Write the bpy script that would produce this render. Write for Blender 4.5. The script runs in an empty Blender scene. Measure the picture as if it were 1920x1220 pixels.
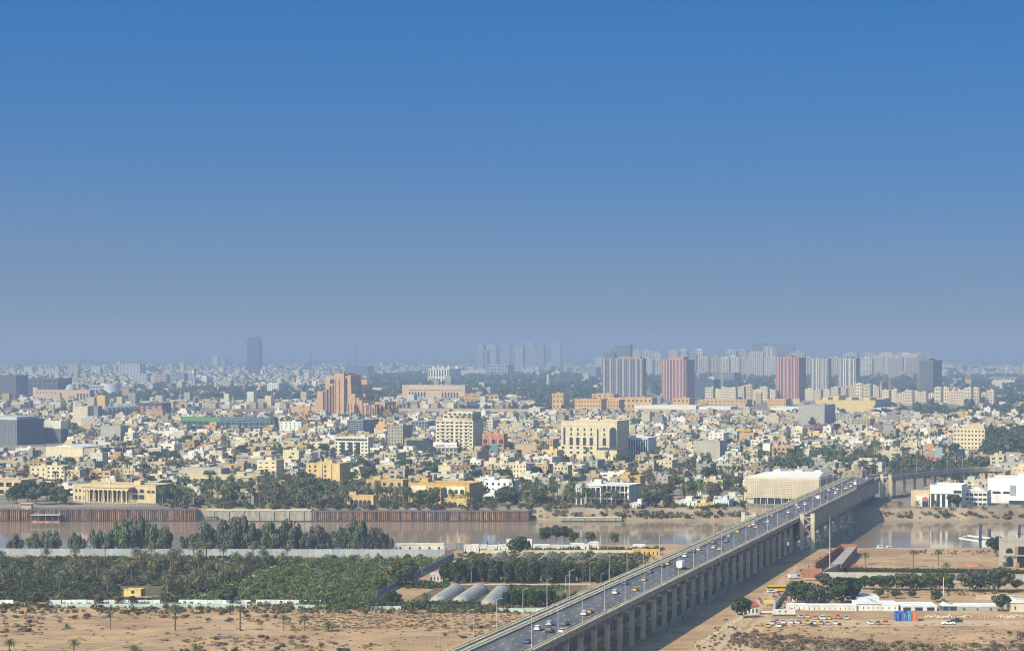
import bpy, math, random
import numpy as np
from mathutils import Vector, Matrix
random.seed(7)
np.random.seed(7)
SC = bpy.context.scene
COL = SC.collection
# ---------------------------------------------------------------- camera, sky, sun, exposure
H, F, HY, G = 110.0, 4100.0, 655.0, 2.0       # eye height, focal length in photo pixels, horizon row, height of the far bank
cam = bpy.data.cameras.new('camera')
cam.sensor_width = 36.0
cam.lens = F / 1920.0 * 36.0
cam.shift_y = (HY - 610.0) / 1920.0
cam.clip_start = 1.0
cam.clip_end = 90000.0
camo = bpy.data.objects.new('camera', cam)
camo.location = (0, 0, H)
camo.rotation_euler = (math.radians(90), 0, 0)
COL.objects.link(camo)
SC.camera = camo

SUN_EL = math.radians(42)
SUN_AZ = math.atan2(-0.75, -0.66)              # the sun stands to the left and a little behind the camera
sun_vec = Vector((math.sin(SUN_AZ) * math.cos(SUN_EL), math.cos(SUN_AZ) * math.cos(SUN_EL), math.sin(SUN_EL)))
w = bpy.data.worlds.new('World')
SC.world = w
w.use_nodes = True
nt = w.node_tree
nt.nodes.clear()
tc = nt.nodes.new('ShaderNodeTexCoord')
mp = nt.nodes.new('ShaderNodeMapping'); mp.vector_type = 'POINT'
mp.inputs['Scale'].default_value = (1, 1, 2.6)   # the air clears quickly above the dust layer
mp.inputs['Location'].default_value = (0, 0, 0.10)
nm = nt.nodes.new('ShaderNodeVectorMath'); nm.operation = 'NORMALIZE'
sky = nt.nodes.new('ShaderNodeTexSky')
sky.sky_type = 'NISHITA'
sky.sun_disc = False
sky.sun_elevation = SUN_EL
sky.sun_rotation = SUN_AZ
sky.altitude = 100
sky.air_density = 1.0
sky.dust_density = 9.0
sky.ozone_density = 2.0
hs = nt.nodes.new('ShaderNodeHueSaturation')
hs.inputs['Hue'].default_value = 0.495
hs.inputs['Saturation'].default_value = 1.95
hs.inputs['Value'].default_value = 1.0
bg = nt.nodes.new('ShaderNodeBackground')
bg.inputs['Strength'].default_value = 0.15
wo = nt.nodes.new('ShaderNodeOutputWorld')
L = nt.links.new
L(tc.outputs['Generated'], mp.inputs['Vector']); L(mp.outputs['Vector'], nm.inputs[0])
L(nm.outputs['Vector'], sky.inputs['Vector']); L(sky.outputs['Color'], hs.inputs['Color'])
tn = nt.nodes.new('ShaderNodeMix'); tn.data_type = 'RGBA'; tn.blend_type = 'MULTIPLY'; tn.inputs[0].default_value = 1.0
tn.inputs[7].default_value = (0.57, 0.91, 1.0, 1)
L(hs.outputs['Color'], tn.inputs[6]); L(tn.outputs[2], bg.inputs['Color'])
# the same dust as the haze goes on above it and thins out evenly with height, all round the sky
sz = nt.nodes.new('ShaderNodeSeparateXYZ'); L(tc.outputs['Generated'], sz.inputs[0])
mx = nt.nodes.new('ShaderNodeMath'); mx.operation = 'MAXIMUM'; mx.inputs[1].default_value = 0.0; L(sz.outputs['Z'], mx.inputs[0])
mk = nt.nodes.new('ShaderNodeMath'); mk.operation = 'MULTIPLY'; mk.inputs[1].default_value = -11.3; L(mx.outputs[0], mk.inputs[0])
me_ = nt.nodes.new('ShaderNodeMath'); me_.operation = 'EXPONENT'; L(mk.outputs[0], me_.inputs[0])
b2 = nt.nodes.new('ShaderNodeBackground'); b2.inputs['Color'].default_value = (0.163, 0.217, 0.322, 1)
ms = nt.nodes.new('ShaderNodeMixShader')
L(me_.outputs[0], ms.inputs[0]); L(bg.outputs[0], ms.inputs[1]); L(b2.outputs[0], ms.inputs[2])
L(ms.outputs[0], wo.inputs['Surface'])

sl = bpy.data.lights.new('sun', 'SUN')
sl.energy = 4.35
sl.angle = math.radians(0.5)
sl.color = (1.0, 0.865, 0.685)
so = bpy.data.objects.new('sun', sl)
so.rotation_euler = (-sun_vec).to_track_quat('-Z', 'Y').to_euler()
so.location = (-300, -100, 600)
COL.objects.link(so)
vs = SC.view_settings
vs.view_transform = 'Standard'; vs.look = 'None'; vs.exposure = 0.5; vs.gamma = 1.0; vs.use_curve_mapping = False
SC.render.engine = 'CYCLES'
cy = SC.cycles
cy.max_bounces = 5; cy.diffuse_bounces = 3; cy.glossy_bounces = 2; cy.transmission_bounces = 2
cy.volume_bounces = 0; cy.transparent_max_bounces = 6
cy.caustics_reflective = False; cy.caustics_refractive = False
cy.use_denoising = True
try:
    cy.denoiser = 'OPENIMAGEDENOISE'; cy.denoising_input_passes = 'RGB_ALBEDO_NORMAL'; cy.denoising_prefilter = 'ACCURATE'
except Exception:
    pass
cy.pixel_filter_type = 'BLACKMAN_HARRIS'; cy.filter_width = 1.1
cy.use_adaptive_sampling = True
cy.adaptive_threshold = 0.015

# ---------------------------------------------------------------- materials
def mat(name, build, rough=0.9, spec=0.2):
    m = bpy.data.materials.new(name); m.use_nodes = True
    t = m.node_tree; n = t.nodes; l = t.links.new
    b = n['Principled BSDF']
    b.inputs['Roughness'].default_value = rough
    b.inputs['Specular IOR Level'].default_value = spec
    build(t, n, l, b)
    return m
def N(n, typ, **kw):
    x = n.new(typ)
    for k, v in kw.items():
        if k in x.inputs: x.inputs[k].default_value = v
        else: setattr(x, k, v)
    return x
def mixc(n, l, a, b, fac, mode='MIX'):
    x = n.new('ShaderNodeMix'); x.data_type = 'RGBA'; x.blend_type = mode
    for s, v in ((6, a), (7, b), (0, fac)):
        if isinstance(v, (int, float)): x.inputs[s].default_value = v
        elif isinstance(v, tuple): x.inputs[s].default_value = (*v, 1)
        else: l(v, x.inputs[s])
    return x.outputs[2]
def ramp(n, l, src, stops):
    r = n.new('ShaderNodeValToRGB')
    e = r.color_ramp.elements
    while len(e) < len(stops): e.new(0.5)
    for i, (p, c) in enumerate(stops):
        e[i].position = p; e[i].color = (*c, 1) if isinstance(c, tuple) else (c, c, c, 1)
    l(src, r.inputs['Fac'])
    return r.outputs['Color']
def noise(n, l, scale, detail=4, vec=None, rough=0.6):
    x = N(n, 'ShaderNodeTexNoise', Scale=scale, Detail=detail, Roughness=rough)
    if vec is not None: l(vec, x.inputs['Vector'])
    return x.outputs['Fac']
def worldpos(n): return n.new('ShaderNodeNewGeometry').outputs['Position']
def stretch(n, l, vec, sc):
    x = n.new('ShaderNodeMapping'); x.inputs['Scale'].default_value = sc
    l(vec, x.inputs['Vector']); return x.outputs['Vector']
def bump(n, l, b, src, strength, dist):
    x = N(n, 'ShaderNodeBump', Strength=strength, Distance=dist)
    l(src, x.inputs['Height']); l(x.outputs['Normal'], b.inputs['Normal'])

def tinted(grime, gs=0.35):                        # colour of the object, weathered by world-space noise
    def f(t, n, l, b):
        oi = n.new('ShaderNodeObjectInfo')
        p = worldpos(n)
        v = ramp(n, l, noise(n, l, gs, 5, stretch(n, l, p, (1, 1, 0.35))), [(0.3, 1 - grime), (0.65, 1.0)])
        l(mixc(n, l, oi.outputs['Color'], v, 1.0, 'MULTIPLY'), b.inputs['Base Color'])
    return f
M_PLASTER = mat('plaster', tinted(0.22), 0.92, 0.15)
M_PAINT = mat('painted_metal', tinted(0.12, 1.2), 0.5, 0.4)
M_CAR = mat('car_paint', lambda t, n, l, b: l(n.new('ShaderNodeObjectInfo').outputs['Color'], b.inputs['Base Color']), 0.25, 0.5)
def plainc(c): return lambda t, n, l, b: b.inputs['Base Color'].__setattr__('default_value', (*c, 1))
M_GLASS = mat('window_glass', plainc((0.030, 0.042, 0.055)), 0.18, 0.5)
M_BLACK = mat('dark_rubber', plainc((0.015, 0.015, 0.016)), 0.7)
M_LAMP = mat('lamp_lens', plainc((0.5, 0.48, 0.42)), 0.2, 0.5)
M_TAIL = mat('tail_lens', plainc((0.30, 0.02, 0.015)), 0.2, 0.5)
def vcol(t, n, l, b):
    a = N(n, 'ShaderNodeAttribute', attribute_name='Col')
    v = ramp(n, l, noise(n, l, 0.3, 5, worldpos(n)), [(0.3, 0.8), (0.65, 1.0)])
    l(mixc(n, l, a.outputs['Color'], v, 1.0, 'MULTIPLY'), b.inputs['Base Color'])
M_VCOL = mat('mixed_plaster', vcol, 0.92, 0.15)
def leafmat(name, var=0.5):
    m = bpy.data.materials.new(name); m.use_nodes = True
    t = m.node_tree; n = t.nodes; l = t.links.new; n.clear()
    oi = n.new('ShaderNodeObjectInfo')
    g = n.new('ShaderNodeNewGeometry')
    k = ramp(n, l, g.outputs['Random Per Island'], [(0.0, 1 - var), (1.0, 1 + var)])
    a = mixc(n, l, oi.outputs['Color'], k, 1.0, 'MULTIPLY')
    k2 = ramp(n, l, oi.outputs['Random'], [(0.0, (0.8, 0.85, 0.8)), (0.5, (1.0, 1.0, 1.0)), (1.0, (1.25, 1.12, 0.95))])
    a = mixc(n, l, a, k2, 1.0, 'MULTIPLY')
    d = n.new('ShaderNodeBsdfDiffuse'); tr = n.new('ShaderNodeBsdfTranslucent'); mx = n.new('ShaderNodeMixShader')
    mx.inputs[0].default_value = 0.22
    l(a, d.inputs['Color']); l(a, tr.inputs['Color']); l(d.outputs[0], mx.inputs[1]); l(tr.outputs[0], mx.inputs[2])
    o = n.new('ShaderNodeOutputMaterial'); l(mx.outputs[0], o.inputs['Surface'])
    return m
M_LEAF = leafmat('leaves')
def vleafmat():
    m = bpy.data.materials.new('mixed_leaves'); m.use_nodes = True
    t = m.node_tree; n = t.nodes; l = t.links.new; n.clear()
    at = N(n, 'ShaderNodeAttribute', attribute_name='Col')
    d = n.new('ShaderNodeBsdfDiffuse'); tr = n.new('ShaderNodeBsdfTranslucent'); mx = n.new('ShaderNodeMixShader')
    mx.inputs[0].default_value = 0.2
    l(at.outputs['Color'], d.inputs['Color']); l(at.outputs['Color'], tr.inputs['Color']); l(d.outputs[0], mx.inputs[1]); l(tr.outputs[0], mx.inputs[2])
    o = n.new('ShaderNodeOutputMaterial'); l(mx.outputs[0], o.inputs['Surface'])
    return m
M_VLEAF = vleafmat()
def bark(t, n, l, b):
    l(ramp(n, l, noise(n, l, 3.0, 3, worldpos(n)), [(0.3, (0.10, 0.07, 0.045)), (0.7, (0.22, 0.16, 0.11))]), b.inputs['Base Color'])
M_BARK = mat('bark', bark, 0.95, 0.1)
def conc(lo, hi, sc=0.25):
    def f(t, n, l, b):
        p = worldpos(n)
        a = ramp(n, l, noise(n, l, sc, 6, stretch(n, l, p, (1, 1, 0.3))), [(0.3, lo), (0.7, hi)])
        l(a, b.inputs['Base Color'])
    return f
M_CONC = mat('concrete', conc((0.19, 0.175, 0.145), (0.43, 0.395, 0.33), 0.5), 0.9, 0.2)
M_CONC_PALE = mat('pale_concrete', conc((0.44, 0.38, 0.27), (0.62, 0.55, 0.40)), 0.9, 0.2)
M_BRICK = mat('brick', conc((0.29, 0.125, 0.07), (0.42, 0.20, 0.12), 0.8), 0.9, 0.2)
def rust(t, n, l, b):
    p = worldpos(n)
    a = ramp(n, l, noise(n, l, 0.45, 6, stretch(n, l, p, (1, 1, .5))), [(0.28, (0.11, 0.065, 0.050)), (0.5, (0.24, 0.135, 0.090)), (0.72, (0.40, 0.265, 0.175))])
    k = ramp(n, l, n.new('ShaderNodeObjectInfo').outputs['Random'], [(0.0, 0.55), (0.6, 1.0), (1.0, 1.45)])
    l(mixc(n, l, a, k, 1.0, 'MULTIPLY'), b.inputs['Base Color'])
M_RUST = mat('rusty_steel', rust, 0.85, 0.25)
def asph(t, n, l, b):
    p = worldpos(n)
    a = ramp(n, l, noise(n, l, 0.22, 7, stretch(n, l, p, (1.6, 0.12, 1))), [(0.28, (0.060, 0.062, 0.068)), (0.5, (0.098, 0.098, 0.103)), (0.72, (0.145, 0.143, 0.145))])
    l(a, b.inputs['Base Color'])
M_ASPH = mat('asphalt', asph, 0.85, 0.3)
M_LINE = mat('road_paint', plainc((0.62, 0.61, 0.57)), 0.8)
def sand(t, n, l, b):
    p = worldpos(n)
    big = noise(n, l, 0.012, 6, p)
    mid = noise(n, l, 0.11, 7, stretch(n, l, p, (0.6, 1.2, 1)))
    fin = noise(n, l, 0.9, 5, p)
    a = ramp(n, l, big, [(0.30, (0.26, 0.168, 0.094)), (0.44, (0.40, 0.262, 0.140)), (0.54, (0.48, 0.322, 0.178)), (0.68, (0.31, 0.205, 0.118))])
    a = mixc(n, l, a, (0.19, 0.13, 0.080), ramp(n, l, mid, [(0.50, 0.0), (0.72, 0.75)]))
    pat = noise(n, l, 0.045, 7, stretch(n, l, p, (0.7, 1.0, 1)), 0.7)
    a = mixc(n, l, a, (0.235, 0.16, 0.095), ramp(n, l, pat, [(0.50, 0.0), (0.60, 0.55), (0.75, 0.75)]))
    a = mixc(n, l, a, ramp(n, l, fin, [(0.3, 0.78), (0.7, 1.08)]), 1.0, 'MULTIPLY')
    # far bank: dusty city ground
    sx = n.new('ShaderNodeSeparateXYZ'); l(p, sx.inputs[0])
    far = N(n, 'ShaderNodeMapRange'); l(sx.outputs['Y'], far.inputs['Value'])
    far.inputs['From Min'].default_value = 1440; far.inputs['From Max'].default_value = 1500
    city = ramp(n, l, noise(n, l, 0.03, 6, p), [(0.3, (0.13, 0.115, 0.09)), (0.5, (0.22, 0.185, 0.135)), (0.7, (0.32, 0.27, 0.20))])
    a = mixc(n, l, a, city, far.outputs[0])
    l(a, b.inputs['Base Color'])
    bump(n, l, b, mid, 0.5, 1.2)
M_SAND = mat('sandy_ground', sand, 0.95, 0.1)
def water(t, n, l, b):
    p = worldpos(n)
    a = ramp(n, l, noise(n, l, 0.02, 3, stretch(n, l, p, (0.25, 1, 1))), [(0.35, (0.24, 0.18, 0.125)), (0.65, (0.30, 0.225, 0.155))])
    l(a, b.inputs['Base Color'])
    b.inputs['IOR'].default_value = 1.20
    h = noise(n, l, 0.5, 4, stretch(n, l, p, (0.35, 1.0, 1)))
    bump(n, l, b, h, 0.08, 0.05)
M_WATER = mat('muddy_water', water, 0.085, 0.5)
def soil(t, n, l, b):
    p = worldpos(n)
    a = ramp(n, l, noise(n, l, 0.15, 6, stretch(n, l, p, (0.3, 1.5, 1))), [(0.3, (0.085, 0.070, 0.040)), (0.5, (0.15, 0.105, 0.065)), (0.7, (0.22, 0.15, 0.09))])
    l(a, b.inputs['Base Color'])
M_SOIL = mat('field_soil', soil, 0.95, 0.1)
def grassm(t, n, l, b):
    a = ramp(n, l, noise(n, l, 0.4, 5, worldpos(n)), [(0.3, (0.055, 0.16, 0.028)), (0.7, (0.085, 0.24, 0.040))])
    l(a, b.inputs['Base Color'])
M_GRASS = mat('green_crop', grassm, 0.95, 0.1)
def poly(t, n, l, b):
    a = ramp(n, l, noise(n, l, 0.35, 4, worldpos(n)), [(0.3, (0.22, 0.21, 0.19)), (0.7, (0.33, 0.32, 0.29))])
    l(a, b.inputs['Base Color'])
M_POLY = mat('plastic_film', poly, 0.55, 0.35)

# ---------------------------------------------------------------- mesh and object helpers
def P(px, py, z=0.0):
    d = (H - z) * F / (py - HY)
    return Vector(((px - 960.0) * d / F, d, z))
def pix(v): return (960 + v[0] / v[1] * F, HY + (H - v[2]) / v[1] * F)
class MB:
    def __init__(s): s.V = []; s.Fc = []; s.xf = None
    def add(s, vs, fs):
        o = len(s.V)
        if s.xf: vs = [s.xf(*v) for v in vs]
        s.V.extend(vs); s.Fc.extend([tuple(i + o for i in f) for f in fs])
    def box(s, x0, x1, y0, y1, z0, z1):
        s.add([(x0,y0,z0),(x1,y0,z0),(x1,y1,z0),(x0,y1,z0),(x0,y0,z1),(x1,y0,z1),(x1,y1,z1),(x0,y1,z1)],
              [(0,3,2,1),(4,5,6,7),(0,1,5,4),(1,2,6,5),(2,3,7,6),(3,0,4,7)])
        return s
    def bar(s, p, q, w, h=None):
        p = Vector(p); q = Vector(q); d = (q - p)
        if d.length < 1e-6: return s
        d.normalize(); h = h or w
        a = d.cross(Vector((0, 0, 1)))
        if a.length < 1e-3: a = Vector((1, 0, 0))
        a.normalize(); b = a.cross(d)
        vs = []
        for c in (p, q):
            for i, j in ((-1,-1),(1,-1),(1,1),(-1,1)):
                vs.append(tuple(c + a * (i * w / 2) + b * (j * h / 2)))
        s.add(vs, [(3,2,1,0),(4,5,6,7),(0,1,5,4),(1,2,6,5),(2,3,7,6),(3,0,4,7)])
        return s
    def cyl(s, x, y, z0, z1, r0, r1=None, n=8):
        r1 = r0 if r1 is None else r1
        vs = [(x + r * math.cos(6.2832 * i / n), y + r * math.sin(6.2832 * i / n), z) for z, r in ((z0, r0), (z1, r1)) for i in range(n)]
        s.add(vs, [tuple(range(n - 1, -1, -1)), tuple(range(n, 2 * n))] + [(i, (i + 1) % n, n + (i + 1) % n, n + i) for i in range(n)])
        return s
    def tube(s, pts, rad, n=6):
        vs = []; pts = [Vector(p) for p in pts]
        for k, p in enumerate(pts):
            d = (pts[min(k + 1, len(pts) - 1)] - pts[max(k - 1, 0)]).normalized()
            a = d.cross(Vector((0.3, 1, 0.1))).normalized(); b = d.cross(a)
            for i in range(n):
                t = 6.2832 * i / n
                vs.append(tuple(p + (a * math.cos(t) + b * math.sin(t)) * rad[k]))
        fs = [(k * n + i, k * n + (i + 1) % n, (k + 1) * n + (i + 1) % n, (k + 1) * n + i) for k in range(len(pts) - 1) for i in range(n)]
        fs += [tuple(range(n - 1, -1, -1)), tuple(range((len(pts) - 1) * n, len(pts) * n))]
        s.add(vs, fs); return s
    def prism_xz(s, pts, y0, y1):                 # outline in x,z extruded in y
        n = len(pts)
        s.add([(x, y, z) for y in (y0, y1) for x, z in pts],
              [tuple(range(n)), tuple(range(2 * n - 1, n - 1, -1))] + [(i, n + i, n + (i + 1) % n, (i + 1) % n) for i in range(n)])
        return s
    def prism_xy(s, pts, z0, z1):
        n = len(pts)
        s.add([(x, y, z) for z in (z0, z1) for x, y in pts],
              [tuple(range(n - 1, -1, -1)), tuple(range(n, 2 * n))] + [(i, (i + 1) % n, n + (i + 1) % n, n + i) for i in range(n)])
        return s
    def arch(s, x0, x1, z0, z1, y0, y1):          # round-headed slab
        r = (x1 - x0) / 2; cx = (x0 + x1) / 2; zs = max(z0, z1 - r)
        s.prism_xz([(x0, z0), (x1, z0)] + [(cx + r * math.cos(t * math.pi / 8), zs + (z1 - zs) * math.sin(t * math.pi / 8)) for t in range(9)], y0, y1)
        return s
    def dome(s, x, y, z, r, h, n=12, m=5):
        vs = [(x + r * math.cos(j / m * 1.5708) * math.cos(6.2832 * i / n), y + r * math.cos(j / m * 1.5708) * math.sin(6.2832 * i / n), z + h * math.sin(j / m * 1.5708)) for j in range(m) for i in range(n)]
        vs.append((x, y, z + h))
        fs = [(j * n + i, j * n + (i + 1) % n, (j + 1) * n + (i + 1) % n, (j + 1) * n + i) for j in range(m - 1) for i in range(n)]
        fs += [((m - 1) * n + i, (m - 1) * n + (i + 1) % n, m * n) for i in range(n)]
        s.add(vs, fs); return s
    def quad(s, a, b, c, d): s.add([tuple(a), tuple(b), tuple(c), tuple(d)], [(0, 1, 2, 3)]); return s
    def mesh(s, name, m, smooth=False):
        me = bpy.data.meshes.new(name)
        me.from_pydata(s.V, [], s.Fc)
        if m: me.materials.append(m)
        if smooth: me.shade_smooth()
        me.update(); return me
    def build(s, name, m, parent=None, color=None, smooth=False, loc=None):
        return ob(name, s.mesh(name, m, smooth), parent, color, loc)
def ob(name, me, parent=None, color=None, loc=None):
    o = bpy.data.objects.new(name, me); COL.objects.link(o)
    if parent: o.parent = parent
    if color: o.color = (*color, 1)
    if loc is not None: o.location = loc
    return o
def tag(o, label=None, cat=None, group=None, kind=None):
    if label: o['label'] = label
    if cat: o['category'] = cat
    if group: o['group'] = group
    if kind: o['kind'] = kind
    return o
LAND = []                                           # (short phrase, pixel x, pixel y): things the labels of others refer to
def thing(name, label, cat, loc, rz=0.0, group=None, mark=None):
    o = bpy.data.objects.new(name, None); COL.objects.link(o)
    o.location = loc; o.rotation_euler = (0, 0, rz); o.empty_display_size = 0.5
    if mark: LAND.append((mark, *pix(loc)))
    return tag(o, label, cat, group)
def struct(name, mb, m, color=None): return tag(mb.build(name, m, None, color), kind='structure')
def copy_tree(src, loc, rz, color=None, scale=1.0):
    r = src.copy(); COL.objects.link(r); r.location = loc; r.rotation_euler = (0, 0, rz)
    r.scale = (scale,) * 3 if isinstance(scale, (int, float)) else scale
    for ch in src.children:
        c = ch.copy(); COL.objects.link(c); c.parent = r
        if color and ch.get('tint'): c.color = (*color, 1)
        for g in ch.children:
            e = g.copy(); COL.objects.link(e); e.parent = c
    return r
ORD = 'first second third fourth fifth sixth seventh eighth ninth tenth eleventh twelfth thirteenth fourteenth fifteenth sixteenth seventeenth eighteenth nineteenth twentieth'.split()
TENS = {20: 'twenty', 30: 'thirty', 40: 'forty', 50: 'fifty', 60: 'sixty', 70: 'seventy', 80: 'eighty', 90: 'ninety'}
def ordw(i):
    if i < 20: return ORD[i]
    k = i + 1
    if k >= 100: return 'hundred-and-' + ordw(k - 101) if k > 100 else 'hundredth'
    t, u = k // 10 * 10, k % 10
    return TENS[t] + '-' + ORD[u - 1] if u else TENS[t][:-1] + 'ieth'
# ---------------------------------------------------------------- ground, river, haze
def ground():
    xs = sorted(set([-14000, -7000, -3500, -1800, -1000] + list(np.linspace(-600, 620, 123)) + [1000, 1800, 3500, 7000, 14000]))
    prof = [(-1500, 0), (300, 0), (700, 0), (800, 0), (900, 0), (1000, 0), (1100, 0), (1180, 0), (1236, 0), (1248, -2.5), (1262, -8), (1380, -9), (1472, -8.5), (1483, -4.8), (1487, -1.2), (1490, G), (1540, G), (1700, G), (2200, G), (3400, G), (3470, G - 1), (3900, G - 1), (3960, G), (6000, G), (12000, G), (42000, G)]
    V = []; rnd = random.Random(3)
    for (y, z) in prof:
        for x in xs:
            j = (1236 <= y <= 1262) or (1482 < y < 1489)
            sh = (-38 * max(0, min(1, (-55 - x) / 14)) - 22 * max(0, min(1, (x - 150) / 15))) if 1200 < y < 1300 else 0
            V.append((x, y + sh + (rnd.uniform(-1.2, 1.2) if j else 0), z + (rnd.uniform(-.5, .5) if j and z < 0 else 0)))
    n = len(xs)
    Fs = [(r * n + c, r * n + c + 1, (r + 1) * n + c + 1, (r + 1) * n + c) for r in range(len(prof) - 1) for c in range(n - 1)]
    m = MB(); m.V = V; m.Fc = Fs
    struct('ground', m, M_SAND)
    struct('river_water', MB().quad((-14000, 1196, -6), (14000, 1196, -6), (14000, 1487, -6), (-14000, 1487, -6)), M_WATER)
ground()
def haze():
    me = MB().box(-14500, 14500, -1600, 42500, -11, 190).mesh('haze', None)
    m = bpy.data.materials.new('hazy_air'); m.use_nodes = True
    n = m.node_tree.nodes; n.clear()
    v = n.new('ShaderNodeVolumePrincipled'); o = n.new('ShaderNodeOutputMaterial')
    v.inputs['Color'].default_value = (0.37, 0.48, 0.68, 1)
    v.inputs['Density'].default_value = HAZE_DENSITY
    v.inputs['Anisotropy'].default_value = 0.0
    m.node_tree.links.new(v.outputs[0], o.inputs['Volume'])
    me.materials.append(m)
    tag(ob('haze', me), 'pale blue dusty haze over the whole city', 'haze', kind='stuff')
HAZE_DENSITY = 1.5e-4
haze()

# ---------------------------------------------------------------- the bridge
BZ = 17.0
A0, A1 = P(1000, 1220, BZ), P(1648, 896, BZ)         # right-hand edge of the deck
BU = (A1 - A0).normalized(); BN = Vector((-BU.y, BU.x, 0)) # along the bridge; across it towards the river-left side
BYAW = math.atan2(BU.y, BU.x) - math.pi / 2
BW = 23.5
def BP(s, t, z=BZ): q = A0 + BU * s + BN * t; return Vector((q.x, q.y, z))
def bst(v): q = Vector((v.x, v.y, BZ)) - A0; return q.dot(BU), q.dot(BN)
S0, S1 = -120.0, (A1 - A0).length                    # deck in view, up to the far bank
STR0 = bst(P(1480, 972, BZ))[0] + 8                  # where the deep girder over the river begins
bridge = thing('road_bridge', 'long two-level concrete road bridge crossing the river on many columns', 'bridge', BP(0, 0, 0), BYAW, mark='long road bridge')
# local frame of the bridge: x = across (to the right of travel away from the camera), y = along
# bridge local coordinates: x' = -t, y' = s
def bbox(mb, t0, t1, s0, s1, z0, z1): mb.box(-t1, -t0, s0, s1, z0, z1)
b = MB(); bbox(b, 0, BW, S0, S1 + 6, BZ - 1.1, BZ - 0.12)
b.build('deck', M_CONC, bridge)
b = MB(); bbox(b, 0.45, 18.4, S0, S1 + 6, BZ - 0.115, BZ); b.build('carriageway', M_ASPH, bridge)
b = MB(); bbox(b, 19.0, BW - .45, S0, S1 + 6, BZ - 0.115, BZ + 0.12); b.build('walkway', M_CONC, bridge)
for tt in (4.7, 9.3, 13.9):
    b = MB(); s = S0
    while s < S1: bbox(b, tt - .08, tt + .08, s, s + 4, BZ + .004, BZ + .012); s += 11
    tag(b.build('lane_marking', M_LINE, bridge), kind='stuff')
for tt in (.95, 17.9):
    b = MB(); bbox(b, tt - .07, tt + .07, S0, S1, BZ + .004, BZ + .012); b.build('edge_line', M_LINE, bridge)
s = S0 + 4
while s < S1:
    b = MB(); bbox(b, .5, 18.3, s, s + .35, BZ + .002, BZ + .0035); b.build('expansion_joint', M_BLACK, bridge); s += 39
# parapets: a kerb, a coping rail and close-set stubby posts
for k, (tt, wd) in enumerate(((0.0, .45), (18.45, .5), (BW - .45, .45))):
    b = MB(); bbox(b, tt, tt + wd, S0, S1 + 6, BZ - .1, BZ + .42); b.build('parapet_kerb', M_CONC_PALE, bridge)
    b = MB(); bbox(b, tt + .06, tt + wd - .06, S0, S1 + 6, BZ + 1.02, BZ + 1.28); b.build('coping_rail', M_CONC_PALE, bridge)
    b = MB(); s = S0
    while s < S1 + 5: bbox(b, tt + .1, tt + wd - .1, s, s + .5, BZ + .42, BZ + 1.02); s += 1.7
    tag(b.build('balusters', M_CONC_PALE, bridge), kind='stuff')
# edge beam along both sides of the viaduct
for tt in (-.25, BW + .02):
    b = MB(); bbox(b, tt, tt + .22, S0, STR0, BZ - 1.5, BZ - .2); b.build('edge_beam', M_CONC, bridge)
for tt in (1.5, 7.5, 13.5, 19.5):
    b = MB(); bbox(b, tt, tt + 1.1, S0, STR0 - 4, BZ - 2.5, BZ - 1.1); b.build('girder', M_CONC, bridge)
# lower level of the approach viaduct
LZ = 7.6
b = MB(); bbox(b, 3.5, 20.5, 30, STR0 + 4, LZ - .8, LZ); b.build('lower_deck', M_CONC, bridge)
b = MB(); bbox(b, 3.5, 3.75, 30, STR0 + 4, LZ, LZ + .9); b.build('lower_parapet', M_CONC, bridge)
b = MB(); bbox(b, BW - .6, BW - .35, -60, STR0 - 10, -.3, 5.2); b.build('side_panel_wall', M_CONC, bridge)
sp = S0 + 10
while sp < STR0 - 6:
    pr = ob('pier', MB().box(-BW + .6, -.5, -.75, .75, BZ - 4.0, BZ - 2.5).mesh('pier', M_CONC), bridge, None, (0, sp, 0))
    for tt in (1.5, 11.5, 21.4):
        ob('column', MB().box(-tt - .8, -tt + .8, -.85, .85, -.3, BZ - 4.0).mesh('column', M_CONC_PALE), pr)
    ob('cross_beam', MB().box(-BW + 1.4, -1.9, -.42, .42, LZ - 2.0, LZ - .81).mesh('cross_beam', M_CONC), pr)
    sp += 19.5
# the ribbed deep girder over the river
TD = 9.0
for tt in (.1, BW - .7):
    b = MB(); bbox(b, tt, tt + .6, STR0, S1, BZ - 2.0, BZ - 1.12); b.build('top_chord', M_CONC, bridge)
    b = MB(); bbox(b, tt, tt + .6, STR0, S1, BZ - TD - 1.2, BZ - TD); b.build('bottom_chord', M_CONC, bridge)
    b = MB(); bbox(b, tt + .9, tt + 1.1, STR0, S1, BZ - TD, BZ - 2.0); b.build('web_screen', M_PAINT, bridge, (.075, .075, .078))
    base = MB().box(-.3, .3, -.75, .75, BZ - TD, BZ - 2.0)
    for i in (-1, 1): base.prism_xy([(-.1, i * .55), (.1, i * .55), (.1, i * 1.0), (-.1, i * 1.0)], BZ - TD, BZ - TD + .9).prism_xy([(-.1, i * .55), (.1, i * .55), (.1, i * 1.0), (-.1, i * 1.0)], BZ - 2.9, BZ - 2.0)
    me = base.mesh('rib', M_CONC_PALE)
    s = STR0 + 1.5
    while s < S1 - 1:
        ob('rib', me, bridge, None, (-tt - .3, s, 0)); s += 6.2
b = MB(); bbox(b, .8, BW - .8, STR0, S1, BZ - TD - .9, BZ - TD - .3); b.build('lower_deck', M_ASPH, bridge)
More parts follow.
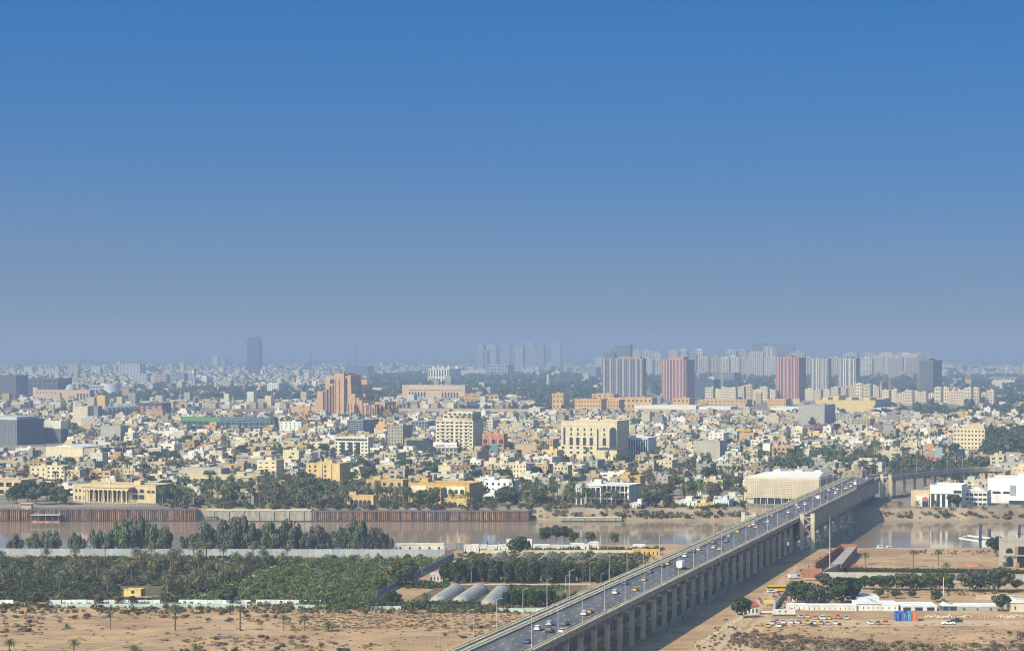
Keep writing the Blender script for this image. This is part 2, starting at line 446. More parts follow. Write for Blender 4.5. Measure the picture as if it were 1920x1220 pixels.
# river piers: stacked round caps on a shaft
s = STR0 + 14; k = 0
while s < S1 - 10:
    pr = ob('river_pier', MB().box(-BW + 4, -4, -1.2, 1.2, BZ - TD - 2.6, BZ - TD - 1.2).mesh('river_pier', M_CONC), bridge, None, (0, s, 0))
    for tt in (5.0, BW - 5.0):
        c = MB()
        c.cyl(-tt, 0, BZ - TD - 4.2, BZ - TD - 2.6, 3.0, 4.2, 16).cyl(-tt, 0, BZ - TD - 5.2, BZ - TD - 4.2, 2.2, 2.8, 16).cyl(-tt, 0, -9, BZ - TD - 5.2, 1.7, 1.7, 14)
        c.build('shaft', M_CONC, pr)
    ob('pile_cap', MB().cyl(-BW / 2 + 6.5, 0, -9, -4.4, 4.6, 4.4, 18).cyl(-BW / 2 - 6.5, 0, -9, -4.4, 4.6, 4.4, 18).box(-BW / 2 - 6, -BW / 2 + 6, -3.2, 3.2, -9, -4.5).mesh('pile_cap', M_CONC), pr)
    s += 36
# dark netting hung on the railing near the far end
sa, sb = bst(P(1598, 917, BZ))[0], bst(P(1624, 903, BZ))[0]
b = MB(); bbox(b, -.32, -.26, sa, sb + 14, BZ - .9, BZ + 2.2)
b.build('dark_netting', M_PAINT, bridge, (.03, .035, .06))
# stair towers: two slabs with zigzag flights between them
def stair_tower(label, s, t_out, zb, name='stair_tower'):
    r = thing(name, label, 'stair tower', BP(s, t_out, zb), BYAW * .35, 'stair towers beside the bridge')
    Ht = BZ + 2.4 - zb
    for xx in (-2.9, 2.9):
        MB().box(xx - 1.05, xx + 1.05, -1.7, 1.7, -.4, Ht).box(xx - 1.2, xx + 1.2, -1.85, 1.85, Ht, Ht + .3).build('slab_wall', M_CONC_PALE, r)
    n = 6; hh = (Ht - 2.2) / n
    for i in range(n):
        x0, x1 = (-1.9, 1.9) if i % 2 == 0 else (1.9, -1.9)
        f = MB().bar((x0, -.8, i * hh + .3), (x1, -.8, (i + 1) * hh + .3), 1.5, .42).build('stair_flight', M_CONC_PALE, r)
        MB().bar((x0, -1.5, i * hh + 1.3), (x1, -1.5, (i + 1) * hh + 1.3), .1, .12).build('handrail', M_PAINT, f, (.4, .38, .34))
    MB().box(-1.85, 1.85, -1.5, 1.5, Ht - 1.9, Ht - 1.5).build('landing', M_CONC_PALE, r)
stair_tower('cream stair tower with zigzag flights on the near bank beside the ribbed girder', STR0 - 3, -4.6, 0)
stair_tower('cream stair tower with zigzag flights on the far bank beside the white bank hall', S1 + 3, -4.6, G)
stair_tower('cream stair tower half hidden behind the bridge parapet on the near river bank', STR0 - 3, BW + 4.6, 0)
# flyover that curves away from the far end of the bridge
fo = thing('curved_flyover', 'curved concrete flyover bending away from the far end of the bridge', 'flyover', P(1700, 905, G), 0)
pts = []
C0 = BP(S1 + 5, 7)
for i in range(25):
    q = i / 24
    px = 1648 + 230 * q
    d = C0.y + 118 * math.sin(min(1, q * 1.15) * 1.35)
    pts.append(Vector(((px - 960) / F * d, d, BZ)))
off = Vector(fo.location)
def ribbon(name, m, z0, z1, t0, t1):
    mb = MB()
    for i in range(len(pts) - 1):
        vs = []
        for p_ in (pts[i], pts[i + 1]):
            k = pts.index(p_)
            dr = (pts[min(k + 1, 24)] - pts[max(k - 1, 0)]); dr.z = 0; dr.normalize(); nn = Vector((-dr.y, dr.x, 0))
            for t, z in ((t0, z0), (t1, z0), (t1, z1), (t0, z1)):
                c = p_ + nn * t - off; vs.append((c.x, c.y, z - off.z))
        mb.add(vs, [(0,1,5,4),(1,2,6,5),(2,3,7,6),(3,0,4,7)])
    return mb.build(name, m, fo)
ribbon('deck', M_ASPH, BZ - 1.4, BZ - .1, -7, 7)
ribbon('parapet', M_CONC, BZ - 1.6, BZ + 1.2, -7.5, -7.05)
ribbon('parapet', M_CONC, BZ - 1.6, BZ + 1.2, 7.05, 7.5)
for i in range(1, 24, 2):
    c = pts[i] - off
    MB().box(-.9, .9, -.9, .9, -2.3, BZ - 3.2 - 2).box(-4.5, 4.5, -.9, .9, BZ - 3.2 - 2.001, BZ - 1.42 - 2).build('pier', M_CONC_PALE, fo, None, False, (c.x, c.y, 0))
# street lamps along both parapets
def lamp_proto(h, arm):
    r = thing('street_lamp', '', 'street lamp', (0, 0, 0))
    MB().cyl(0, 0, 0, h, .13, .07, 6).box(-.22, .22, -.22, .22, 0, .5).build('pole', M_PAINT, r, (.42, .43, .44))
    MB().bar((0, 0, h - .1), (arm, 0, h + .35), .09).build('arm', M_PAINT, r, (.42, .43, .44))
    a = MB().box(min(arm, arm * 1.45), max(arm, arm * 1.45), -.16, .16, h + .25, h + .42).build('lamp_head', M_PAINT, r, (.35, .36, .38))
    return r
lr, ll = lamp_proto(11, -1.4), lamp_proto(11, 1.4)
s = bst(P(1078, 1174, BZ))[0] - 32 * 2; i = 0
used = [False, False]
while s < S1 + 4:
    for k, (pr, t, wd) in enumerate(((lr, -.15, 'roadside'), (ll, BW + .15, 'walkway'))):
        ss = s + (0 if k == 0 else 11)
        q = BP(ss, t, BZ - .1)
        if k == 1 and pix(q)[1] > 1300: continue
        o = pr if not used[k] else copy_tree(pr, q, BYAW)
        used[k] = True; o.location = q; o.rotation_euler = (0, 0, BYAW)
        tag(o, 'tall grey street lamp on the %s parapet of the bridge, %s from the near end' % (wd, ordw(i)), 'street lamp', 'street lamps along the bridge')
    s += 32; i += 1
for i in range(1, 24, 3):
    o = copy_tree(lr, pts[i] + Vector((0, -7.2, 0)), 0)
    tag(o, 'tall grey street lamp on the curved flyover, %s from the bridge' % ordw(i // 3), 'street lamp', 'street lamps along the flyover')
# ---------------------------------------------------------------- building kit
TH = math.radians(-20)
CREAM, BEIGE, SAND, WHITE, GREY = (.64, .54, .37), (.535, .45, .31), (.43, .335, .215), (.70, .67, .60), (.37, .345, .30)
TAN, YEL, ORG, PINK, DARK, BROWN = (.50, .35, .21), (.60, .44, .19), (.60, .37, .14), (.47, .31, .225), (.10, .105, .115), (.27, .185, .125)
PALE = (.66, .61, .51)
KEEP = []                                           # screen spans kept clear in front of the landmark buildings
class Front:
    """World frame of a facade seen between two pixel columns, standing on a given base row."""
    def __init__(s, px0, px1, yt, yb, px2=None, th=TH, z=G, dep=None, h=None):
        s.th = th; s.u = Vector((math.cos(th), math.sin(th), 0)); s.v = Vector((-math.sin(th), math.cos(th), 0)); s.z = z
        C = P(px1, yb, z); s.C = C
        k = (px0 - 960) / F
        s.W = (C.x - k * C.y) / (s.u.x - k * s.u.y)
        if px2 is not None:
            k = (px2 - 960) / F; s.D = (k * C.y - C.x) / (s.v.x - k * s.v.y)
            if s.D < 4 or s.D > 140: s.D = max(4, min(140, s.W * .6))
        else: s.D = dep or max(8, s.W * .6)
        if dep: s.D = dep
        s.H = h or (yb - yt) * C.y / F
        s.O = C - s.u * (s.W / 2)
    def x(s, px):                                  # local x of a pixel column on the front plane
        k = (px - 960) / F
        return s.W / 2 - (s.C.x - k * s.C.y) / (s.u.x - k * s.u.y)
    def zz(s, py): return (HY - py) * s.C.y / F + H - s.z    # height of a pixel row at the near corner
FOOT = []                                           # footprints taken: centre x, y, radius
def take(x, y, r): FOOT.append((x, y, r))
def side_xf(side, W, D):
    return {'f': lambda a, o, z: (a, -o, z), 'r': lambda a, o, z: (W / 2 + o, a, z),
            'l': lambda a, o, z: (-W / 2 - o, D - a, z), 'b': lambda a, o, z: (-a, D + o, z)}[side]
def skin(mb, side, W, D, a0, a1, z0, z1, nb, nf, pier=.5, band=.5, dep=.35):
    """Openings left between piers and floor bands; what is behind shows through."""
    f = side_xf(side, W, D)
    def bx(p0, p1, o1, q0, q1):
        v = [f(p, o, q) for q in (q0, q1) for p, o in ((p0, 0), (p1, 0), (p1, o1), (p0, o1))]
        mb.add(v, [(0,1,2,3),(7,6,5,4),(0,4,5,1),(1,5,6,2),(2,6,7,3),(3,7,4,0)])
    pw = (a1 - a0) / nb; fh = (z1 - z0) / nf
    for i in range(nb + 1):
        c = a0 + i * pw; hw = pw * pier / 2
        bx(max(a0, c - hw), min(a1, c + hw), dep, z0, z1)
    for j in range(nf + 1):
        c = z0 + j * fh; hw = fh * band / 2
        bx(a0 + .01, a1 - .01, dep - .04, max(z0 + .01, c - hw * (1 if j < nf else 1)), min(z1 - .01, c + hw))
def roof_parapet(mb, W, D, h, ph=1.0, t=.3, e=.3):
    x0, x1, y0, y1 = -W / 2 - e, W / 2 + e, -e, D + e
    mb.box(x0, x1, y0, y1, h - .15, h + .1)
    mb.box(x0, x1, y0, y0 + t, h + .1, h + ph).box(x0, x1, y1 - t, y1, h + .1, h + ph)
    mb.box(x0, x0 + t, y0 + t, y1 - t, h + .1, h + ph - .01).box(x1 - t, x1, y0 + t, y1 - t, h + .1, h + ph - .01)
def bldg(name, label, cat, px0, px1, yt, yb, px2=None, th=TH, z=G, wall=CREAM, nb=5, nf=3, pier=.55, band=.6, skind=.35, glass=None,
         nside=None, roof=None, para=1.0, bits=2, group=None, mark=None, dep=None, seed=0, blind=False, h=None, fr=None, front_only=False):
    f = fr or Front(px0, px1, yt, yb, px2, th, z, dep, h)
    r = thing(name, label, cat, f.O, f.th, group, mark)
    take(f.O.x + f.v.x * f.D / 2, f.O.y + f.v.y * f.D / 2, max(f.W, f.D) * .58)
    W, D_, h = f.W, f.D, f.H - para
    if fr is None and yb > 790: KEEP.append((px0 - 6, (px2 or px1) + 3, yb - 2, yb + (yb - yt) * .5))
    rn = random.Random(seed + int(px0 * 7 + yb * 3))
    if blind:
        MB().box(-W / 2, W / 2, 0, D_, -.5, h).build('wall', M_PLASTER, r, wall)
    else:
        e = .02
        gl = MB().box(-W / 2 + e, W / 2 - e, e, D_ - e, -.4, h - .2).build('glazing', M_GLASS if glass is None else M_PAINT, r, glass)
        w_ = MB()
        skin(w_, 'f', W, D_, -W / 2 - skind + .02, W / 2 + skind - .02, -.5, h, nb, nf, pier, band, skind)
        ns = nside or max(2, int(nb * D_ / W + .5))
        if front_only:
            w_.box(W / 2, W / 2 + skind - .03, .01, D_, -.5, h)
        else:
            skin(w_, 'r', W, D_, 0, D_, -.5, h, ns, nf, min(.75, pier + .08), band, skind - .03)
        w_.box(-W / 2 - skind + .03, -W / 2, .01, D_, -.5, h).box(-W / 2 - skind + .03, W / 2 + skind - .03, D_ - .01, D_ + .3, -.5, h)
        w_.build('wall', M_PLASTER, r, wall)
    p = MB(); roof_parapet(p, W, D_, h, para, .3, skind + .08 if not blind else .06)
    p.build('roof', M_PLASTER, r, roof or tuple(c * .9 for c in wall))
    for i in range(bits):
        if i == 0:
            sw, sd, sh = min(5, W * .3), min(6, D_ * .4), 2.8
            x = rn.uniform(-W / 2 + sw / 2 + .6, W / 2 - sw / 2 - .6); y = rn.uniform(sd / 2 + .6, D_ - sd / 2 - .6)
            MB().box(x - sw / 2, x + sw / 2, y - sd / 2, y + sd / 2, h + .1, h + sh).box(x - sw / 2 - .2, x + sw / 2 + .2, y - sd / 2 - .2, y + sd / 2 + .2, h + sh, h + sh + .2).build('stair_head', M_PLASTER, r, wall)
        else:
            x = rn.uniform(-W / 2 + 1.2, W / 2 - 1.2); y = rn.uniform(1.2, D_ - 1.2)
            t = MB()
            if rn.random() < .6: t.cyl(x, y, h + .7, h + 2.2, .75, .75, 10).cyl(x, y, h + 2.2, h + 2.45, .75, .2, 10).box(x - .6, x + .6, y - .6, y + .6, h + .1, h + .7)
            else: t.box(x - .9, x + .9, y - .7, y + .7, h + .1, h + 1.5)
            t.build('water_tank', M_PAINT, r, rn.choice([(.6, .6, .58), (.12, .2, .42), (.5, .46, .38), (.25, .25, .26), (.62, .6, .55)]))
    r['_h'] = h
    r['fr'] = 0
    del r['_h'], r['fr']
    return r, f
def band_part(r, f, name, z0, z1, out, color, x0=None, x1=None, m=None):
    return MB().box(-f.W / 2 - out if x0 is None else x0, f.W / 2 + out if x1 is None else x1, -out, f.D + out, z0, z1).build(name, m or M_PLASTER, r, color)
# ---------------------------------------------------------------- far skyline
def tower(label, px0, px1, yt, yb, px2, wall, nb, nf, pier, band, mark=None, glass=None, skind=1.0, top=None, th=TH, group='residential towers on the skyline', name='residential_tower', para=1.6, piers=None, dep=None):
    r, f = bldg(name, label, 'tower', px0, px1, yt, yb, px2, th, G, wall, nb, nf, pier, band, skind, glass, para=para, bits=0, group=group, mark=mark, dep=dep)
    h = f.H - para
    c = top or wall
    rt_ = random.Random(int(px0 * 13)); q0, q1 = rt_.uniform(-.42, -.05), rt_.uniform(.05, .42)
    MB().box(f.W * q0, f.W * q1, f.D * .2, f.D * .8, h + .1, h + rt_.uniform(3, 8)).build('roof_plant_room', M_PLASTER, r, c)
    if rt_.random() < .5: MB().bar((f.W * q0 * .5, f.D * .5, h), (f.W * q0 * .5, f.D * .5, h + rt_.uniform(8, 16)), .9).build('roof_mast', M_PAINT, r, (.3, .3, .3))
    if piers:                                       # tall coloured fins running up the front
        col, xs = piers
        for q in xs:
            x = -f.W / 2 + f.W * q
            MB().box(x - f.W * .022, x + f.W * .022, -skind - 1.1, -skind + .02, -.5, h + 2.2).build('fin', M_PLASTER, r, col)
    return r, f
LBL = (.52, .53, .56)
tower('wide grey-blue tower block with pinkish roofline and close vertical balcony strips', 1130, 1205, 672, 744, None, (.24, .235, .26), 16, 24, .26, .34, 'wide grey-blue tower block', skind=1.4, top=(.42, .25, .18), piers=((.40, .33, .31), (.04, .2, .36, .52, .68, .84, .96)), dep=24)
tower('pink tower block with a dark flank beside the wide grey-blue tower', 1242, 1286, 674, 750, 1301, (.44, .26, .22), 9, 25, .30, .34, 'pink tower block with dark flank', skind=1.4, top=(.42, .25, .18), piers=((.56, .33, .27), (.05, .18, .32, .46, .6, .74, .88)))
tower('pink tower block standing just before the white ribbed twin towers', 1456, 1497, 670, 750, 1510, (.46, .26, .22), 9, 26, .30, .34, 'pink tower block before the twin towers', skind=1.4, top=(.42, .25, .18), piers=((.58, .34, .28), (.05, .2, .36, .52, .68, .84)))
tower('white ribbed tower block next to the pink tower, first of two twins', 1522, 1552, 672, 744, 1558, (.40, .38, .36), 7, 24, .3, .36, None, skind=1.4, top=(.2, .18, .17), piers=((.74, .71, .66), (.08, .3, .42, .66, .9)))
tower('white ribbed tower block away from the pink tower, second of two twins', 1573, 1604, 672, 744, 1611, (.40, .38, .36), 7, 24, .3, .36, 'white ribbed tower block', skind=1.4, top=(.2, .18, .17), piers=((.74, .71, .66), (.08, .3, .42, .66, .9)))
tower('dark unfinished tower with bare grid front and a crane at its side', 1725, 1748, 675, 740, 1765, (.20, .215, .24), 7, 21, .24, .3, 'dark unfinished tower', skind=1.2, top=(.34, .12, .09))
tower('dark bare concrete tower rising behind the wide grey-blue block', 1152, 1181, 646, 716, None, (.20, .20, .22), 10, 30, .35, .4, None, skind=1.2, dep=26)
tower('small dark tower left of the bare concrete tower top', 1132, 1150, 661, 716, None, (.18, .18, .20), 6, 22, .35, .4, None, skind=1.2, dep=26)
tower('tall dark unfinished tower, lower one of the pair behind the cream blocks', 1410, 1436, 643, 700, None, (.17, .17, .19), 9, 28, .35, .4, skind=1.2, dep=28)
tower('tall dark unfinished tower, wider one of the pair behind the cream blocks', 1446, 1488, 644, 699, None, (.20, .19, .2), 14, 28, .35, .4, skind=1.2, dep=28)
tower('slate-grey office tower standing alone far off with a stepped top', 463, 487, 640, 702, None, (.09, .12, .16), 8, 36, .15, .25, 'lone slate-grey office tower', skind=.8, dep=22, name='office_tower', group=None)
r, f = tower('narrow crown storey on top of the lone slate-grey office tower', 466, 486, 632, 702, None, (.09, .12, .16), 6, 40, .2, .3, None, skind=.8, dep=18, name='office_tower', group=None, para=1)
bpy.data.objects.remove(r.children[0]); 
# keep only one lone tower: the crown becomes part of it
lone = [o for o in COL.objects if o.get('label', '').startswith('slate-grey office tower')][0]
for ch in list(r.children):
    mw = Matrix.Translation(r.location) @ Matrix.Rotation(f.th, 4, 'Z')
    ml = Matrix.Translation(lone.location) @ Matrix.Rotation(lone.rotation_euler.z, 4, 'Z')
    ch.parent = lone; ch.matrix_local = ml.inverted() @ mw; ch.name = 'crown_' + ch.name.split('.')[0]
bpy.data.objects.remove(r)
rn = random.Random(11)
pal = [(.58, .48, .36), (.66, .57, .44), (.50, .46, .42), (.70, .62, .49), (.56, .45, .33)]
slabs = [(1205, 1223, 673, 708), (1226, 1240, 676, 708), (1224, 1239, 660, 700), (1254, 1270, 657, 700), (1271, 1288, 655, 700), (1305, 1318, 656, 700), (1310, 1328, 670, 708), (1330, 1348, 668, 708),
         (1350, 1366, 671, 709), (1362, 1380, 657, 700), (1368, 1386, 669, 709), (1388, 1402, 671, 709), (1403, 1430, 660, 710), (1430, 1455, 669, 709), (1381, 1400, 656, 700), (1432, 1452, 650, 704),
         (1483, 1508, 660, 706), (1508, 1522, 670, 708), (1556, 1573, 669, 709), (1582, 1606, 662, 706), (1612, 1634, 671, 709), (1618, 1646, 662, 704), (1636, 1656, 669, 709), (1650, 1674, 661, 706),
         (1666, 1692, 670, 710), (1676, 1720, 664, 704), (1700, 1721, 670, 709), (1183, 1202, 658, 700), (1205, 1222, 657, 699), (1288, 1304, 660, 700)]
for i, (a, b_, t, q) in enumerate(sorted(slabs)):
    tower('hazy cream apartment tower far behind the pink towers, %s counting rightwards' % ordw(i), a, b_, t, q, None, (lambda k_: tuple(v * k_ for v in pal[i % 5]))(rn.uniform(.84, 1.08)), max(3, int((b_ - a) // rn.uniform(3, 5.5))), rn.randint(17, 27), rn.uniform(.25, .52), rn.uniform(.3, .55), None, skind=rn.uniform(.8, 1.6), dep=25 + i % 4, group='cream apartment towers on the skyline', th=TH + rn.uniform(-.1, .15))
sl2 = [(893, 906, 648, 692), (905, 913, 656, 692), (912, 930, 647, 691), (931, 955, 647, 691), (957, 966, 651, 691), (966, 980, 650, 692), (981, 1002, 645, 691), (1002, 1019, 648, 692), (1034, 1050, 645, 690)]
for i, (a, b_, t, q) in enumerate(sl2):
    tower('hazy grey high-rise in the distant cluster above the orange buildings, %s counting rightwards' % ordw(i), a, b_, t, q, None, [(.36, .36, .37), (.28, .28, .30), (.45, .44, .43)][i % 3], 6, 30, .4, .45, skind=1.4, dep=40, group='distant high-rise cluster', mark='distant high-rise cluster' if i == 3 else None)
# long row of cream walk-up flats
k = 0
for (x0, x1, yb_, n) in ((1323, 1456, 752, 9), (1510, 1575, 752, 4), (1572, 1650, 750, 5), (1655, 1864, 758, 15)):
    for i in range(n):
        a = x0 + (x1 - x0) * i / n; b_ = a + (x1 - x0) / n * rn.uniform(.72, .95)
        r, f = bldg('apartment_block', 'cream five-storey walk-up flats below the towers, %s counting rightwards' % ordw(k), 'apartment block', a, b_, yb_ - rn.uniform(20, 32), yb_ + rn.uniform(-2, 2), b_ + (x1 - x0) / n * .3, wall=(lambda k_: (.70 * k_, .585 * k_, .41 * k_))(rn.uniform(.85, 1.08)), nb=rn.choice([3, 4, 5]), nf=5, pier=.5, band=.5, skind=.8, bits=1, group='cream walk-up flats', mark='row of cream walk-up flats' if i == 2 else None)
        k += 1
# orange and yellow institutional blocks
for a, b_, t, q, c, lab, nb, nf, mk in (
    (1036, 1056, 737, 766, ORG, 'narrow orange block with a raised corner left of the long orange offices', 3, 3, None),
    (1078, 1127, 748, 772, ORG, 'orange three-storey office block with rows of small windows', 9, 3, 'orange three-storey office block'),
    (1128, 1160, 749, 770, ORG, 'orange office block joined behind the grey shaded wing', 6, 3, None),
    (1160, 1222, 745, 766, (.56, .35, .14), 'long low orange block beyond the wide grey-blue tower', 8, 2, None),
    (1262, 1292, 746, 764, ORG, 'low orange block in front of the pink tower with dark flank', 4, 2, None),
    (1309, 1400, 749, 762, (.58, .38, .17), 'long flat orange-brown block before the cream walk-up flats', 12, 2, None),
    (1440, 1473, 748, 766, ORG, 'orange block with window rows left of the big yellow hall', 7, 3, None),
    (1110, 1150, 738, 752, ORG, 'stepped orange roof block above the orange office block', 4, 2, None),
    (871, 900, 738, 759, (.50, .29, .13), 'orange office block right of the pink arcaded hall', 7, 3, 'orange office block by the arcaded hall'),
    (912, 934, 740, 757, (.48, .28, .15), 'small orange block with open porch past the arcaded hall', 3, 2, None)):
    bldg('office_block', lab, 'office block', a, b_, t, q, b_ + 10, wall=c, nb=nb, nf=nf, pier=.62, band=.62, skind=.5, mark=mk)
r, f = bldg('yellow_hall', 'big plain yellow hall with a grey flank before the cream flats', 'hall', 1529, 1641, 750, 772, 1668, wall=(.62, .47, .20), blind=True, bits=0, mark='big plain yellow hall')
for q in (.1, .28, .5, .8):
    MB().box(-f.W / 2 + f.W * q, -f.W / 2 + f.W * (q + .1), 6, f.D * .5, f.H - .9, f.H + 4 + 3 * (q == .28)).build('roof_room', M_PLASTER, r, (.62, .48, .24))
MB().box(f.W / 2 + .1, f.W / 2 + 1.2, 1, f.D - 1, -.5, f.H + .5).build('metal_flank', M_PAINT, r, (.30, .31, .33))
for a, b_, t, q, lab in ((1444, 1500, 763, 774, 'long low white warehouse left of the bare concrete office shell'), (1635, 1676, 765, 776, 'low white shed beneath the grey flank of the yellow hall'), (1190, 1305, 760, 768, 'long pale flat-roofed market shed before the orange blocks'), (1310, 1370, 762, 770, 'pale flat-roofed shed beside the long market shed')):
    bldg('warehouse', lab, 'warehouse', a, b_, t, q, b_ + 12, wall=WHITE, blind=True, bits=0, roof=(.62, .64, .65))
# the pink arcaded hall and the domed hotel behind it
r, f = bldg('arcaded_hall', 'long pink-beige hall with rows of round arches and flat roof', 'hall', 754, 872, 722, 752, 884, wall=(.55, .40, .26), blind=True, bits=0, mark='pink-beige arcaded hall')
MB().box(f.x(766), f.x(862), -1.4, .0, f.zz(731), f.zz(727)).build('cornice', M_PLASTER, r, (.58, .43, .29))
for i in list(range(6)) + list(range(11, 17)):
    x = f.x(768 + i * 5.6); MB().arch(x - 1.7, x + 1.7, f.zz(745), f.zz(735), -.5, .1).build('arch_window', M_GLASS, r)
MB().box(f.x(745), f.x(850), -16, -9, -1, f.zz(745)).build('garden_wall', M_PLASTER, r, (.52, .38, .25))
r, f = bldg('domed_hotel', 'white hotel with tall arched bays and four small domes', 'hotel', 803, 842, 691, 722, 862, wall=(.72, .68, .60), nb=8, nf=2, pier=.5, band=.16, skind=1.0, bits=0, para=1.5, mark='white domed hotel')
for x, y in ((-.36, .25), (.08, .25), (.40, .2), (.42, .9)):
    c = ob('dome', MB().dome(x * f.W, y * f.D, f.H + 3, 6.2, 5.4).mesh('dome', M_PLASTER, True), r, (.62, .52, .34))
    MB().cyl(x * f.W, y * f.D, f.H - 1.5, f.H + 3, 6.2, 6.2, 12).build('drum', M_PLASTER, c, (.70, .66, .58))
# left: dark ministry blocks, pink palace with a green dome, curved grey building
bldg('ministry_block', 'huge dark slab building with white window frames at the left edge', 'office block', -40, 30, 703, 748, 52, wall=(.13, .14, .16), nb=20, nf=12, pier=.4, band=.4, skind=1.0, mark='huge dark slab building')
bldg('ministry_block', 'dark many-finned slab building behind the pink domed palace', 'office block', 53, 108, 709, 746, 134, wall=(.12, .13, .16), nb=24, nf=4, pier=.55, band=.2, skind=1.4)
r, f = bldg('domed_palace', 'pink palace with pointed arches and a pale green dome', 'palace', 66, 168, 731, 754, 177, wall=(.52, .36, .27), blind=True, bits=0, mark='pink domed palace')
MB().dome(f.x(127), f.D * .6, f.H - 1, 11, 13, 16, 6).build('dome', M_PLASTER, r, (.36, .46, .42), True)
MB().cyl(f.x(127), f.D * .6, f.H - 3, f.H - 1, 11.4, 11.4, 16).build('drum', M_PLASTER, r, (.5, .38, .3))
for x, z0, z1 in ((114, 749, 736), (158, 752, 737), (164, 752, 737), (152, 752, 737), (146, 752, 737), (72, 752, 746), (78, 752, 746), (84, 752, 746), (97, 752, 746), (132, 751, 742), (138, 751, 742)):
    x_ = f.x(x); MB().arch(x_ - 1.8, x_ + 1.8, f.zz(z0), f.zz(z1), -.6, .1).build('arch_window', M_GLASS, r)
for x in (70, 76, 82, 88, 96, 104):
    x_ = f.x(x); MB().box(x_ - .9, x_ + .9, -.4, .1, f.zz(738), f.zz(735)).build('window', M_GLASS, r)
r, f = bldg('curved_office', 'grey office with a rounded glazed middle beside the pink palace', 'office block', 168, 250, 722, 742, 256, wall=(.42, .43, .44), nb=14, nf=3, pier=.3, band=.5, skind=.6, bits=1)
MB().cyl(f.x(211), -1, 0, f.H + 3, 20, 20, 20).build('rounded_bay', M_PLASTER, r, (.50, .51, .52))
for a, b_, t, q, c, lab, nb, nf in (
    (171, 187, 687, 701, PALE, 'far white block with plain front above the grey curved office', 4, 4),
    (224, 262, 682, 706, (.5, .5, .5), 'far pale office with a dark window band left of the clock tower', 6, 5),
    (398, 408, 668, 690, PALE, 'slim far white block left of the lone slate tower', 3, 7),
    (408, 422, 670, 690, (.35, .36, .38), 'slim far grey block left of the lone slate tower', 4, 7),
    (501, 522, 718, 738, (.72, .7, .66), 'white office with blue glass middle right of the lone tower', 5, 5),
    (412, 432, 712, 728, (.45, .42, .38), 'brownish far block below the lone slate tower', 5, 4),
    (250, 276, 700, 718, (.42, .44, .47), 'grey far office block above the tree belt', 6, 4),
    (290, 312, 702, 722, (.42, .26, .2), 'reddish far block above the tree belt', 5, 4),
    (320, 345, 700, 718, (.25, .26, .30), 'dark far block beside the clock tower', 5, 4),
    (648, 689, 685, 704, (.13, .14, .16), 'wide dark far office behind the stepped brick hotel', 10, 4),
    (866, 910, 694, 706, PALE, 'long low white far block right of the domed hotel', 10, 3),
    (912, 952, 683, 707, (.30, .33, .38), 'grey-blue far office with pale cap below the high-rise cluster', 6, 4),
    (1090, 1118, 688, 712, (.27, .28, .31), 'dark far office left of the wide grey-blue tower', 6, 5),
    (1116, 1132, 670, 700, (.48, .46, .44), 'pale slim far block behind the wide grey-blue tower', 5, 9),
    (1303, 1338, 712, 746, (.10, .13, .17), 'dark glass office low behind the pink tower with dark flank', 8, 6),
    (1338, 1376, 698, 722, (.22, .23, .25), 'dark unfinished frame right of the glass office', 8, 5),
    (755, 782, 695, 704, (.15, .16, .2), 'dark low far block between masts and domed hotel', 5, 2),
    (670, 715, 727, 742, (.62, .56, .44), 'cream porticoed villa behind the stepped brick hotel', 7, 2),
    (886, 918, 727, 736, (.58, .5, .38), 'cream wide far block above the orange office', 6, 2),
    (46, 60, 688, 702, PALE, 'small far white block at the upper left', 3, 4),
    (82, 110, 690, 704, (.55, .54, .53), 'banded far block above the dark slab building', 5, 4),
    (128, 146, 682, 704, (.45, .44, .42), 'tall plain far block above the pink palace', 3, 5)):
    bldg('far_office', lab, 'office block', a, b_, t, q, b_ + (b_ - a) * .3, wall=c, nb=nb, nf=nf, pier=.45, band=.5, skind=.7, bits=1)
# masts, clock tower, water tower, cranes, stadium
def mast(label, px, yt, yb, w, color, name='radio_mast'):
    q = P(px, yb, G); h = (yb - yt) * q.y / F
    r = thing(name, label, 'mast', q)
    for i, (sx, sy) in enumerate(((-1, -1), (1, -1), (1, 1), (-1, 1))):
        MB().bar((sx * w, sy * w, 0), (sx * w * .2, sy * w * .2, h), w * .22).build('leg', M_PAINT, r, color)
    br = MB(); n = 14
    for j in range(n):
        a = w * (1 - .8 * j / n); c = w * (1 - .8 * (j + 1) / n); z0, z1 = h * j / n, h * (j + 1) / n
        br.bar((-a, -a, z0), (c, -c, z1), w * .12).bar((a, -a, z0), (-c, -c, z1), w * .12).bar((a, a, z0), (c, -c, z1), w * .12).bar((-a, -a, z0), (-c, c, z1), w * .12)
    tag(br.build('bracing', M_PAINT, r, color), kind='stuff')
    for j in (.9, .97): MB().cyl(0, -w * .5, h * j - w * .3, h * j + w * .4, w * .5, w * .5, 8).build('antenna_drum', M_PAINT, r, (.5, .5, .5))
mast('thin lattice radio mast left of the stepped brick hotel', 582, 649, 716, 4.5, (.25, .16, .15))
mast('thin lattice radio mast rising behind the stepped brick hotel', 667, 643, 706, 5.5, (.25, .16, .15))
mast('small lattice mast among the walk-up flats', 1652, 716, 756, 2.4, (.5, .48, .44))
q = P(363, 730, G); k = q.y / F
r = thing('clock_tower', 'slender tapered clock tower with a square head above the trees', 'clock tower', q, TH, mark='slender clock tower')
for sx in (-1, 1):
    for sy in (-1, 1): MB().bar((sx * 4.5, sy * 4.5, 0), (sx * 2.2, sy * 2.2, 27 * k), 2.6).build('leg', M_PLASTER, r, (.50, .52, .52))
MB().box(-2, 2, -2, 2, 0, 27 * k).build('shaft', M_PLASTER, r, (.42, .44, .45))
hd = MB().box(-4.5, 4.5, -4.5, 4.5, 27 * k, 38 * k).build('clock_head', M_PLASTER, r, (.33, .32, .31))
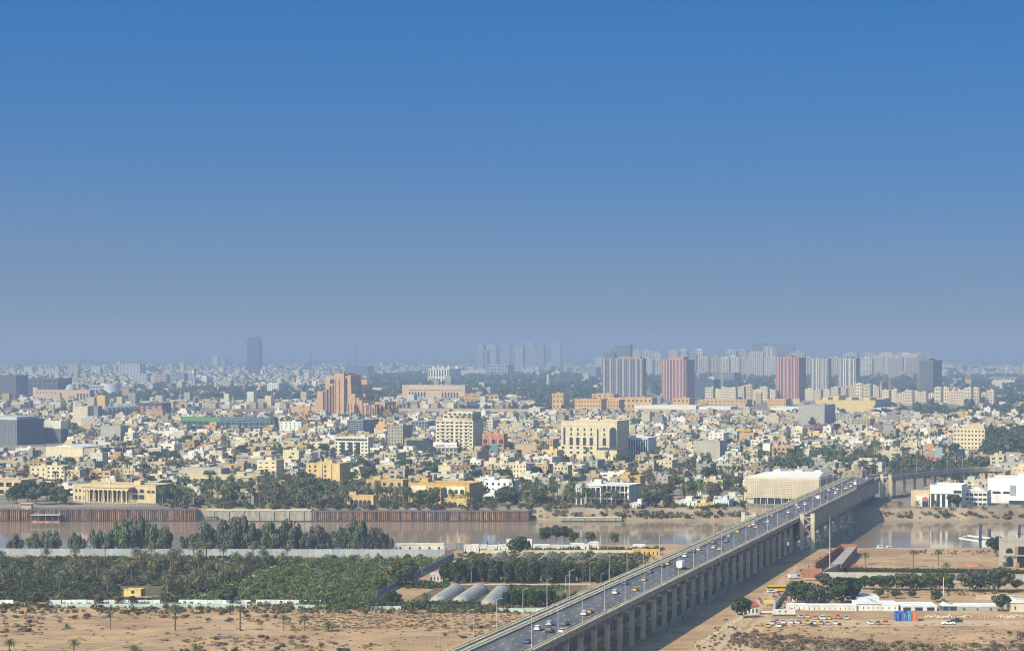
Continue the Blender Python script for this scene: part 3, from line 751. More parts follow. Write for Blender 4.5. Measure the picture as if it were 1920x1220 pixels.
MB().prism_xz([(3 * math.cos(t * .5236), 33 * k + 3 * math.sin(t * .5236)) for t in range(12)], -4.9, -4.45).build('clock_face', M_PLASTER, hd, (.75, .75, .72))
MB().cyl(0, 0, 38 * k, 45 * k, 1.2, .1, 6).build('spire', M_PAINT, r, (.3, .3, .3))
q = P(1028, 727, G); k = q.y / F
r = thing('water_tower', 'dark mushroom-topped water tower among trees left of the grey-blue tower', 'water tower', q, 0, mark='mushroom water tower')
MB().cyl(0, 0, 0, 27 * k, 5.5, 4.2, 12).build('shaft', M_PLASTER, r, (.52, .44, .38))
MB().cyl(0, 0, 27 * k, 32 * k, 4.5, 15, 16).cyl(0, 0, 32 * k, 34 * k, 15, 14, 16).build('tank', M_PLASTER, r, (.16, .16, .17), True)
def crane(label, px, yt, yb, jib, color, back=.3):
    q = P(px, yb, G); k = q.y / F; h = (yb - yt) * k; w = 1.6
    r = thing('tower_crane', label, 'crane', q, 0, 'tower cranes')
    m = MB()
    for sx in (-1, 1):
        for sy in (-1, 1): m.bar((sx * w, sy * w, 0), (sx * w, sy * w, h), .7)
    n = max(6, int(h / 6))
    for j in range(n):
        z0, z1 = h * j / n, h * (j + 1) / n; s_ = 1 if j % 2 else -1
        m.bar((-w * s_, -w, z0), (w * s_, -w, z1), .45).bar((w, -w * s_, z0), (w, w * s_, z1), .45)
    m.build('mast', M_PAINT, r, color)
    J = jib * k; m = MB().bar((-J * back, 0, h), (J, 0, h + abs(J) * .03), 1.0).bar((0, 0, h + 6), (J * .95, 0, h + 1.6), .45)
    m.bar((0, 0, h), (0, 0, h + 6), 1.4).bar((0, 0, h + 6), (-J * back, 0, h + 1), .5)
    m.build('jib', M_PAINT, r, color)
    MB().box(-J * back - 2, -J * back + 2, -1.2, 1.2, h - 3.5, h + .6).build('counterweight', M_CONC, r)
    MB().box(-1.4, 1.4, -3.6, -1.2, h - 2.6, h - .2).build('cab', M_PAINT, r, (.5, .5, .5))
crane('red and white tower crane against the dark unfinished tower', 1722, 662, 742, -52, (.50, .25, .18), .35)
crane('orange tower crane standing among the cream walk-up flats', 1668, 706, 752, -14, (.55, .26, .10))
crane('pale orange tower crane right of the dark glass office', 1354, 696, 750, 8, (.55, .36, .25))
crane('small grey tower crane on the wider dark unfinished tower', 1455, 634, 706, 24, (.3, .3, .32))
crane('yellow tower crane mast over the green netted building site', 437, 752, 790, -4, (.55, .36, .06))
crane('low yellow-grey tower crane before the pink arcaded hall', 836, 753, 782, 32, (.42, .36, .22), .15)
q = P(1880, 728, G)
r = thing('stadium', 'pale stadium with a tiered stand and dark bowl at the right edge', 'stadium', q, TH)
for i in range(5): MB().box(-38 + i * 2, 38 - i * 2, i * 5, 40, i * 5, 5 + i * 5).build('tier', M_PLASTER, r, (.52, .48, .42))
MB().box(-36, 36, 20, 44, 29, 31).build('roof', M_PLASTER, r, (.40, .39, .38))
for x in (-34, -20, 0, 20, 34): MB().box(x - .8, x + .8, 12, 14, 25, 29).build('column', M_PLASTER, r, (.5, .48, .45))
MB().cyl(60, 20, 0, 16, 34, 52, 28).build('bowl', M_PAINT, r, (.15, .17, .21))
# long embankment walls along the second river bend
def long_wall(label, x0, x1, y0, y1, h, color, name='embankment_wall', z=G - 1, th_=1.2, m=None):
    a, b_ = P(x0, y0, z), P(x1, y1, z)
    o = thing(name, label, 'wall', (a + b_) / 2, math.atan2(b_.y - a.y, b_.x - a.x))
    Lh = (b_ - a).length / 2
    MB().box(-Lh, Lh, -th_ / 2, th_ / 2, -1, h).build('wall_body', m or M_PLASTER, o, color)
    MB().box(-Lh, Lh, -th_ / 2 - .25, th_ / 2 + .25, h, h + .5).build('coping', M_PLASTER, o, tuple(min(1, c * 1.08) for c in color))
    return o
long_wall('long tan embankment wall crossing behind the grey silos', -60, 590, 760, 766, 4.5, (.50, .40, .28))
long_wall('long orange-tan embankment wall below the arcaded hall', 735, 1085, 770, 772, 4.5, (.50, .35, .23))
long_wall('orange-tan embankment wall running below the orange office blocks', 1085, 1470, 772, 776, 6, (.50, .36, .24))
long_wall('tan retaining wall in front of the big yellow hall', 1560, 1760, 785, 787, 7, (.46, .37, .26))
long_wall('second lower tan wall behind the arched cream hotel', 950, 1300, 783, 787, 6, (.46, .32, .21))
# ---------------------------------------------------------------- the stepped brick hotel
HB = (.50, .315, .185)
f = Front(593, 700, 700, 788, 735, TH)
hot = thing('stepped_hotel', 'stepped pyramid-like brick hotel with dark vertical window strips', 'hotel', f.O, TH, mark='stepped brick hotel')
take(f.O.x + 30, f.O.y + 40, 90)
def vol(n, xa, xb, yt, y0, y1, strips=0, z0=-1, color=HB):
    o = MB().box(f.x(xa), f.x(xb), y0, y1, z0, f.zz(yt)).build(n, M_PLASTER, hot, color)
    if strips:
        w = f.x(xb) - f.x(xa)
        for i in range(strips):
            x = f.x(xa) + w * (i + .5) / strips; sw = w / strips * .28
            MB().box(x - sw, x + sw, y0 - .45, y0 + .1, f.zz(778), f.zz(yt) - 3).build('window_strip', M_GLASS, o)
    return o
vol('core_tower', 627, 645, 700, 0, 40, 0)
vol('tower_wing', 645, 651, 705, 2.5, 38, 1)
vol('tower_wing', 651, 657, 703, 1.2, 39, 0)
vol('shoulder', 607, 627, 705, 6, 44, 0)
MB().box(f.x(616), f.x(626), 5.4, 6.1, f.zz(719), f.zz(711)).build('dark_opening', M_GLASS, hot)
for i, (a, b_, t) in enumerate(((622, 627, 720), (616, 622, 722), (610, 616, 728), (606, 610, 731), (603, 606, 734))):
    o = vol('window_bay', a, b_, t, 2.5 + i * .7, 50, 0)
    MB().box(f.x(a) + .8, f.x(b_) - 2.4, 1.2 + i * .7, 2.6 + i * .7, f.zz(778), f.zz(t) - 1.5).build('window_strip', M_GLASS, o)
for a, b_, t, y in ((593, 604, 734, 3), (587, 593, 756, 8), (576, 587, 764, 12), (566, 576, 763, 10), (556, 566, 765, 14), (537, 556, 764, 18)):
    vol('stepped_block', a, b_, t, y, y + 44)
for i, (a, b_, t, y) in enumerate(((653, 660, 722, -3), (660, 668, 738, -4), (668, 674, 745, -2), (674, 681, 750, -5), (681, 692, 755, -3), (692, 702, 758, 2))):
    vol('stepped_block', a, b_, t, y, 60 - i * 3)
for i, (a, b_, t, y0, y1) in enumerate(((657, 668, 722, 30, 62), (668, 674, 738, 22, 60), (690, 712, 754, 20, 64))):
    vol('rear_block', a, b_, t, y0, y1)
for i in range(6):
    o = MB().box(f.x(702) + i * 3.6, f.x(702) + i * 3.6 + 2.0, 4 + i * 7, 12 + i * 7, -1, f.zz(760)).build('fin_bay', M_PLASTER, hot, HB)
    MB().box(f.x(702) + i * 3.6 + 2.0, f.x(702) + i * 3.6 + 2.4, 5 + i * 7, 10 + i * 7, 1, f.zz(762)).build('window_strip', M_GLASS, o)
for i in range(7):
    x = f.x(653 + i * 7)
    MB().box(x, x + 1.2, -5.4, -2, 8, f.zz(756 + i * .5)).build('rib', M_PLASTER, hot, (.54, .35, .21))
MB().box(f.x(608), f.x(705), -14, -6, -1, 8).box(f.x(668), f.x(672), -16, -4, 7.9, 24).build('podium', M_PLASTER, hot, HB)
for x in (632, 640): MB().cyl(f.x(x), 12, f.zz(700), f.zz(696), 1.6, 1.6, 8).build('roof_tank', M_PAINT, hot, (.1, .1, .11))
for x in (629, 636, 648): MB().box(f.x(x), f.x(x) + .9, -.4, .05, f.zz(775), f.zz(712)).build('window_strip', M_GLASS, hot)
# ---------------------------------------------------------------- landmark buildings of the middle distance
def windows(r, f, xs, rows, w, hpx, y=-.12, name='window', m=None, color=None):
    for x in xs:
        for py in rows:
            xx = f.x(x); z0 = f.zz(py + hpx); z1 = f.zz(py)
            MB().box(xx - w / 2, xx + w / 2, y, .06, z0, z1).build(name, m or M_GLASS, r, color)
# columned mansion on the river
r, f = bldg('columned_mansion', 'sand-coloured riverside mansion with a long columned portico and arched wing', 'mansion', 137, 292, 909, 943, 302, wall=(.56, .44, .27), blind=True, bits=3, para=.9, mark='columned riverside mansion', dep=24)
pz = f.zz(916)
MB().box(f.x(163), f.x(250), -7, 0, pz - 1.2, pz + .6).box(f.x(160), f.x(253), -7.6, .0, pz + .6, pz + 1.1).build('portico_roof', M_PLASTER, r, (.60, .48, .31))
MB().box(f.x(166), f.x(247), -.1, .05, .3, pz - 1.3).build('portico_recess', M_GLASS, r)
for i in range(10):
    x = f.x(168 + i * 8.6)
    c = MB().cyl(x, -6.2, .3, pz - 1.2, .5, .42, 10).box(x - .7, x + .7, -6.9, -5.5, pz - 1.9, pz - 1.21).box(x - .7, x + .7, -6.9, -5.5, 0, .3).build('column', M_PLASTER, r, (.66, .54, .36))
    if i % 2 == 1: MB().box(x - 1.6, x + 1.6, -.5, .02, .4, pz - 2.5).build('wall_pier', M_PLASTER, r, (.56, .44, .27))
MB().box(f.x(150), f.x(262), -10, -.2, -.4, .02).build('terrace', M_PLASTER, r, (.5, .4, .27))
for x in (143, 150, 158):
    x_ = f.x(x); MB().arch(x_ - .7, x_ + .7, f.zz(925), f.zz(920), -.15, .05).build('arch_window', M_GLASS, r); MB().box(x_ - .6, x_ + .6, -.15, .05, f.zz(939), f.zz(933)).build('window', M_GLASS, r)
for x, q in ((254, 1.9), (266, 1.9), (279, 1.3), (287, 1.3)):
    x_ = f.x(x); MB().arch(x_ - q, x_ + q, f.zz(924), f.zz(917 if q > 1.5 else 919), -.2, .05).build('arch_window', M_GLASS, r)
for x in (254, 266): x_ = f.x(x); MB().box(x_ - 1.9, x_ + 1.9, -.2, .05, f.zz(936), f.zz(928)).build('porch_opening', M_GLASS, r)
# villa at the left edge
bldg('terraced_villa', 'sand-coloured two-level villa with open terraces at the left edge', 'villa', -30, 38, 899, 928, 42, wall=(.55, .42, .27), nb=5, nf=2, pier=.3, band=.42, skind=1.6, bits=3, mark='terraced villa')
# long wall building with an arched gate
r, f = bldg('walled_compound', 'long plain sand-coloured compound building with one arched gateway', 'building', 334, 482, 892, 912, 486, wall=(.57, .46, .29), blind=True, bits=1, dep=14, mark='long plain compound building')
x_ = f.x(455); MB().arch(x_ - 4.2, x_ + 4.2, 0, f.zz(896), -.3, .05).build('gateway', M_GLASS, r)
MB().box(f.x(325), f.x(398), 15, 30, 0, f.H + 4.5).build('upper_wing', M_PLASTER, r, (.40, .37, .31))
# big sheds at the left edge, the shade of their flanks put into the wall colour
r, f = bldg('exhibition_shed', 'huge shed with shade-darkened walls and pale roof panels at the left edge', 'warehouse', -60, 32, 787, 834, 82, wall=(.15, .16, .185), blind=True, bits=0, mark='huge shade-darkened shed')
MB().box(-f.W / 2, f.W / 2 - 3, 4, f.D - 4, f.H - .9, f.H + 3.2).build('roof_monitor', M_PAINT, r, (.46, .46, .45))
for i in range(14): MB().box(-f.W / 2 + (i + .4) * f.W / 14, -f.W / 2 + (i + .48) * f.W / 14, -.3, .02, 0, f.H - 2).build('wall_rib', M_PAINT, r, (.18, .19, .215))
r, f = bldg('exhibition_shed', 'shed with shade-darkened walls and white parapet right of the huge shed', 'warehouse', 82, 114, 789, 830, 127, wall=(.15, .155, .17), blind=True, bits=0)
MB().box(-f.W / 2 - .2, f.W / 2 + .2, -.4, f.D + .2, f.H - 9, f.H).build('white_fascia', M_PAINT, r, (.66, .62, .52))
bldg('office_slab', 'tall cream slab with blank front left of the grey silos', 'office block', 137, 164, 761, 798, 168, wall=(.60, .51, .37), nb=6, nf=8, pier=.85, band=.7, skind=.4, dep=16, mark='tall cream slab by the silos')
bldg('office_slab', 'dark grey windowless slab between cream slab and silos', 'office block', 168, 184, 761, 790, 192, wall=(.22, .225, .235), blind=True, bits=2)
# silos
for i in range(8):
    q = P(197 + i * 8.2, 789 - i * .4, G); h = 24 * q.y / F
    o = thing('silo', 'grey concrete silo beside the blue-framed hall, %s counting rightwards' % ordw(i), 'silo', q, 0, 'grey grain silos', 'grey silos' if i == 3 else None)
    MB().cyl(0, 0, -1, h, 7.4, 7.4, 16).build('barrel', M_CONC, o, None, True); MB().cyl(0, 0, h, h + 1.5, 7.6, 6.5, 16).build('cap', M_PAINT, o, (.35, .34, .33))
    MB().box(-1.6, 1.6, -1.6, 1.6, h + 1.5, h + 4.5).build('hoist_head', M_PAINT, o, (.32, .32, .34))
    take(q.x, q.y, 9)
r, f = bldg('framed_hall', 'dark blue steel-framed hall with tall orange brick panels', 'hall', 260, 304, 756, 786, 320, wall=(.045, .075, .15), nb=4, nf=1, pier=.22, band=.2, skind=.8, glass=(.42, .19, .09), bits=0, mark='blue-framed hall')
# green-netted construction site
r, f = bldg('building_site', 'long low building site with open floors and bright green netting', 'building site', 340, 508, 783, 806, 520, wall=(.17, .20, .21), nb=16, nf=3, pier=.14, band=.24, skind=.5, bits=0, mark='green-netted building site', para=.6)
MB().box(f.x(341), f.x(412), -1.2, -.9, f.zz(791), f.zz(784)).build('green_netting', M_PAINT, r, (.07, .22, .06))
MB().box(f.x(412), f.x(508), -1.1, -.8, f.zz(789), f.zz(786)).build('blue_netting', M_PAINT, r, (.05, .17, .22))
bldg('blank_block', 'plain grey concrete block with a blank front behind the palms', 'building', 188, 226, 798, 826, 241, wall=(.38, .36, .32), blind=True, bits=3, mark='plain grey concrete block')
bldg('office_block', 'white-framed showroom with dark purple front left of the building site', 'showroom', 334, 363, 770, 786, 375, wall=(.55, .55, .55), nb=2, nf=1, pier=.1, band=.3, glass=(.05, .05, .12))
# cream depot with grey flanks
r, f = bldg('depot', 'cream depot hall with low gable, grey side bays and dark ribbed flank', 'warehouse', 86, 155, 838, 864, None, wall=(.62, .54, .38), blind=True, bits=0, dep=40, mark='cream gabled depot')
MB().prism_xz([(-f.W / 2, f.H - .9), (f.W / 2, f.H - .9), (0, f.H + 1.8)], .5, f.D).build('gable_roof', M_PAINT, r, (.66, .66, .62))
MB().box(f.x(58), f.x(86), 3, 40, -.5, f.H - 1).build('side_bay', M_CONC, r); MB().box(f.x(155), f.x(180), 1, 30, -.5, f.H - 1).build('side_bay', M_CONC, r)
for i in range(16): MB().box(f.x(180) + 1.2 * i, f.x(180) + 1.2 * i + .8, 5 + i * 3.0, 8 + i * 3.0, -.5, f.H - 1.5).build('dark_rib', M_PAINT, r, (.075, .06, .075))
MB().box(f.x(107), f.x(154), -.3, .02, 0, f.zz(856)).build('tan_dado', M_PLASTER, r, (.50, .34, .20))
# yellow-fronted flats
r, f = bldg('yellow_flats', 'mustard-yellow four-storey block with a grooved shaded flank', 'apartment block', 574, 637, 868, 912, 655, wall=(.60, .44, .20), blind=True, bits=4, mark='mustard-yellow block', dep=20)
windows(r, f, (581, 591, 610), (873, 881), 1.6, 4)
windows(r, f, (581, 591, 610), (890, 898), 1.6, 4)
for x in (604.5, 622): MB().box(f.x(x) - .25, f.x(x) + .25, -.3, .03, 0, f.H - 1).build('drain_pipe', M_PAINT, r, (.2, .15, .1))
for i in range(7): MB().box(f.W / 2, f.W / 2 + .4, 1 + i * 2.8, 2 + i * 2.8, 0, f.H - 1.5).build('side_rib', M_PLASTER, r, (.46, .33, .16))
# banded cream office
r, f = bldg('banded_office', 'cream office with dark attic band and dark vertical window bays', 'office block', 628, 690, 819, 854, 699, wall=(.66, .60, .46), nb=9, nf=5, pier=.5, band=.5, bits=2, mark='banded cream office')
MB().box(f.x(632), f.x(685), -.7, -.3, f.zz(826), f.zz(823)).build('attic_band', M_GLASS, r)
for x in (643, 657.5, 671.5): MB().box(f.x(x) - 2.3, f.x(x) + 2.3, -.6, -.2, 1, f.zz(829)).build('dark_bay', M_GLASS, r)
# stepped cream hotel tower with billboard
r, f = bldg('balcony_hotel', 'cream balconied hotel tower stepped at the top with a shaded flank', 'hotel', 819, 886, 788, 842, 905, wall=(.64, .55, .41), nb=8, nf=8, pier=.5, band=.52, skind=.9, bits=0, mark='balconied hotel tower', para=.8)
for a, b_, t in ((829, 900, 777), (838, 890, 772)):
    x0, x1 = f.x(a), min(f.W / 2 - 1, f.x(b_)); z0 = f.H - .8
    MB().box(x0, x1, 2, f.D - 2, z0, f.zz(t)).build('upper_storeys', M_PLASTER, r, (.64, .55, .41))
    for q in range(5): MB().box(x0 + (x1 - x0) * (q + .2) / 5, x0 + (x1 - x0) * (q + .75) / 5, 1.6, 2.1, f.zz(t + 6), f.zz(t + 3)).build('window', M_GLASS, r)
MB().bar((f.x(857), 6, f.zz(772)), (f.x(857), 6, f.zz(757)), .5).build('aerial', M_PAINT, r, (.5, .4, .35))
for j in range(8):
    for q in range(4): MB().box(f.x(829 + q * 15) - 3, f.x(829 + q * 15) + 3, -2.2, -.8, 4 + j * f.H / 8.6, 4.9 + j * f.H / 8.6).build('balcony', M_PLASTER, r, (.66, .58, .44))
r, f = bldg('shop_block', 'low shop block under a wide white billboard with dark red lettering strokes', 'shop', 813, 857, 838, 854, 860, wall=(.42, .36, .28), nb=6, nf=2, pier=.3, band=.4, bits=0, dep=14)
sg = MB().box(f.x(813), f.x(857), -1.2, -.7, f.zz(838.5), f.zz(829)).build('billboard', M_PAINT, r, (.68, .66, .60))
rn = random.Random(4)
for q in range(9):
    x = f.x(818 + q * 1.9); MB().box(x, x + .6, -1.3, -1.19, f.zz(836.5), f.zz(834 - rn.random() * 2)).box(x, x + 1.1, -1.3, -1.195, f.zz(836.5), f.zz(835.6)).build('lettering', M_PAINT, sg, (.05, .05, .06))
for q in range(7):
    x = f.x(838 + q * 2.3); MB().box(x, x + .9, -1.3, -1.19, f.zz(836), f.zz(833.5)).build('lettering', M_PAINT, sg, (.50, .30, .24))
bldg('concrete_office', 'grey-brown six-storey office with an overhanging pale top', 'office block', 728, 755, 797, 834, 773, wall=(.36, .31, .25), nb=5, nf=6, pier=.7, band=.5, mark='grey-brown six-storey office')
bldg('glass_office', 'dark teal glass office with horizontal bands before the hotel', 'office block', 763, 806, 826, 850, 813, wall=(.05, .075, .085), nb=2, nf=6, pier=.05, band=.35, bits=1, mark='dark teal glass office')
bldg('glass_office', 'open grey construction frame between the brick hotel and the balconied hotel', 'building site', 773, 802, 789, 806, 826, wall=(.40, .44, .43), nb=5, nf=3, pier=.12, band=.16, bits=0)
bldg('glass_office', 'pale greenish scaffold-wrapped block below the stepped brick hotel', 'building site', 652, 680, 787, 812, 710, wall=(.32, .36, .36), nb=10, nf=6, pier=.16, band=.18, bits=0)
r, f = bldg('brick_school', 'bright orange-brick block with arched gables and a teal entrance', 'building', 905, 944, 813, 847, 951, wall=(.52, .24, .11), nb=3, nf=4, pier=.55, band=.5, bits=1, mark='orange-brick block with arches')
for x in (910.5, 926, 940): MB().arch(f.x(x) - 3.2, f.x(x) + 3.2, f.zz(834), f.zz(817), -.9, -.3).build('arched_bay', M_BRICK, r); MB().arch(f.x(x) - 2, f.x(x) + 2, f.zz(831), f.zz(823), -1.1, -.8).build('arch_window', M_GLASS, r)
MB().box(f.x(917), f.x(935), -1.2, -.6, 0, f.zz(833)).build('teal_entrance', M_PAINT, r, (.07, .20, .22))
# ochre villa with arches by the river
OC = (.56, .36, .12)
r, f = bldg('ochre_villa', 'ochre riverside villa with round arches and cream wall panels', 'villa', 766, 880, 906, 946, 893, wall=OC, blind=True, bits=3, mark='ochre arched villa', dep=26)
MB().box(f.x(772), f.x(800), -.5, .02, f.zz(930), f.zz(912)).box(f.x(838), f.x(873), -.5, .02, f.zz(927), f.zz(912)).build('cream_panel', M_PLASTER, r, (.68, .60, .44))
for x, w_, t, q in ((769, 1.2, 916, 928), (808, 1.6, 915, 926), (818, 2, 914, 930), (833, 2.2, 914, 944), (845, 1.4, 917, 926), (856, 1.1, 918, 925), (867, 1.5, 917, 926)):
    MB().arch(f.x(x) - w_, f.x(x) + w_, f.zz(q), f.zz(t), -.75, -.02).build('arch_window', M_GLASS, r)
MB().box(f.x(845), f.x(890), -12, -2, -.5, f.zz(932)).build('annex', M_PLASTER, r, (.58, .44, .21))
r, f = bldg('ochre_villa', 'ochre villa with small arches half hidden by the riverside palms', 'villa', 650, 700, 928, 951, 706, wall=(.54, .37, .17), blind=True, bits=1, mark='half-hidden ochre villa')
for x in (660, 668, 676, 684, 692): MB().arch(f.x(x) - 1.3, f.x(x) + 1.3, 0, f.zz(937), -.3, .03).build('arch_window', M_GLASS, r)
bldg('ochre_villa', 'ochre upper villa rising behind the tall riverside palms', 'villa', 688, 755, 899, 938, 765, wall=(.52, .36, .19), nb=5, nf=3, pier=.6, band=.5, bits=2)
r, f = bldg('white_villa', 'white cubic modern villa with blue-grey windows right of the ochre villa', 'villa', 909, 962, 900, 932, 973, wall=(.74, .75, .76), nb=5, nf=3, pier=.6, band=.55, bits=3, mark='white cubic villa')
MB().box(f.x(912), f.x(930), -3.4, -.5, 0, f.zz(918)).build('porch', M_PLASTER, r, (.74, .75, .76))
# arched cream hotel
CA = (.62, .525, .36)
r, f = bldg('arched_hotel', 'large cream hotel block with tall arched recess and dark window groups', 'hotel', 1052, 1157, 789, 862, 1165, wall=CA, blind=True, bits=2, para=1.4, mark='large arched cream hotel', dep=40)
windows(r, f, (1071, 1083.5, 1096, 1108.5, 1133), (803,), 1.6, 5, -.25); windows(r, f, (1071, 1083.5, 1096, 1108.5, 1133), (812,), 1.6, 5, -.25)
windows(r, f, (1071, 1083.5, 1096, 1108.5, 1133), (821,), 3.3, 14, -.3, 'tall_window')
windows(r, f, (1056, 1071, 1083.5, 1096, 1108.5, 1133, 1146, 1154), (838,), 2.6, 4, -.25); windows(r, f, (1056, 1071, 1083.5, 1096, 1108.5, 1133, 1146, 1154), (847,), 2.6, 4, -.25); windows(r, f, (1056, 1096, 1146), (856,), 2.4, 4, -.25)
MB().box(f.x(1119.5), f.x(1122), -.3, .05, 1, f.zz(804)).build('stair_strip', M_GLASS, r)
MB().arch(f.x(1056.5), f.x(1060), f.zz(834), f.zz(802), -.3, .05).build('arched_recess', M_GLASS, r)
MB().arch(f.x(1143), f.x(1157) - .6, f.zz(838), f.zz(801), -.5, .05).build('arched_recess', M_GLASS, r)
for i in range(3): MB().box(-f.W / 2 - .1, f.W / 2 + .1, -.2, .0, f.zz(799.5 + [0, 17.5, 35][i]), f.zz(799 + [0, 17.5, 35][i])).build('string_course', M_PLASTER, r, (.56, .46, .30))
MB().box(f.x(1128), f.x(1165), -14, -.3, 0, f.zz(841)).build('entrance_wing', M_PLASTER, r, (.62, .52, .34)); MB().box(f.x(1127), f.x(1178), -15, 4, f.zz(841), f.zz(839)).build('canopy', M_PAINT, r, (.05, .06, .08))
r, f = bldg('finned_office', 'dark glass office with white vertical fins right of the arched hotel', 'office block', 1166, 1214, 820, 858, 1229, wall=(.70, .72, .74), nb=11, nf=1, pier=.34, band=.08, skind=1.0, bits=1, mark='white-finned office', front_only=False)
# white framed riverside building
r, f = bldg('framed_pavilion', 'white open-framed riverside building with stepped columns and glass', 'building', 1086, 1176, 909, 946, 1197, wall=(.70, .69, .64), nb=12, nf=3, pier=.12, band=.12, skind=1.8, bits=1, para=.5, mark='white open-framed building')
MB().box(f.x(1085), f.x(1132), -8, -1.9, f.zz(912) - .6, f.zz(912)).build('roof_frame', M_PLASTER, r, (.7, .69, .64))
for i in range(6): MB().box(f.x(1086 + i * 9), f.x(1086 + i * 9) + .9, -7.8, -7.0, -.4, f.zz(912) - .61).build('column', M_PLASTER, r, (.72, .71, .66))
# congress hall beside the bridge
HC = (.64, .54, .40)
r, f = bldg('congress_hall', 'cream hall clad in a square-gridded screen with white folded roof', 'hall', 1395, 1536, 897, 946, 1570, wall=HC, blind=True, bits=0, para=.6, mark='cream gridded hall', dep=60)
dz0, dz1 = f.zz(934), f.H - .4
MB().box(f.x(1412), f.W / 2 - 2, -.25, .05, -.2, f.zz(935)).build('open_ground_floor', M_GLASS, r)
for i in range(10): x = f.x(1414 + i * 13); MB().cyl(x, -.9, -.3, f.zz(934), .35, .35, 8).build('column', M_CONC_PALE, r)
for i in range(36): x = -f.W / 2 + f.W * (i + .5) / 36; MB().box(x - .28, x + .28, -1.7, -1.25, dz0, dz1).build('screen_fin', M_PLASTER, r, (.66, .56, .43))
for i in range(9): z = dz0 + (dz1 - dz0) * i / 8; MB().box(-f.W / 2, f.W / 2 + .6, -1.6, -1.3, z - .28, z + .28).build('screen_band', M_PLASTER, r, (.68, .60, .47))
for i in range(12): MB().box(f.W / 2 + .2, f.W / 2 + .6, (i + .3) * 60 / 12, (i + .6) * 60 / 12, 2, dz1).build('side_fin', M_PLASTER, r, (.6, .5, .38))
m = MB(); m.add([(-f.W / 2 + 1, 1, f.H), (f.W / 2 - 1, 1, f.H), (f.W / 2 - 1, 58, f.H + .6), (-f.W / 2 + 1, 58, f.H + .6), (-f.W * .18, 26, f.H + 3.4), (f.W * .44, 30, f.H + 3.2)], [(0, 1, 5, 4), (1, 2, 5), (2, 3, 4, 5), (3, 0, 4)])
m.build('folded_roof', M_PAINT, r, (.74, .70, .62))
for q in (.2, .5, .75): MB().box(-f.W / 2 + f.W * q, -f.W / 2 + f.W * (q + .09), 45, 55, f.H, f.H + 3.2).build('roof_unit', M_PAINT, r, (.7, .66, .58))
# cream block on the right and neighbours
r, f = bldg('cream_block', 'cream five-storey block with a raised tiled corner beside the tree mass', 'office block', 1788, 1846, 803, 842, 1849, wall=(.66, .55, .36), nb=9, nf=5, pier=.55, band=.55, bits=0, mark='cream block with raised corner', dep=16)
MB().box(f.x(1812), f.x(1845), 1, 12, f.H - 1, f.zz(795)).build('raised_corner', M_PLASTER, r, (.6, .42, .28))
bldg('concrete_shell', 'bare grey concrete office shell with a dark slot down its front', 'office block', 1497, 1546, 759, 796, 1566, wall=(.37, .35, .31), blind=True, bits=2, mark='bare concrete office shell')
bldg('grey_office', 'blank grey block with shaded right wing before the palm clump', 'building', 1303, 1350, 826, 864, 1363, wall=(.40, .37, .32), blind=True, bits=3, mark='blank grey block')
bldg('white_slab', 'slim white windowless slab rising among palms behind the gridded hall', 'building', 1430, 1444, 831, 866, 1447, wall=(.70, .66, .58), blind=True, bits=0, mark='slim white slab')
bldg('orange_shops', 'orange shop block with white trim behind the gridded hall', 'shop', 1442, 1488, 836, 862, 1500, wall=(.52, .34, .20), nb=6, nf=3, pier=.4, band=.5, bits=2, mark='orange shop block')
# white modern buildings on the right bank
r, f = bldg('bank_hall', 'white hall with five tall dark window slots on the right bank', 'hall', 1744, 1803, 909, 951, 1812, wall=(.74, .73, .71), blind=True, bits=0, mark='white hall with tall slots', dep=26)
for x in (1749, 1759, 1769, 1780, 1795): MB().box(f.x(x) - 1.1, f.x(x) + 1.1, -.3, .05, .3, f.zz(927)).build('tall_window', M_GLASS, r)
MB().box(-f.W / 2 - .3, f.W / 2 + .3, -.6, .05, f.zz(926), f.zz(924.6)).build('ledge', M_PLASTER, r, (.7, .69, .66)); MB().box(f.x(1788), f.x(1802), -.5, .04, f.zz(925), f.zz(919)).build('loggia', M_GLASS, r)
MB().box(f.x(1707), f.x(1742), 2, 18, -.5, f.zz(922)).build('tan_wing', M_PLASTER, r, (.56, .42, .28))
MB().box(f.x(1719), f.x(1741), .6, 1.9, -.5, f.zz(931)).build('low_porch', M_PLASTER, r, (.70, .66, .6)); MB().arch(f.x(1729), f.x(1740), 0, f.zz(932), .2, .62).build('red_arch', M_PLASTER, r, (.42, .15, .09)); MB().box(f.x(1729), f.x(1740), .12, .22, 0, f.zz(941)).build('shop_window', M_GLASS, r)
r, f = bldg('white_complex', 'white modern complex with strip windows at the right edge', 'building', 1852, 1935, 896, 944, 1960, wall=(.74, .73, .70), blind=True, bits=1, mark='white modern complex', dep=30)
MB().box(f.x(1861), f.x(1876), -.3, .05, f.zz(926), f.zz(922)).box(f.x(1881), f.x(1893), -.3, .05, f.zz(926), f.zz(922)).build('strip_window', M_GLASS, r)
MB().box(f.x(1894), f.x(1904), -.6, .0, f.zz(940), f.zz(910)).build('grey_bay', M_PAINT, r, (.24, .26, .3)); MB().box(f.x(1893), f.x(1935), -10, -1, f.zz(937), f.zz(930)).build('balcony_band', M_PLASTER, r, (.76, .75, .72)); MB().box(f.x(1895), f.x(1935), -9, -1, f.zz(943), f.zz(937)).build('dark_recess', M_GLASS, r)
r, f = bldg('white_complex', 'low white wing with dark terrace beside the white modern complex', 'building', 1810, 1850, 920, 948, 1862, wall=(.70, .68, .64), nb=5, nf=3, pier=.2, band=.5, bits=2, dep=20)
MB().prism_xz([(-f.W * .4, f.H), (f.W * .4, f.H), (f.W * .1, f.H + 2.4)], 2, 14).build('pitched_roof', M_PLASTER, r, (.68, .66, .62))
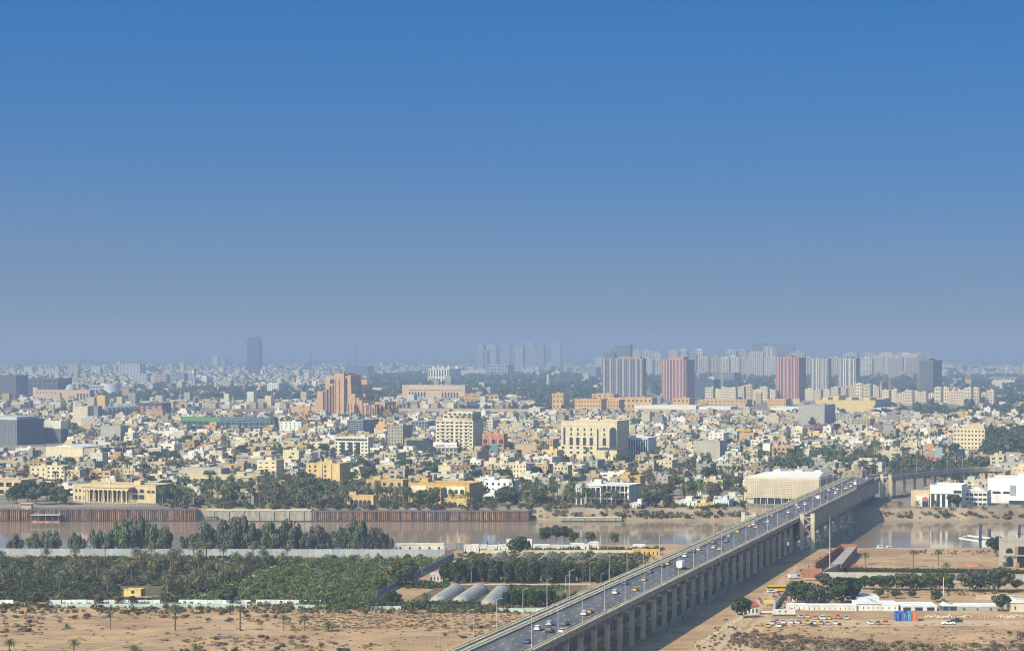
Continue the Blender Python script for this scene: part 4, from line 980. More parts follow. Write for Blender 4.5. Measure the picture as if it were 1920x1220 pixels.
for a, b_, t, q, c, lab in ((1838, 1884, 884, 910, (.46, .33, .23), 'tan brick block behind the white modern complex'), (1876, 1930, 867, 902, (.38, .37, .35), 'grey block on the right edge above the tan brick block'), (1900, 1940, 874, 906, (.62, .52, .36), 'cream block at the right edge behind the white complex'), (1852, 1880, 874, 892, (.5, .47, .42), 'pale flat block left of the grey right-edge block')):
    bldg('town_block', lab, 'building', a, b_, t, q, b_ + 10, wall=c, nb=5, nf=3, pier=.75, band=.7, bits=2)
for px, yt, yb, w_, c, lab in ((1760, 838, 858, 14, (.34, .38, .46), 'tall grey-blue poster billboard above the shops'), (1801, 841, 856, 16, (.02, .06, .13), 'dark blue advertising screen above the shops right of the poster')):
    q = P(px, yb + 14, G); k = q.y / F
    o = thing('billboard', lab, 'billboard', q, 0, 'billboards above the shops')
    z0, z1 = (14) * k, (yb + 14 - yt) * k
    MB().box(-w_ * k / 2, w_ * k / 2, -.4, .4, z0, z1).build('panel', M_PAINT, o, c)
    for sx in (-.35, .35): MB().box(sx * w_ * k - .4, sx * w_ * k + .4, .45, 1.1, 0, z1 - 1).build('post', M_PAINT, o, (.3, .3, .3))
q = P(1744, 872, G)
o = thing('red_kiosk', 'red round-topped tent among the shops beyond the flyover', 'tent', q, 0)
for i in (-1, 0, 1): MB().dome(i * 5, 0, 3.2, 3.4, 3.6, 10, 4).cyl(i * 5, 0, 0, 3.2, 3.3, 3.4, 10).build('canopy', M_PAINT, o, (.52, .06, .05), True)
# ---------------------------------------------------------------- the river front
def front_wall(label, x0, x1, y_w, ztop, kind, mark=None, name='river_wall'):
    a, b_ = P(x0, y_w, -6), P(x1, y_w, -6)
    o = thing(name, label, 'river wall', Vector(((a.x + b_.x) / 2, a.y, -6)), 0, None, mark)
    Lh = (b_.x - a.x) / 2
    hh = ztop + 6
    if kind == 'pile':
        MB().box(-Lh, Lh, .3, 12, -3, hh - .5).build('backfill', M_CONC, o)
        MB().box(-Lh, Lh, -.65, 12, hh - .5, hh).build('cap_beam', M_PAINT, o, (.16, .13, .115)); MB().box(-Lh, Lh, -.62, -.52, -1, .75).build('wet_tide_band', M_PAINT, o, (.055, .04, .03))
        MB().box(-Lh, Lh, -.25, .1, hh * .62, hh * .66).build('waling', M_RUST, o)
        p_ = MB().prism_xy([(-.5, .1), (-.26, -.5), (.26, -.5), (.5, .1), (.5, .3), (-.5, .3)], -3, hh - .5).mesh('sheet_pile', M_RUST)
        for k_ in range(int(2 * Lh / 8)):
            x_ = -Lh + 4 + k_ * 8; MB().box(x_ - .22, x_ + .22, -.95, -.6, -2, hh + .5).build('fender_post', M_PAINT, o, (.10, .08, .07))
        n = int(2 * Lh / 1.32)
        for i in range(min(n, 290)):
            ob('sheet_pile', p_, o, None, (-Lh + (i + .5) * 2 * Lh / min(n, 290), 0, 0))
    else:
        MB().box(-Lh, Lh, -.5, -.46, -1, .7).build('wet_tide_band', M_PAINT, o, (.07, .055, .04))
        MB().prism_xy([(-Lh, 0), (Lh, 0), (Lh, 14), (-Lh, 14)], -3, hh - .4).build('wall_body', M_CONC, o)
        MB().box(-Lh, Lh, -.3, 14, hh - .4, hh).build('coping', M_CONC_PALE, o)
        n = max(2, int(2 * Lh / 9))
        for i in range(n): MB().box(-Lh + (i + .5) * 2 * Lh / n - .5, -Lh + (i + .5) * 2 * Lh / n + .5, -.45, .05, -3, hh - .45).build('buttress', M_CONC, o)
    return o
front_wall('rusty sheet-pile river wall below the columned mansion', -40, 367, 977.2, 2.3, 'pile', 'rusty sheet-pile wall')
front_wall('pale concrete river wall with sloping end right of the rusty wall', 386, 583, 977.2, 1.5, 'conc', 'pale concrete river wall')
front_wall('low red-brown sheet-pile river wall below the ochre arched villa', 583, 992, 977.2, .9, 'pile', 'low red-brown pile wall')
front_wall('dark stepped quay with planting below the white open-framed building', 1052, 1166, 977.2, -3.2, 'conc')
q = P(363, 969, -6)
o = thing('wharf_hut', 'cream guard hut on the end of the rusty sheet-pile wall', 'hut', Vector((q.x - 4, q.y + 4, 2.3)), 0)
MB().box(-4, 4, -3, 3, 0, 4.2).box(-4.4, 4.4, -3.4, 3.4, 4.2, 4.6).build('wall', M_PLASTER, o, (.56, .46, .30)); MB().box(-2, 2, -3.1, -2.9, 1.4, 3.2).build('window', M_GLASS, o)
q = P(92, 976, -6)
o = thing('floating_dock', 'roofed floating landing stage with a long ramp before the rusty wall', 'landing stage', Vector((q.x, q.y - 8, -6)), 0)
MB().box(-9.5, 9.5, -4, 4, -.6, .7).build('pontoon', M_RUST, o); MB().box(-9.8, 9.8, -4.2, 4.2, 4.6, 5.0).build('roof', M_PAINT, o, (.42, .46, .5))
for x in (-9, -4.5, 0, 4.5, 9):
    for y in (-3.6, 3.6): MB().cyl(x, y, .7, 4.6, .15, .15, 6).build('post', M_PAINT, o, (.3, .3, .3))
MB().bar((-16, 6, 9.4), (-6, 3, 5.2), 2.2, .4).build('ramp', M_PAINT, o, (.5, .48, .44))
MB().box(-19, -12, 8, 13, 8.5, 11.5).box(-20, -11, 7, 14, 11.5, 11.9).build('gate_hut', M_PLASTER, o, (.5, .42, .3))
q = P(457, 962, -6)
o = thing('moored_barge', 'small dark barge moored along the pale concrete wall', 'boat', Vector((q.x - 12, 1476, -6)), 0)
MB().prism_xz([(-5.5, .3), (-4.8, -.5), (4.8, -.5), (5.5, .3), (5.5, 1.6), (-5.5, 1.6)], -2, 2).build('hull', M_PAINT, o, (.10, .09, .085)); MB().box(-4, 3, -1.5, 1.5, 1.6, 3.4).box(-4.4, 3.4, -1.8, 1.8, 3.4, 3.6).build('cabin', M_PAINT, o, (.16, .13, .11))
# riverside sheds, right of the framed building
for a, b_, t, q_, c, lab in ((1178, 1202, 943, 951, (.66, .64, .58), 'small white boathouse with dark glazed front on the bank'), (1222, 1268, 934, 946, (.40, .28, .2), 'long brown-roofed shed on the far bank'), (1268, 1306, 938, 950, (.64, .62, .56), 'white flat shed on the far bank left of the yellow shed'), (1306, 1342, 943, 951, (.55, .45, .2), 'low mustard shed at the top of the eroded bank'), (1338, 1366, 936, 950, (.55, .58, .60), 'grey metal shed next to the gridded hall'), (1298, 1332, 927, 937, (.6, .55, .48), 'pale shed with red roof edge before the palms'), (1338, 1392, 930, 938, (.62, .6, .56), 'long white shed behind the grey metal shed')):
    bldg('riverside_shed', lab, 'shed', a, b_, t, q_, b_ + 6, wall=c, nb=5, nf=1, pier=.75, band=.5, bits=1, dep=14, para=.5)
# ---------------------------------------------------------------- trees
PENDING = []                                        # (object, look, noun): labelled at the end, by the landmark they stand closest to
def rv(rn): 
    while True:
        v = Vector((rn.uniform(-1, 1), rn.uniform(-1, 1), rn.uniform(-1, 1)))
        if .05 < v.length < 1: return v
def leafquad(mb, c, n, up, w, h):
    n = n.normalized(); a = n.cross(up)
    if a.length < .05: a = Vector((1, 0, 0))
    a.normalize(); b = a.cross(n)
    mb.add([tuple(c - a * w - b * h), tuple(c + a * w * .7 - b * h * .8), tuple(c + a * w + b * h), tuple(c - a * w * .6 + b * h * .9)], [(0, 1, 2, 3)])
GREEN, DKGREEN, EUC, PALM, DRYP, OLIVE = (.092, .110, .046), (.062, .080, .039), (.125, .145, .092), (.135, .15, .076), (.20, .16, .085), (.13, .12, .045)
def palm_proto(seed, h, fronds, L_, droop, dry, rich=True):
    rn = random.Random(seed)
    r = thing('date_palm', '', 'palm tree', (0, 0, -50))
    lean = rn.uniform(-.25, .25)
    MB().tube([(0, 0, -.3), (lean * .4, 0, h * .5), (lean, 0, h)], [.30, .24, .26], 7).build('trunk', M_BARK, r)
    m = MB(); md = MB()
    for i in range(fronds):
        az = 2.39996 * i + rn.uniform(-.2, .2); q = i / fronds
        el = math.radians(78 - 105 * q ** .9) + rn.uniform(-.12, .12); ln = L_ * rn.uniform(.8, 1.08)
        tgt = md if q > 1 - dry else m
        if tgt is md: el = -math.radians(rn.uniform(35, 80)); ln *= .62
        p = Vector((lean, 0, h)); pts = [p]; e = el
        for k in range(5):
            e -= droop / 5 * (1 + .3 * k)
            p = p + Vector((math.cos(az) * math.cos(e), math.sin(az) * math.cos(e), math.sin(e))) * (ln / 5); pts.append(p)
        sd = Vector((-math.sin(az), math.cos(az), 0))
        for k in range(5):
            a, b_ = pts[k], pts[k + 1]; dr = (b_ - a)
            wd = [.26, .52, .60, .50, .30][k] * L_ / 3.4
            for s_ in (-1, 1):
                for f0 in (0.0, .5):
                    c0 = a + dr * f0; c1 = a + dr * (f0 + .42)
                    tip = c0 + dr * .75 + sd * (s_ * wd) + Vector((0, 0, -.16 + .22 * wd))
                    tgt.add([tuple(c0), tuple(c1), tuple(tip)], [(0, 1, 2)])
    o = m.build('crown', M_LEAF, r, PALM); o['tint'] = 1
    if md.V: md.build('dry_skirt', M_LEAF, r, DRYP)
    return r
def tree_proto(name, seed, h, rx, rz, n, leaf, color, lobes=9, trunk=.28, low=.35, droop=False, cat='tree'):
    rn = random.Random(seed)
    r = thing(name, '', cat, (0, 0, -50))
    zc = h - rz
    t = MB().tube([(0, 0, -.3), (rn.uniform(-.2, .2), rn.uniform(-.2, .2), h * .3), (0, 0, h * .62)], [trunk, trunk * .8, trunk * .4], 7)
    cs = []
    if droop:                                        # several leaning stems of unequal height, each hung with clumps
        for k in range(4):
            a_, d_, top = rn.uniform(0, 6.28), rx * rn.uniform(.25, .75), rn.uniform(.62, 1.0)
            for j in range(5):
                t_ = .38 + .62 * j / 4; cs.append((Vector((math.cos(a_) * d_ * t_ + rn.uniform(-.5, .5), math.sin(a_) * d_ * t_ + rn.uniform(-.5, .5), h * top * t_ - rz * .12)), rn.uniform(.2, .38)))
    for i in range(lobes if not droop else 3):
        v = rv(rn); c = Vector((v.x * rx * .75, v.y * rx * .75, zc + v.z * rz * .8)); cs.append((c, rn.uniform(.32, .55)))
    if not droop: cs.append((Vector((0, 0, zc)), .6))
    if not droop: cs.append((Vector((rx * .3, 0, zc + rz * .5)), .42))
    if not droop: cs.append((Vector((-rx * .35, rx * .2, zc + rz * .42)), .42))
    for c, q in cs[:6]: t.tube([(0, 0, h * rn.uniform(.2, .4)), tuple(c * .6 + Vector((0, 0, h * .12))), tuple(c)], [trunk * .45, trunk * .3, .05], 5)
    t.build('trunk', M_BARK, r)
    m = MB()
    for i in range(n):
        c, q = rn.choice(cs); v = rv(rn).normalized() * rn.uniform(.55, 1.0) ** .5
        p = c + Vector((v.x * rx * q, v.y * rx * q, v.z * rz * q * (1.25 if droop else 1)))
        if p.z < h * low * .4: p.z = h * low * .4 + rn.random()
        nrm = (v + rv(rn) * .8)
        if droop: leafquad(m, p, Vector((nrm.x, nrm.y, nrm.z * .3)), Vector((0, 0, 1)), leaf * .6, leaf * 1.7)
        else: leafquad(m, p, nrm, Vector((0, 0, 1)), leaf * rn.uniform(.7, 1.2), leaf * rn.uniform(.7, 1.2))
    o = m.build('crown', M_LEAF, r, color); o['tint'] = 1
    return r
PALMS = [palm_proto(1, 8.5, 46, 3.5, 1.1, .12), palm_proto(2, 7.0, 44, 3.7, .9, .1), palm_proto(3, 10, 40, 3.3, 1.3, .25), palm_proto(4, 3.0, 34, 3.4, .8, 0), palm_proto(5, 9.0, 30, 3.0, 1.5, .45), palm_proto(6, 1.3, 30, 3.0, .75, 0)]
ROUND = [tree_proto('broadleaf_tree', 10 + i, 9, 4.6 + .3 * i, 3.7, 1100, .42, GREEN, 9 + i) for i in range(4)]
EUCS = [tree_proto('eucalyptus_tree', 20 + i, 16, 5.2 + .5 * (i % 3), 7.0, 2300, .42, EUC, 17, .32, .2, True) for i in range(6)]
COLS = [tree_proto('dense_screen_tree', 30 + i, 10.5, 2.9, 5.2, 1500, .36, DKGREEN, 16, .2, .06) for i in range(4)]
SHRUBS = [tree_proto('dry_shrub', 40 + i, 1.7, 1.7, .9, 200, .26, (.115, .082, .055), 6, .06, 0, cat='shrub') for i in range(4)]
PROTOS = [*PALMS, *ROUND, *EUCS, *COLS, *SHRUBS]
TREES = {'palm': 0, 'tree': 0}
def plant(pr, pos, sc=1.0, color=None, look='', noun='tree', group=None, label=None):
    o = copy_tree(pr, pos, random.uniform(0, 6.28), color, sc if not isinstance(sc, float) else (sc * random.uniform(.9, 1.1), sc * random.uniform(.9, 1.1), sc))
    o.name = pr.name.split('.')[0]
    if group: o['group'] = group
    if label: o['label'] = label
    else: PENDING.append((o, look, noun))
    return o
KEEPT = []
def zone(n, x0, x1, y0, y1, fn, z=G, gap=0, seed=None):
    """n plants between the pixel rows y0 and y1; fn(pos, random) plants one."""
    rn = random.Random(seed if seed is not None else int(x0 + y0 * 7)); done = []; tries = 0
    while len(done) < n and tries < n * 30:
        tries += 1
        q = P(rn.uniform(x0, x1), HY + 1 / rn.uniform(1 / (y1 - HY), 1 / (y0 - HY)), z)
        if any((q.x - a) ** 2 + (q.y - b_) ** 2 < r_ * r_ * .8 for a, b_, r_ in FOOT): continue
        if any((q - d).length < gap for d in done): continue
        done.append(q); fn(q, rn)
def p_city(q, rn):
    k = rn.choice([0, 0, 1, 1, 2, 3])
    plant(PALMS[k], q, rn.uniform(1.05, 1.5), None, ['tall full-crowned', 'sturdy full-crowned', 'tall drooping', 'short bushy', '', ''][k] + ' date palm', 'date palm', 'date palms along the far bank')
    TREES['palm'] += 1; take(q.x, q.y, 3.0)
def t_city(q, rn):
    c = tuple(v * rn.uniform(.8, 1.25) for v in rn.choice([GREEN, DKGREEN, DKGREEN, (.075, .085, .04)]))
    plant(rn.choice(ROUND), q, rn.uniform(.9, 1.45), c, 'dark leafy tree' if sum(c) < .15 else 'green leafy tree', 'leafy tree', 'leafy trees of the city')
    TREES['tree'] += 1; take(q.x, q.y, 4.5)
for a in ((28, 300, 500, 930, 951), (26, 500, 650, 928, 951), (36, 640, 790, 930, 951), (8, 800, 905, 944, 951), (12, 960, 1060, 930, 950), (14, 1055, 1200, 944, 951), (22, 1200, 1400, 900, 945), (32, 1430, 1640, 862, 892), (9, 1665, 1800, 872, 905), (10, 60, 330, 878, 900), (10, 395, 560, 905, 925)): zone(*a, p_city, gap=4.5)
zone(11, 1655, 1930, 951.2, 952.6, lambda q, rn: plant(PALMS[3 if rn.random() < .6 else 5], q, rn.uniform(1., 1.3), None, 'young palm', 'young palm', 'young palms on the right bank'), gap=9)
for x, y, s_ in ((30, 944, 1.5), (52, 940, 1.7), (68, 946, 1.5), (88, 938, 1.6), (105, 944, 1.45), (122, 946, 1.3), (372, 905, 1.3), (392, 908, 1.3), (792, 949, 1.35), (810, 950, 1.1), (1225, 951, 1.35), (1212, 948, 1.1), (1252, 946, .9), (1290, 930, 1.1), (1330, 905, 1.5), (958, 945, 1.4), (1010, 948, 1.2), (590, 905, 1.2), (1788, 951, 1.1), (1610, 870, 1.4), (1340, 935, 1.3), (1370, 920, 1.4), (940, 947, 1.2)):
    q = P(x, y, G); plant(random.choice(ROUND), q, s_, random.choice([GREEN, DKGREEN]), 'large dark leafy tree', 'large leafy tree', 'leafy trees of the city'); take(q.x, q.y, 6)
for a in ((26, 300, 900, 905, 948), (18, 900, 1400, 900, 945), (12, 1440, 1700, 850, 895), (14, 1840, 1930, 815, 865), (14, 540, 800, 880, 905), (12, 0, 330, 850, 900), (30, 200, 960, 800, 880), (30, 960, 1500, 800, 880), (14, 1500, 1900, 800, 860)): zone(*a, t_city, gap=6)
# wholesale greenery: many small leaf faces with their own colours
def leafmass(name, label, spots, k, kind='stuff', cat='trees', leaf=.5, up=.5, M=None):
    """spots: array of x, y, z0, radius, height, r, g, b"""
    S = np.array(spots, dtype=np.float64); n = len(S)
    rs = np.random.RandomState(len(name) + n)
    v = rs.normal(size=(n, k, 3)); v /= np.linalg.norm(v, axis=2, keepdims=True); v *= rs.uniform(.45, 1, (n, k, 1)) ** .5
    c = np.empty((n, k, 3))
    c[..., 0] = S[:, None, 0] + v[..., 0] * S[:, None, 3]; c[..., 1] = S[:, None, 1] + v[..., 1] * S[:, None, 3]
    c[..., 2] = S[:, None, 2] + S[:, None, 4] * (.5 + .5 * v[..., 2])
    lump = 1 + .25 * np.sin(v[..., 0] * 4 + S[:, None, 0]) * np.cos(v[..., 1] * 5 + S[:, None, 1])
    c[..., 2] = S[:, None, 2] + (c[..., 2] - S[:, None, 2]) * lump
    nr = v + rs.normal(size=v.shape) * .5 + np.array([0, 0, .15]); nr /= np.linalg.norm(nr, axis=2, keepdims=True)
    a = np.cross(nr, np.array([.1, .2, 1.0])); a /= np.linalg.norm(a, axis=2, keepdims=True) + 1e-9
    b_ = np.cross(a, nr)
    sz = S[:, None, 3:4] * leaf * rs.uniform(.6, 1.3, (n, k, 1))
    V = np.stack([c - a * sz - b_ * sz, c + a * sz * .8 - b_ * sz * .7, c + a * sz + b_ * sz, c - a * sz * .7 + b_ * sz * .9], axis=2).reshape(-1, 3)
    V[:, 2] = np.maximum(V[:, 2], np.repeat(S[:, 2], k * 4) - .1)
    q = n * k
    colr = np.repeat((S[:, None, 5:8] * rs.uniform(.55, 1.5, (n, k, 1))).reshape(-1, 3), 4, axis=0)
    o = bigmesh(name, V, np.arange(q * 4).reshape(-1, 4), colr, M or M_VLEAF)
    return tag(o, label, cat, kind=kind)
def bigmesh(name, V, Q, colr, m):
    me = bpy.data.meshes.new(name); nv, nf = len(V), len(Q)
    me.vertices.add(nv); me.vertices.foreach_set('co', np.asarray(V, np.float32).ravel())
    me.loops.add(nf * 4); me.loops.foreach_set('vertex_index', np.asarray(Q, np.int32).ravel())
    me.polygons.add(nf); me.polygons.foreach_set('loop_start', np.arange(nf, dtype=np.int32) * 4); me.polygons.foreach_set('loop_total', np.full(nf, 4, np.int32))
    at = me.color_attributes.new('Col', 'FLOAT_COLOR', 'POINT')
    at.data.foreach_set('color', np.concatenate([np.asarray(colr, np.float32), np.ones((nv, 1), np.float32)], axis=1).ravel())
    me.materials.append(m); me.update(calc_edges=True); me.shade_flat()
    return ob(name, me)

def palmmass(name, label, spots, nf=20):
    """spots: x, y, z, trunk height, frond length, r, g, b; every palm a thin trunk and a star of bent fronds"""
    S = np.array(spots); n = len(S); rs = np.random.RandomState(5)
    az = rs.uniform(0, 6.283, (n, nf)); el = np.radians(rs.uniform(-45, 70, (n, nf))); Lf = S[:, None, 4] * rs.uniform(.8, 1.1, (n, nf))
    C = np.stack([S[:, 0], S[:, 1], S[:, 2] + S[:, 3]], 1)[:, None, :]
    d1 = np.stack([np.cos(az) * np.cos(el), np.sin(az) * np.cos(el), np.sin(el)], 2); e2 = el - 1.0
    d2 = np.stack([np.cos(az) * np.cos(e2), np.sin(az) * np.cos(e2), np.sin(e2)], 2)
    sd = np.stack([-np.sin(az), np.cos(az), az * 0], 2) * (.16 * S[:, None, None, 4][:, :, 0, :] if False else .15) * S[:, 4][:, None, None]
    m_ = C + d1 * (Lf * .55)[..., None]; t_ = m_ + d2 * (Lf * .5)[..., None]
    q1 = np.stack([C + sd * .3, C - sd * .3, m_ - sd, m_ + sd], 2); q2 = np.stack([m_ + sd, m_ - sd, t_ - sd * .2, t_ + sd * .2], 2)
    V1 = np.concatenate([q1, q2], 1).reshape(-1, 3); c1 = np.repeat((S[:, None, 5:8] * rs.uniform(.6, 1.4, (n, nf * 2, 1))).reshape(-1, 3), 4, axis=0)
    tr = []
    for ax in ((.28, 0), (0, .28)):
        a = np.array([ax[0], ax[1], 0.]); b0 = S[:, :3]; b1 = b0 + np.stack([S[:, 3] * 0, S[:, 3] * 0, S[:, 3]], 1)
        tr.append(np.stack([b0 - a, b0 + a, b1 + a * .8, b1 - a * .8], 1))
    V2 = np.concatenate(tr, 1).reshape(-1, 3); c2 = np.tile((.16, .12, .08), (len(V2), 1))
    V = np.concatenate([V1, V2]); 
    return tag(bigmesh(name, V, np.arange(len(V)).reshape(-1, 4), np.concatenate([c1, c2]), M_VLEAF), label, 'palm trees', kind='stuff')
# ---------------------------------------------------------------- the housing of the far bank
# ---------------------------------------------------------------- larger blocks among the houses
TOWN = [(205, 235, 853, 866, WHITE), (232, 290, 853, 867, PALE), (309, 345, 807, 823, WHITE), (347, 362, 799, 813, WHITE), (426, 460, 840, 854, CREAM), (444, 470, 853, 875, GREY), (328, 360, 848, 864, GREY),
  (58, 86, 874, 900, CREAM), (90, 121, 872, 902, CREAM), (172, 206, 882, 904, TAN), (145, 166, 860, 874, WHITE), (526, 564, 790, 810, WHITE), (478, 514, 784, 806, (.06, .12, .16)), (583, 616, 828, 846, CREAM),
  (695, 717, 839, 855, WHITE), (758, 792, 858, 876, PALE), (715, 742, 863, 882, WHITE), (478, 500, 860, 887, GREY), (913, 924, 787, 808, PALE), (966, 1012, 832, 852, SAND), (1013, 1036, 823, 847, TAN), (993, 1012, 764, 782, PALE),
  (1025, 1061, 769, 787, CREAM), (1203, 1218, 774, 795, BEIGE), (1260, 1286, 783, 796, WHITE), (1285, 1311, 780, 797, TAN), (1330, 1356, 811, 834, WHITE), (1398, 1431, 811, 827, CREAM), (1408, 1431, 824, 842, PALE),
  (1272, 1313, 855, 868, WHITE), (1192, 1230, 853, 871, SAND), (1226, 1262, 852, 867, PALE), (1126, 1181, 886, 907, WHITE), (1226, 1251, 892, 917, GREY), (1335, 1361, 861, 875, WHITE), (988, 1014, 850, 862, (.50, .17, .09)),
  (1030, 1068, 907, 928, GREY), (1597, 1630, 785, 803, SAND), (1525, 1563, 795, 812, (.20, .09, .09)), (1568, 1600, 778, 797, GREY), (1660, 1694, 800, 814, YEL), (1712, 1741, 805, 817, WHITE), (1520, 1561, 825, 843, GREY),
  (1565, 1591, 815, 830, CREAM), (1483, 1517, 843, 860, PALE), (975, 1008, 888, 905, PALE), (1000, 1040, 868, 885, WHITE), (930, 960, 868, 884, CREAM), (870, 900, 862, 880, WHITE), (560, 590, 846, 858, BEIGE), (520, 556, 866, 884, PALE),
  (395, 440, 868, 884, SAND), (270, 310, 874, 890, BEIGE), (30, 56, 840, 856, WHITE), (0, 26, 862, 880, SAND), (1055, 1090, 872, 888, PALE), (1085, 1120, 862, 878, GREY), (1140, 1176, 868, 884, SAND), (1395, 1420, 842, 858, BEIGE), (1370, 1396, 858, 872, TAN),
  (1640, 1672, 826, 842, PALE), (1690, 1722, 830, 846, BEIGE), (1560, 1600, 842, 856, SAND), (1735, 1765, 822, 836, WHITE), (1600, 1640, 812, 824, CREAM), (1380, 1420, 784, 798, SAND), (640, 668, 860, 874, WHITE), (660, 690, 880, 898, PALE), (822, 850, 872, 890, CREAM), (780, 812, 888, 906, PALE)]
rt = random.Random(9)
for (a, b_, t, q, c) in TOWN:
    wd = {WHITE: 'white', PALE: 'pale beige', CREAM: 'cream', GREY: 'grey', TAN: 'tan', SAND: 'sandy', BEIGE: 'beige', YEL: 'yellowish'}.get(c, 'dark red' if c[0] > .15 else 'dark teal')
    st = max(2, round((q - t) * (108 * F / (q - HY)) / F / 3.5))
    bl = rt.random() < .3
    r, f = bldg('town_block', '', 'building', a, b_, t, q, b_ + rt.uniform(5, 14), wall=c, nb=rt.randint(3, 6), nf=st, pier=rt.uniform(.4, .75), band=rt.uniform(.45, .7), skind=rt.choice([.3, .5, 1.0]), blind=bl, bits=rt.randint(2, 5), group='larger blocks among the houses')
    PENDING.append((r, '%s %s block' % (wd, 'blank-walled' if bl else 'windowed'), 'larger block'))
U = Vector((math.cos(TH), math.sin(TH), 0)); Vv = Vector((-math.sin(TH), math.cos(TH), 0))
def free(x, y, r): return not any((x - a) ** 2 + (y - b_) ** 2 < (r + q * .8) ** 2 for a, b_, q in FOOT)
rn = random.Random(21)
HPAL = [('cream', CREAM, 8), ('pale beige', PALE, 7), ('beige', BEIGE, 7), ('sandy', SAND, 4), ('white', WHITE, 6), ('grey', GREY, 6), ('tan', TAN, 3), ('yellowish', YEL, 1), ('brick-brown', BROWN, 2), ('orange', ORG, 1)]
HB_ = [h for h in HPAL for _ in range(h[2])]
cells = []
for bi in range(-30, 330):
    for ai in range(-120, 120):
        a = ai * 18.0 + (ai // 4) * 6.0; b_ = 1180 + bi * 16.5 + (bi // 3) * 5.0
        x = a * U.x + b_ * Vv.x; y = a * U.y + b_ * Vv.y
        x += rn.uniform(-2, 2); y += rn.uniform(-2, 2)
        if not (1506 < y < 3440): continue
        px, py = pix((x, y, G))
        if px < -40 or px > 1960: continue
        cells.append((y, x, px, py))
cells.sort()
# footprints in a coarse grid for quick tests
GRID = {}
for a, b_, q in FOOT:
    for i in range(int((a - q - 14) // 40), int((a + q + 14) // 40) + 1):
        for j in range(int((b_ - q - 14) // 40), int((b_ + q + 14) // 40) + 1): GRID.setdefault((i, j), []).append((a, b_, q))
def freeg(x, y, r): return not any((x - a) ** 2 + (y - b_) ** 2 < (r + q * .72) ** 2 for a, b_, q in GRID.get((int(x // 40), int(y // 40)), ()))
def nobuild(px, py, x, y):
    if any(a - 10 < px < b_ + 2 and t < py < q for a, b_, t, q in KEEP): return True
    s_, t_ = bst(Vector((x, y, 0)))
    if s_ < S1 + 210 and -34 < t_ < BW + 24: return True
    if px > 1640 and px < 1850 and 868 < py < 916: return True
    if 1640 < px < 1720 and py > 900: return True
    if py > 935 and rn.random() < .75: return True
    if 840 < py < 952 and 1180 < px < 1400 and py > 920: return True
    if px > 1845 and 812 < py < 866: return True           # tree mass on the right
    if 1425 < px < 1650 and 852 < py < 896 and rn.random() < .7: return True
    return False
NH = 0; BOX = []; mass_tree = []; city_palm = []
def mbox(x, y, z0, sx, sy, sz, c): BOX.append((x, y, z0, sx, sy, sz, ANG, *c))
ANG = TH
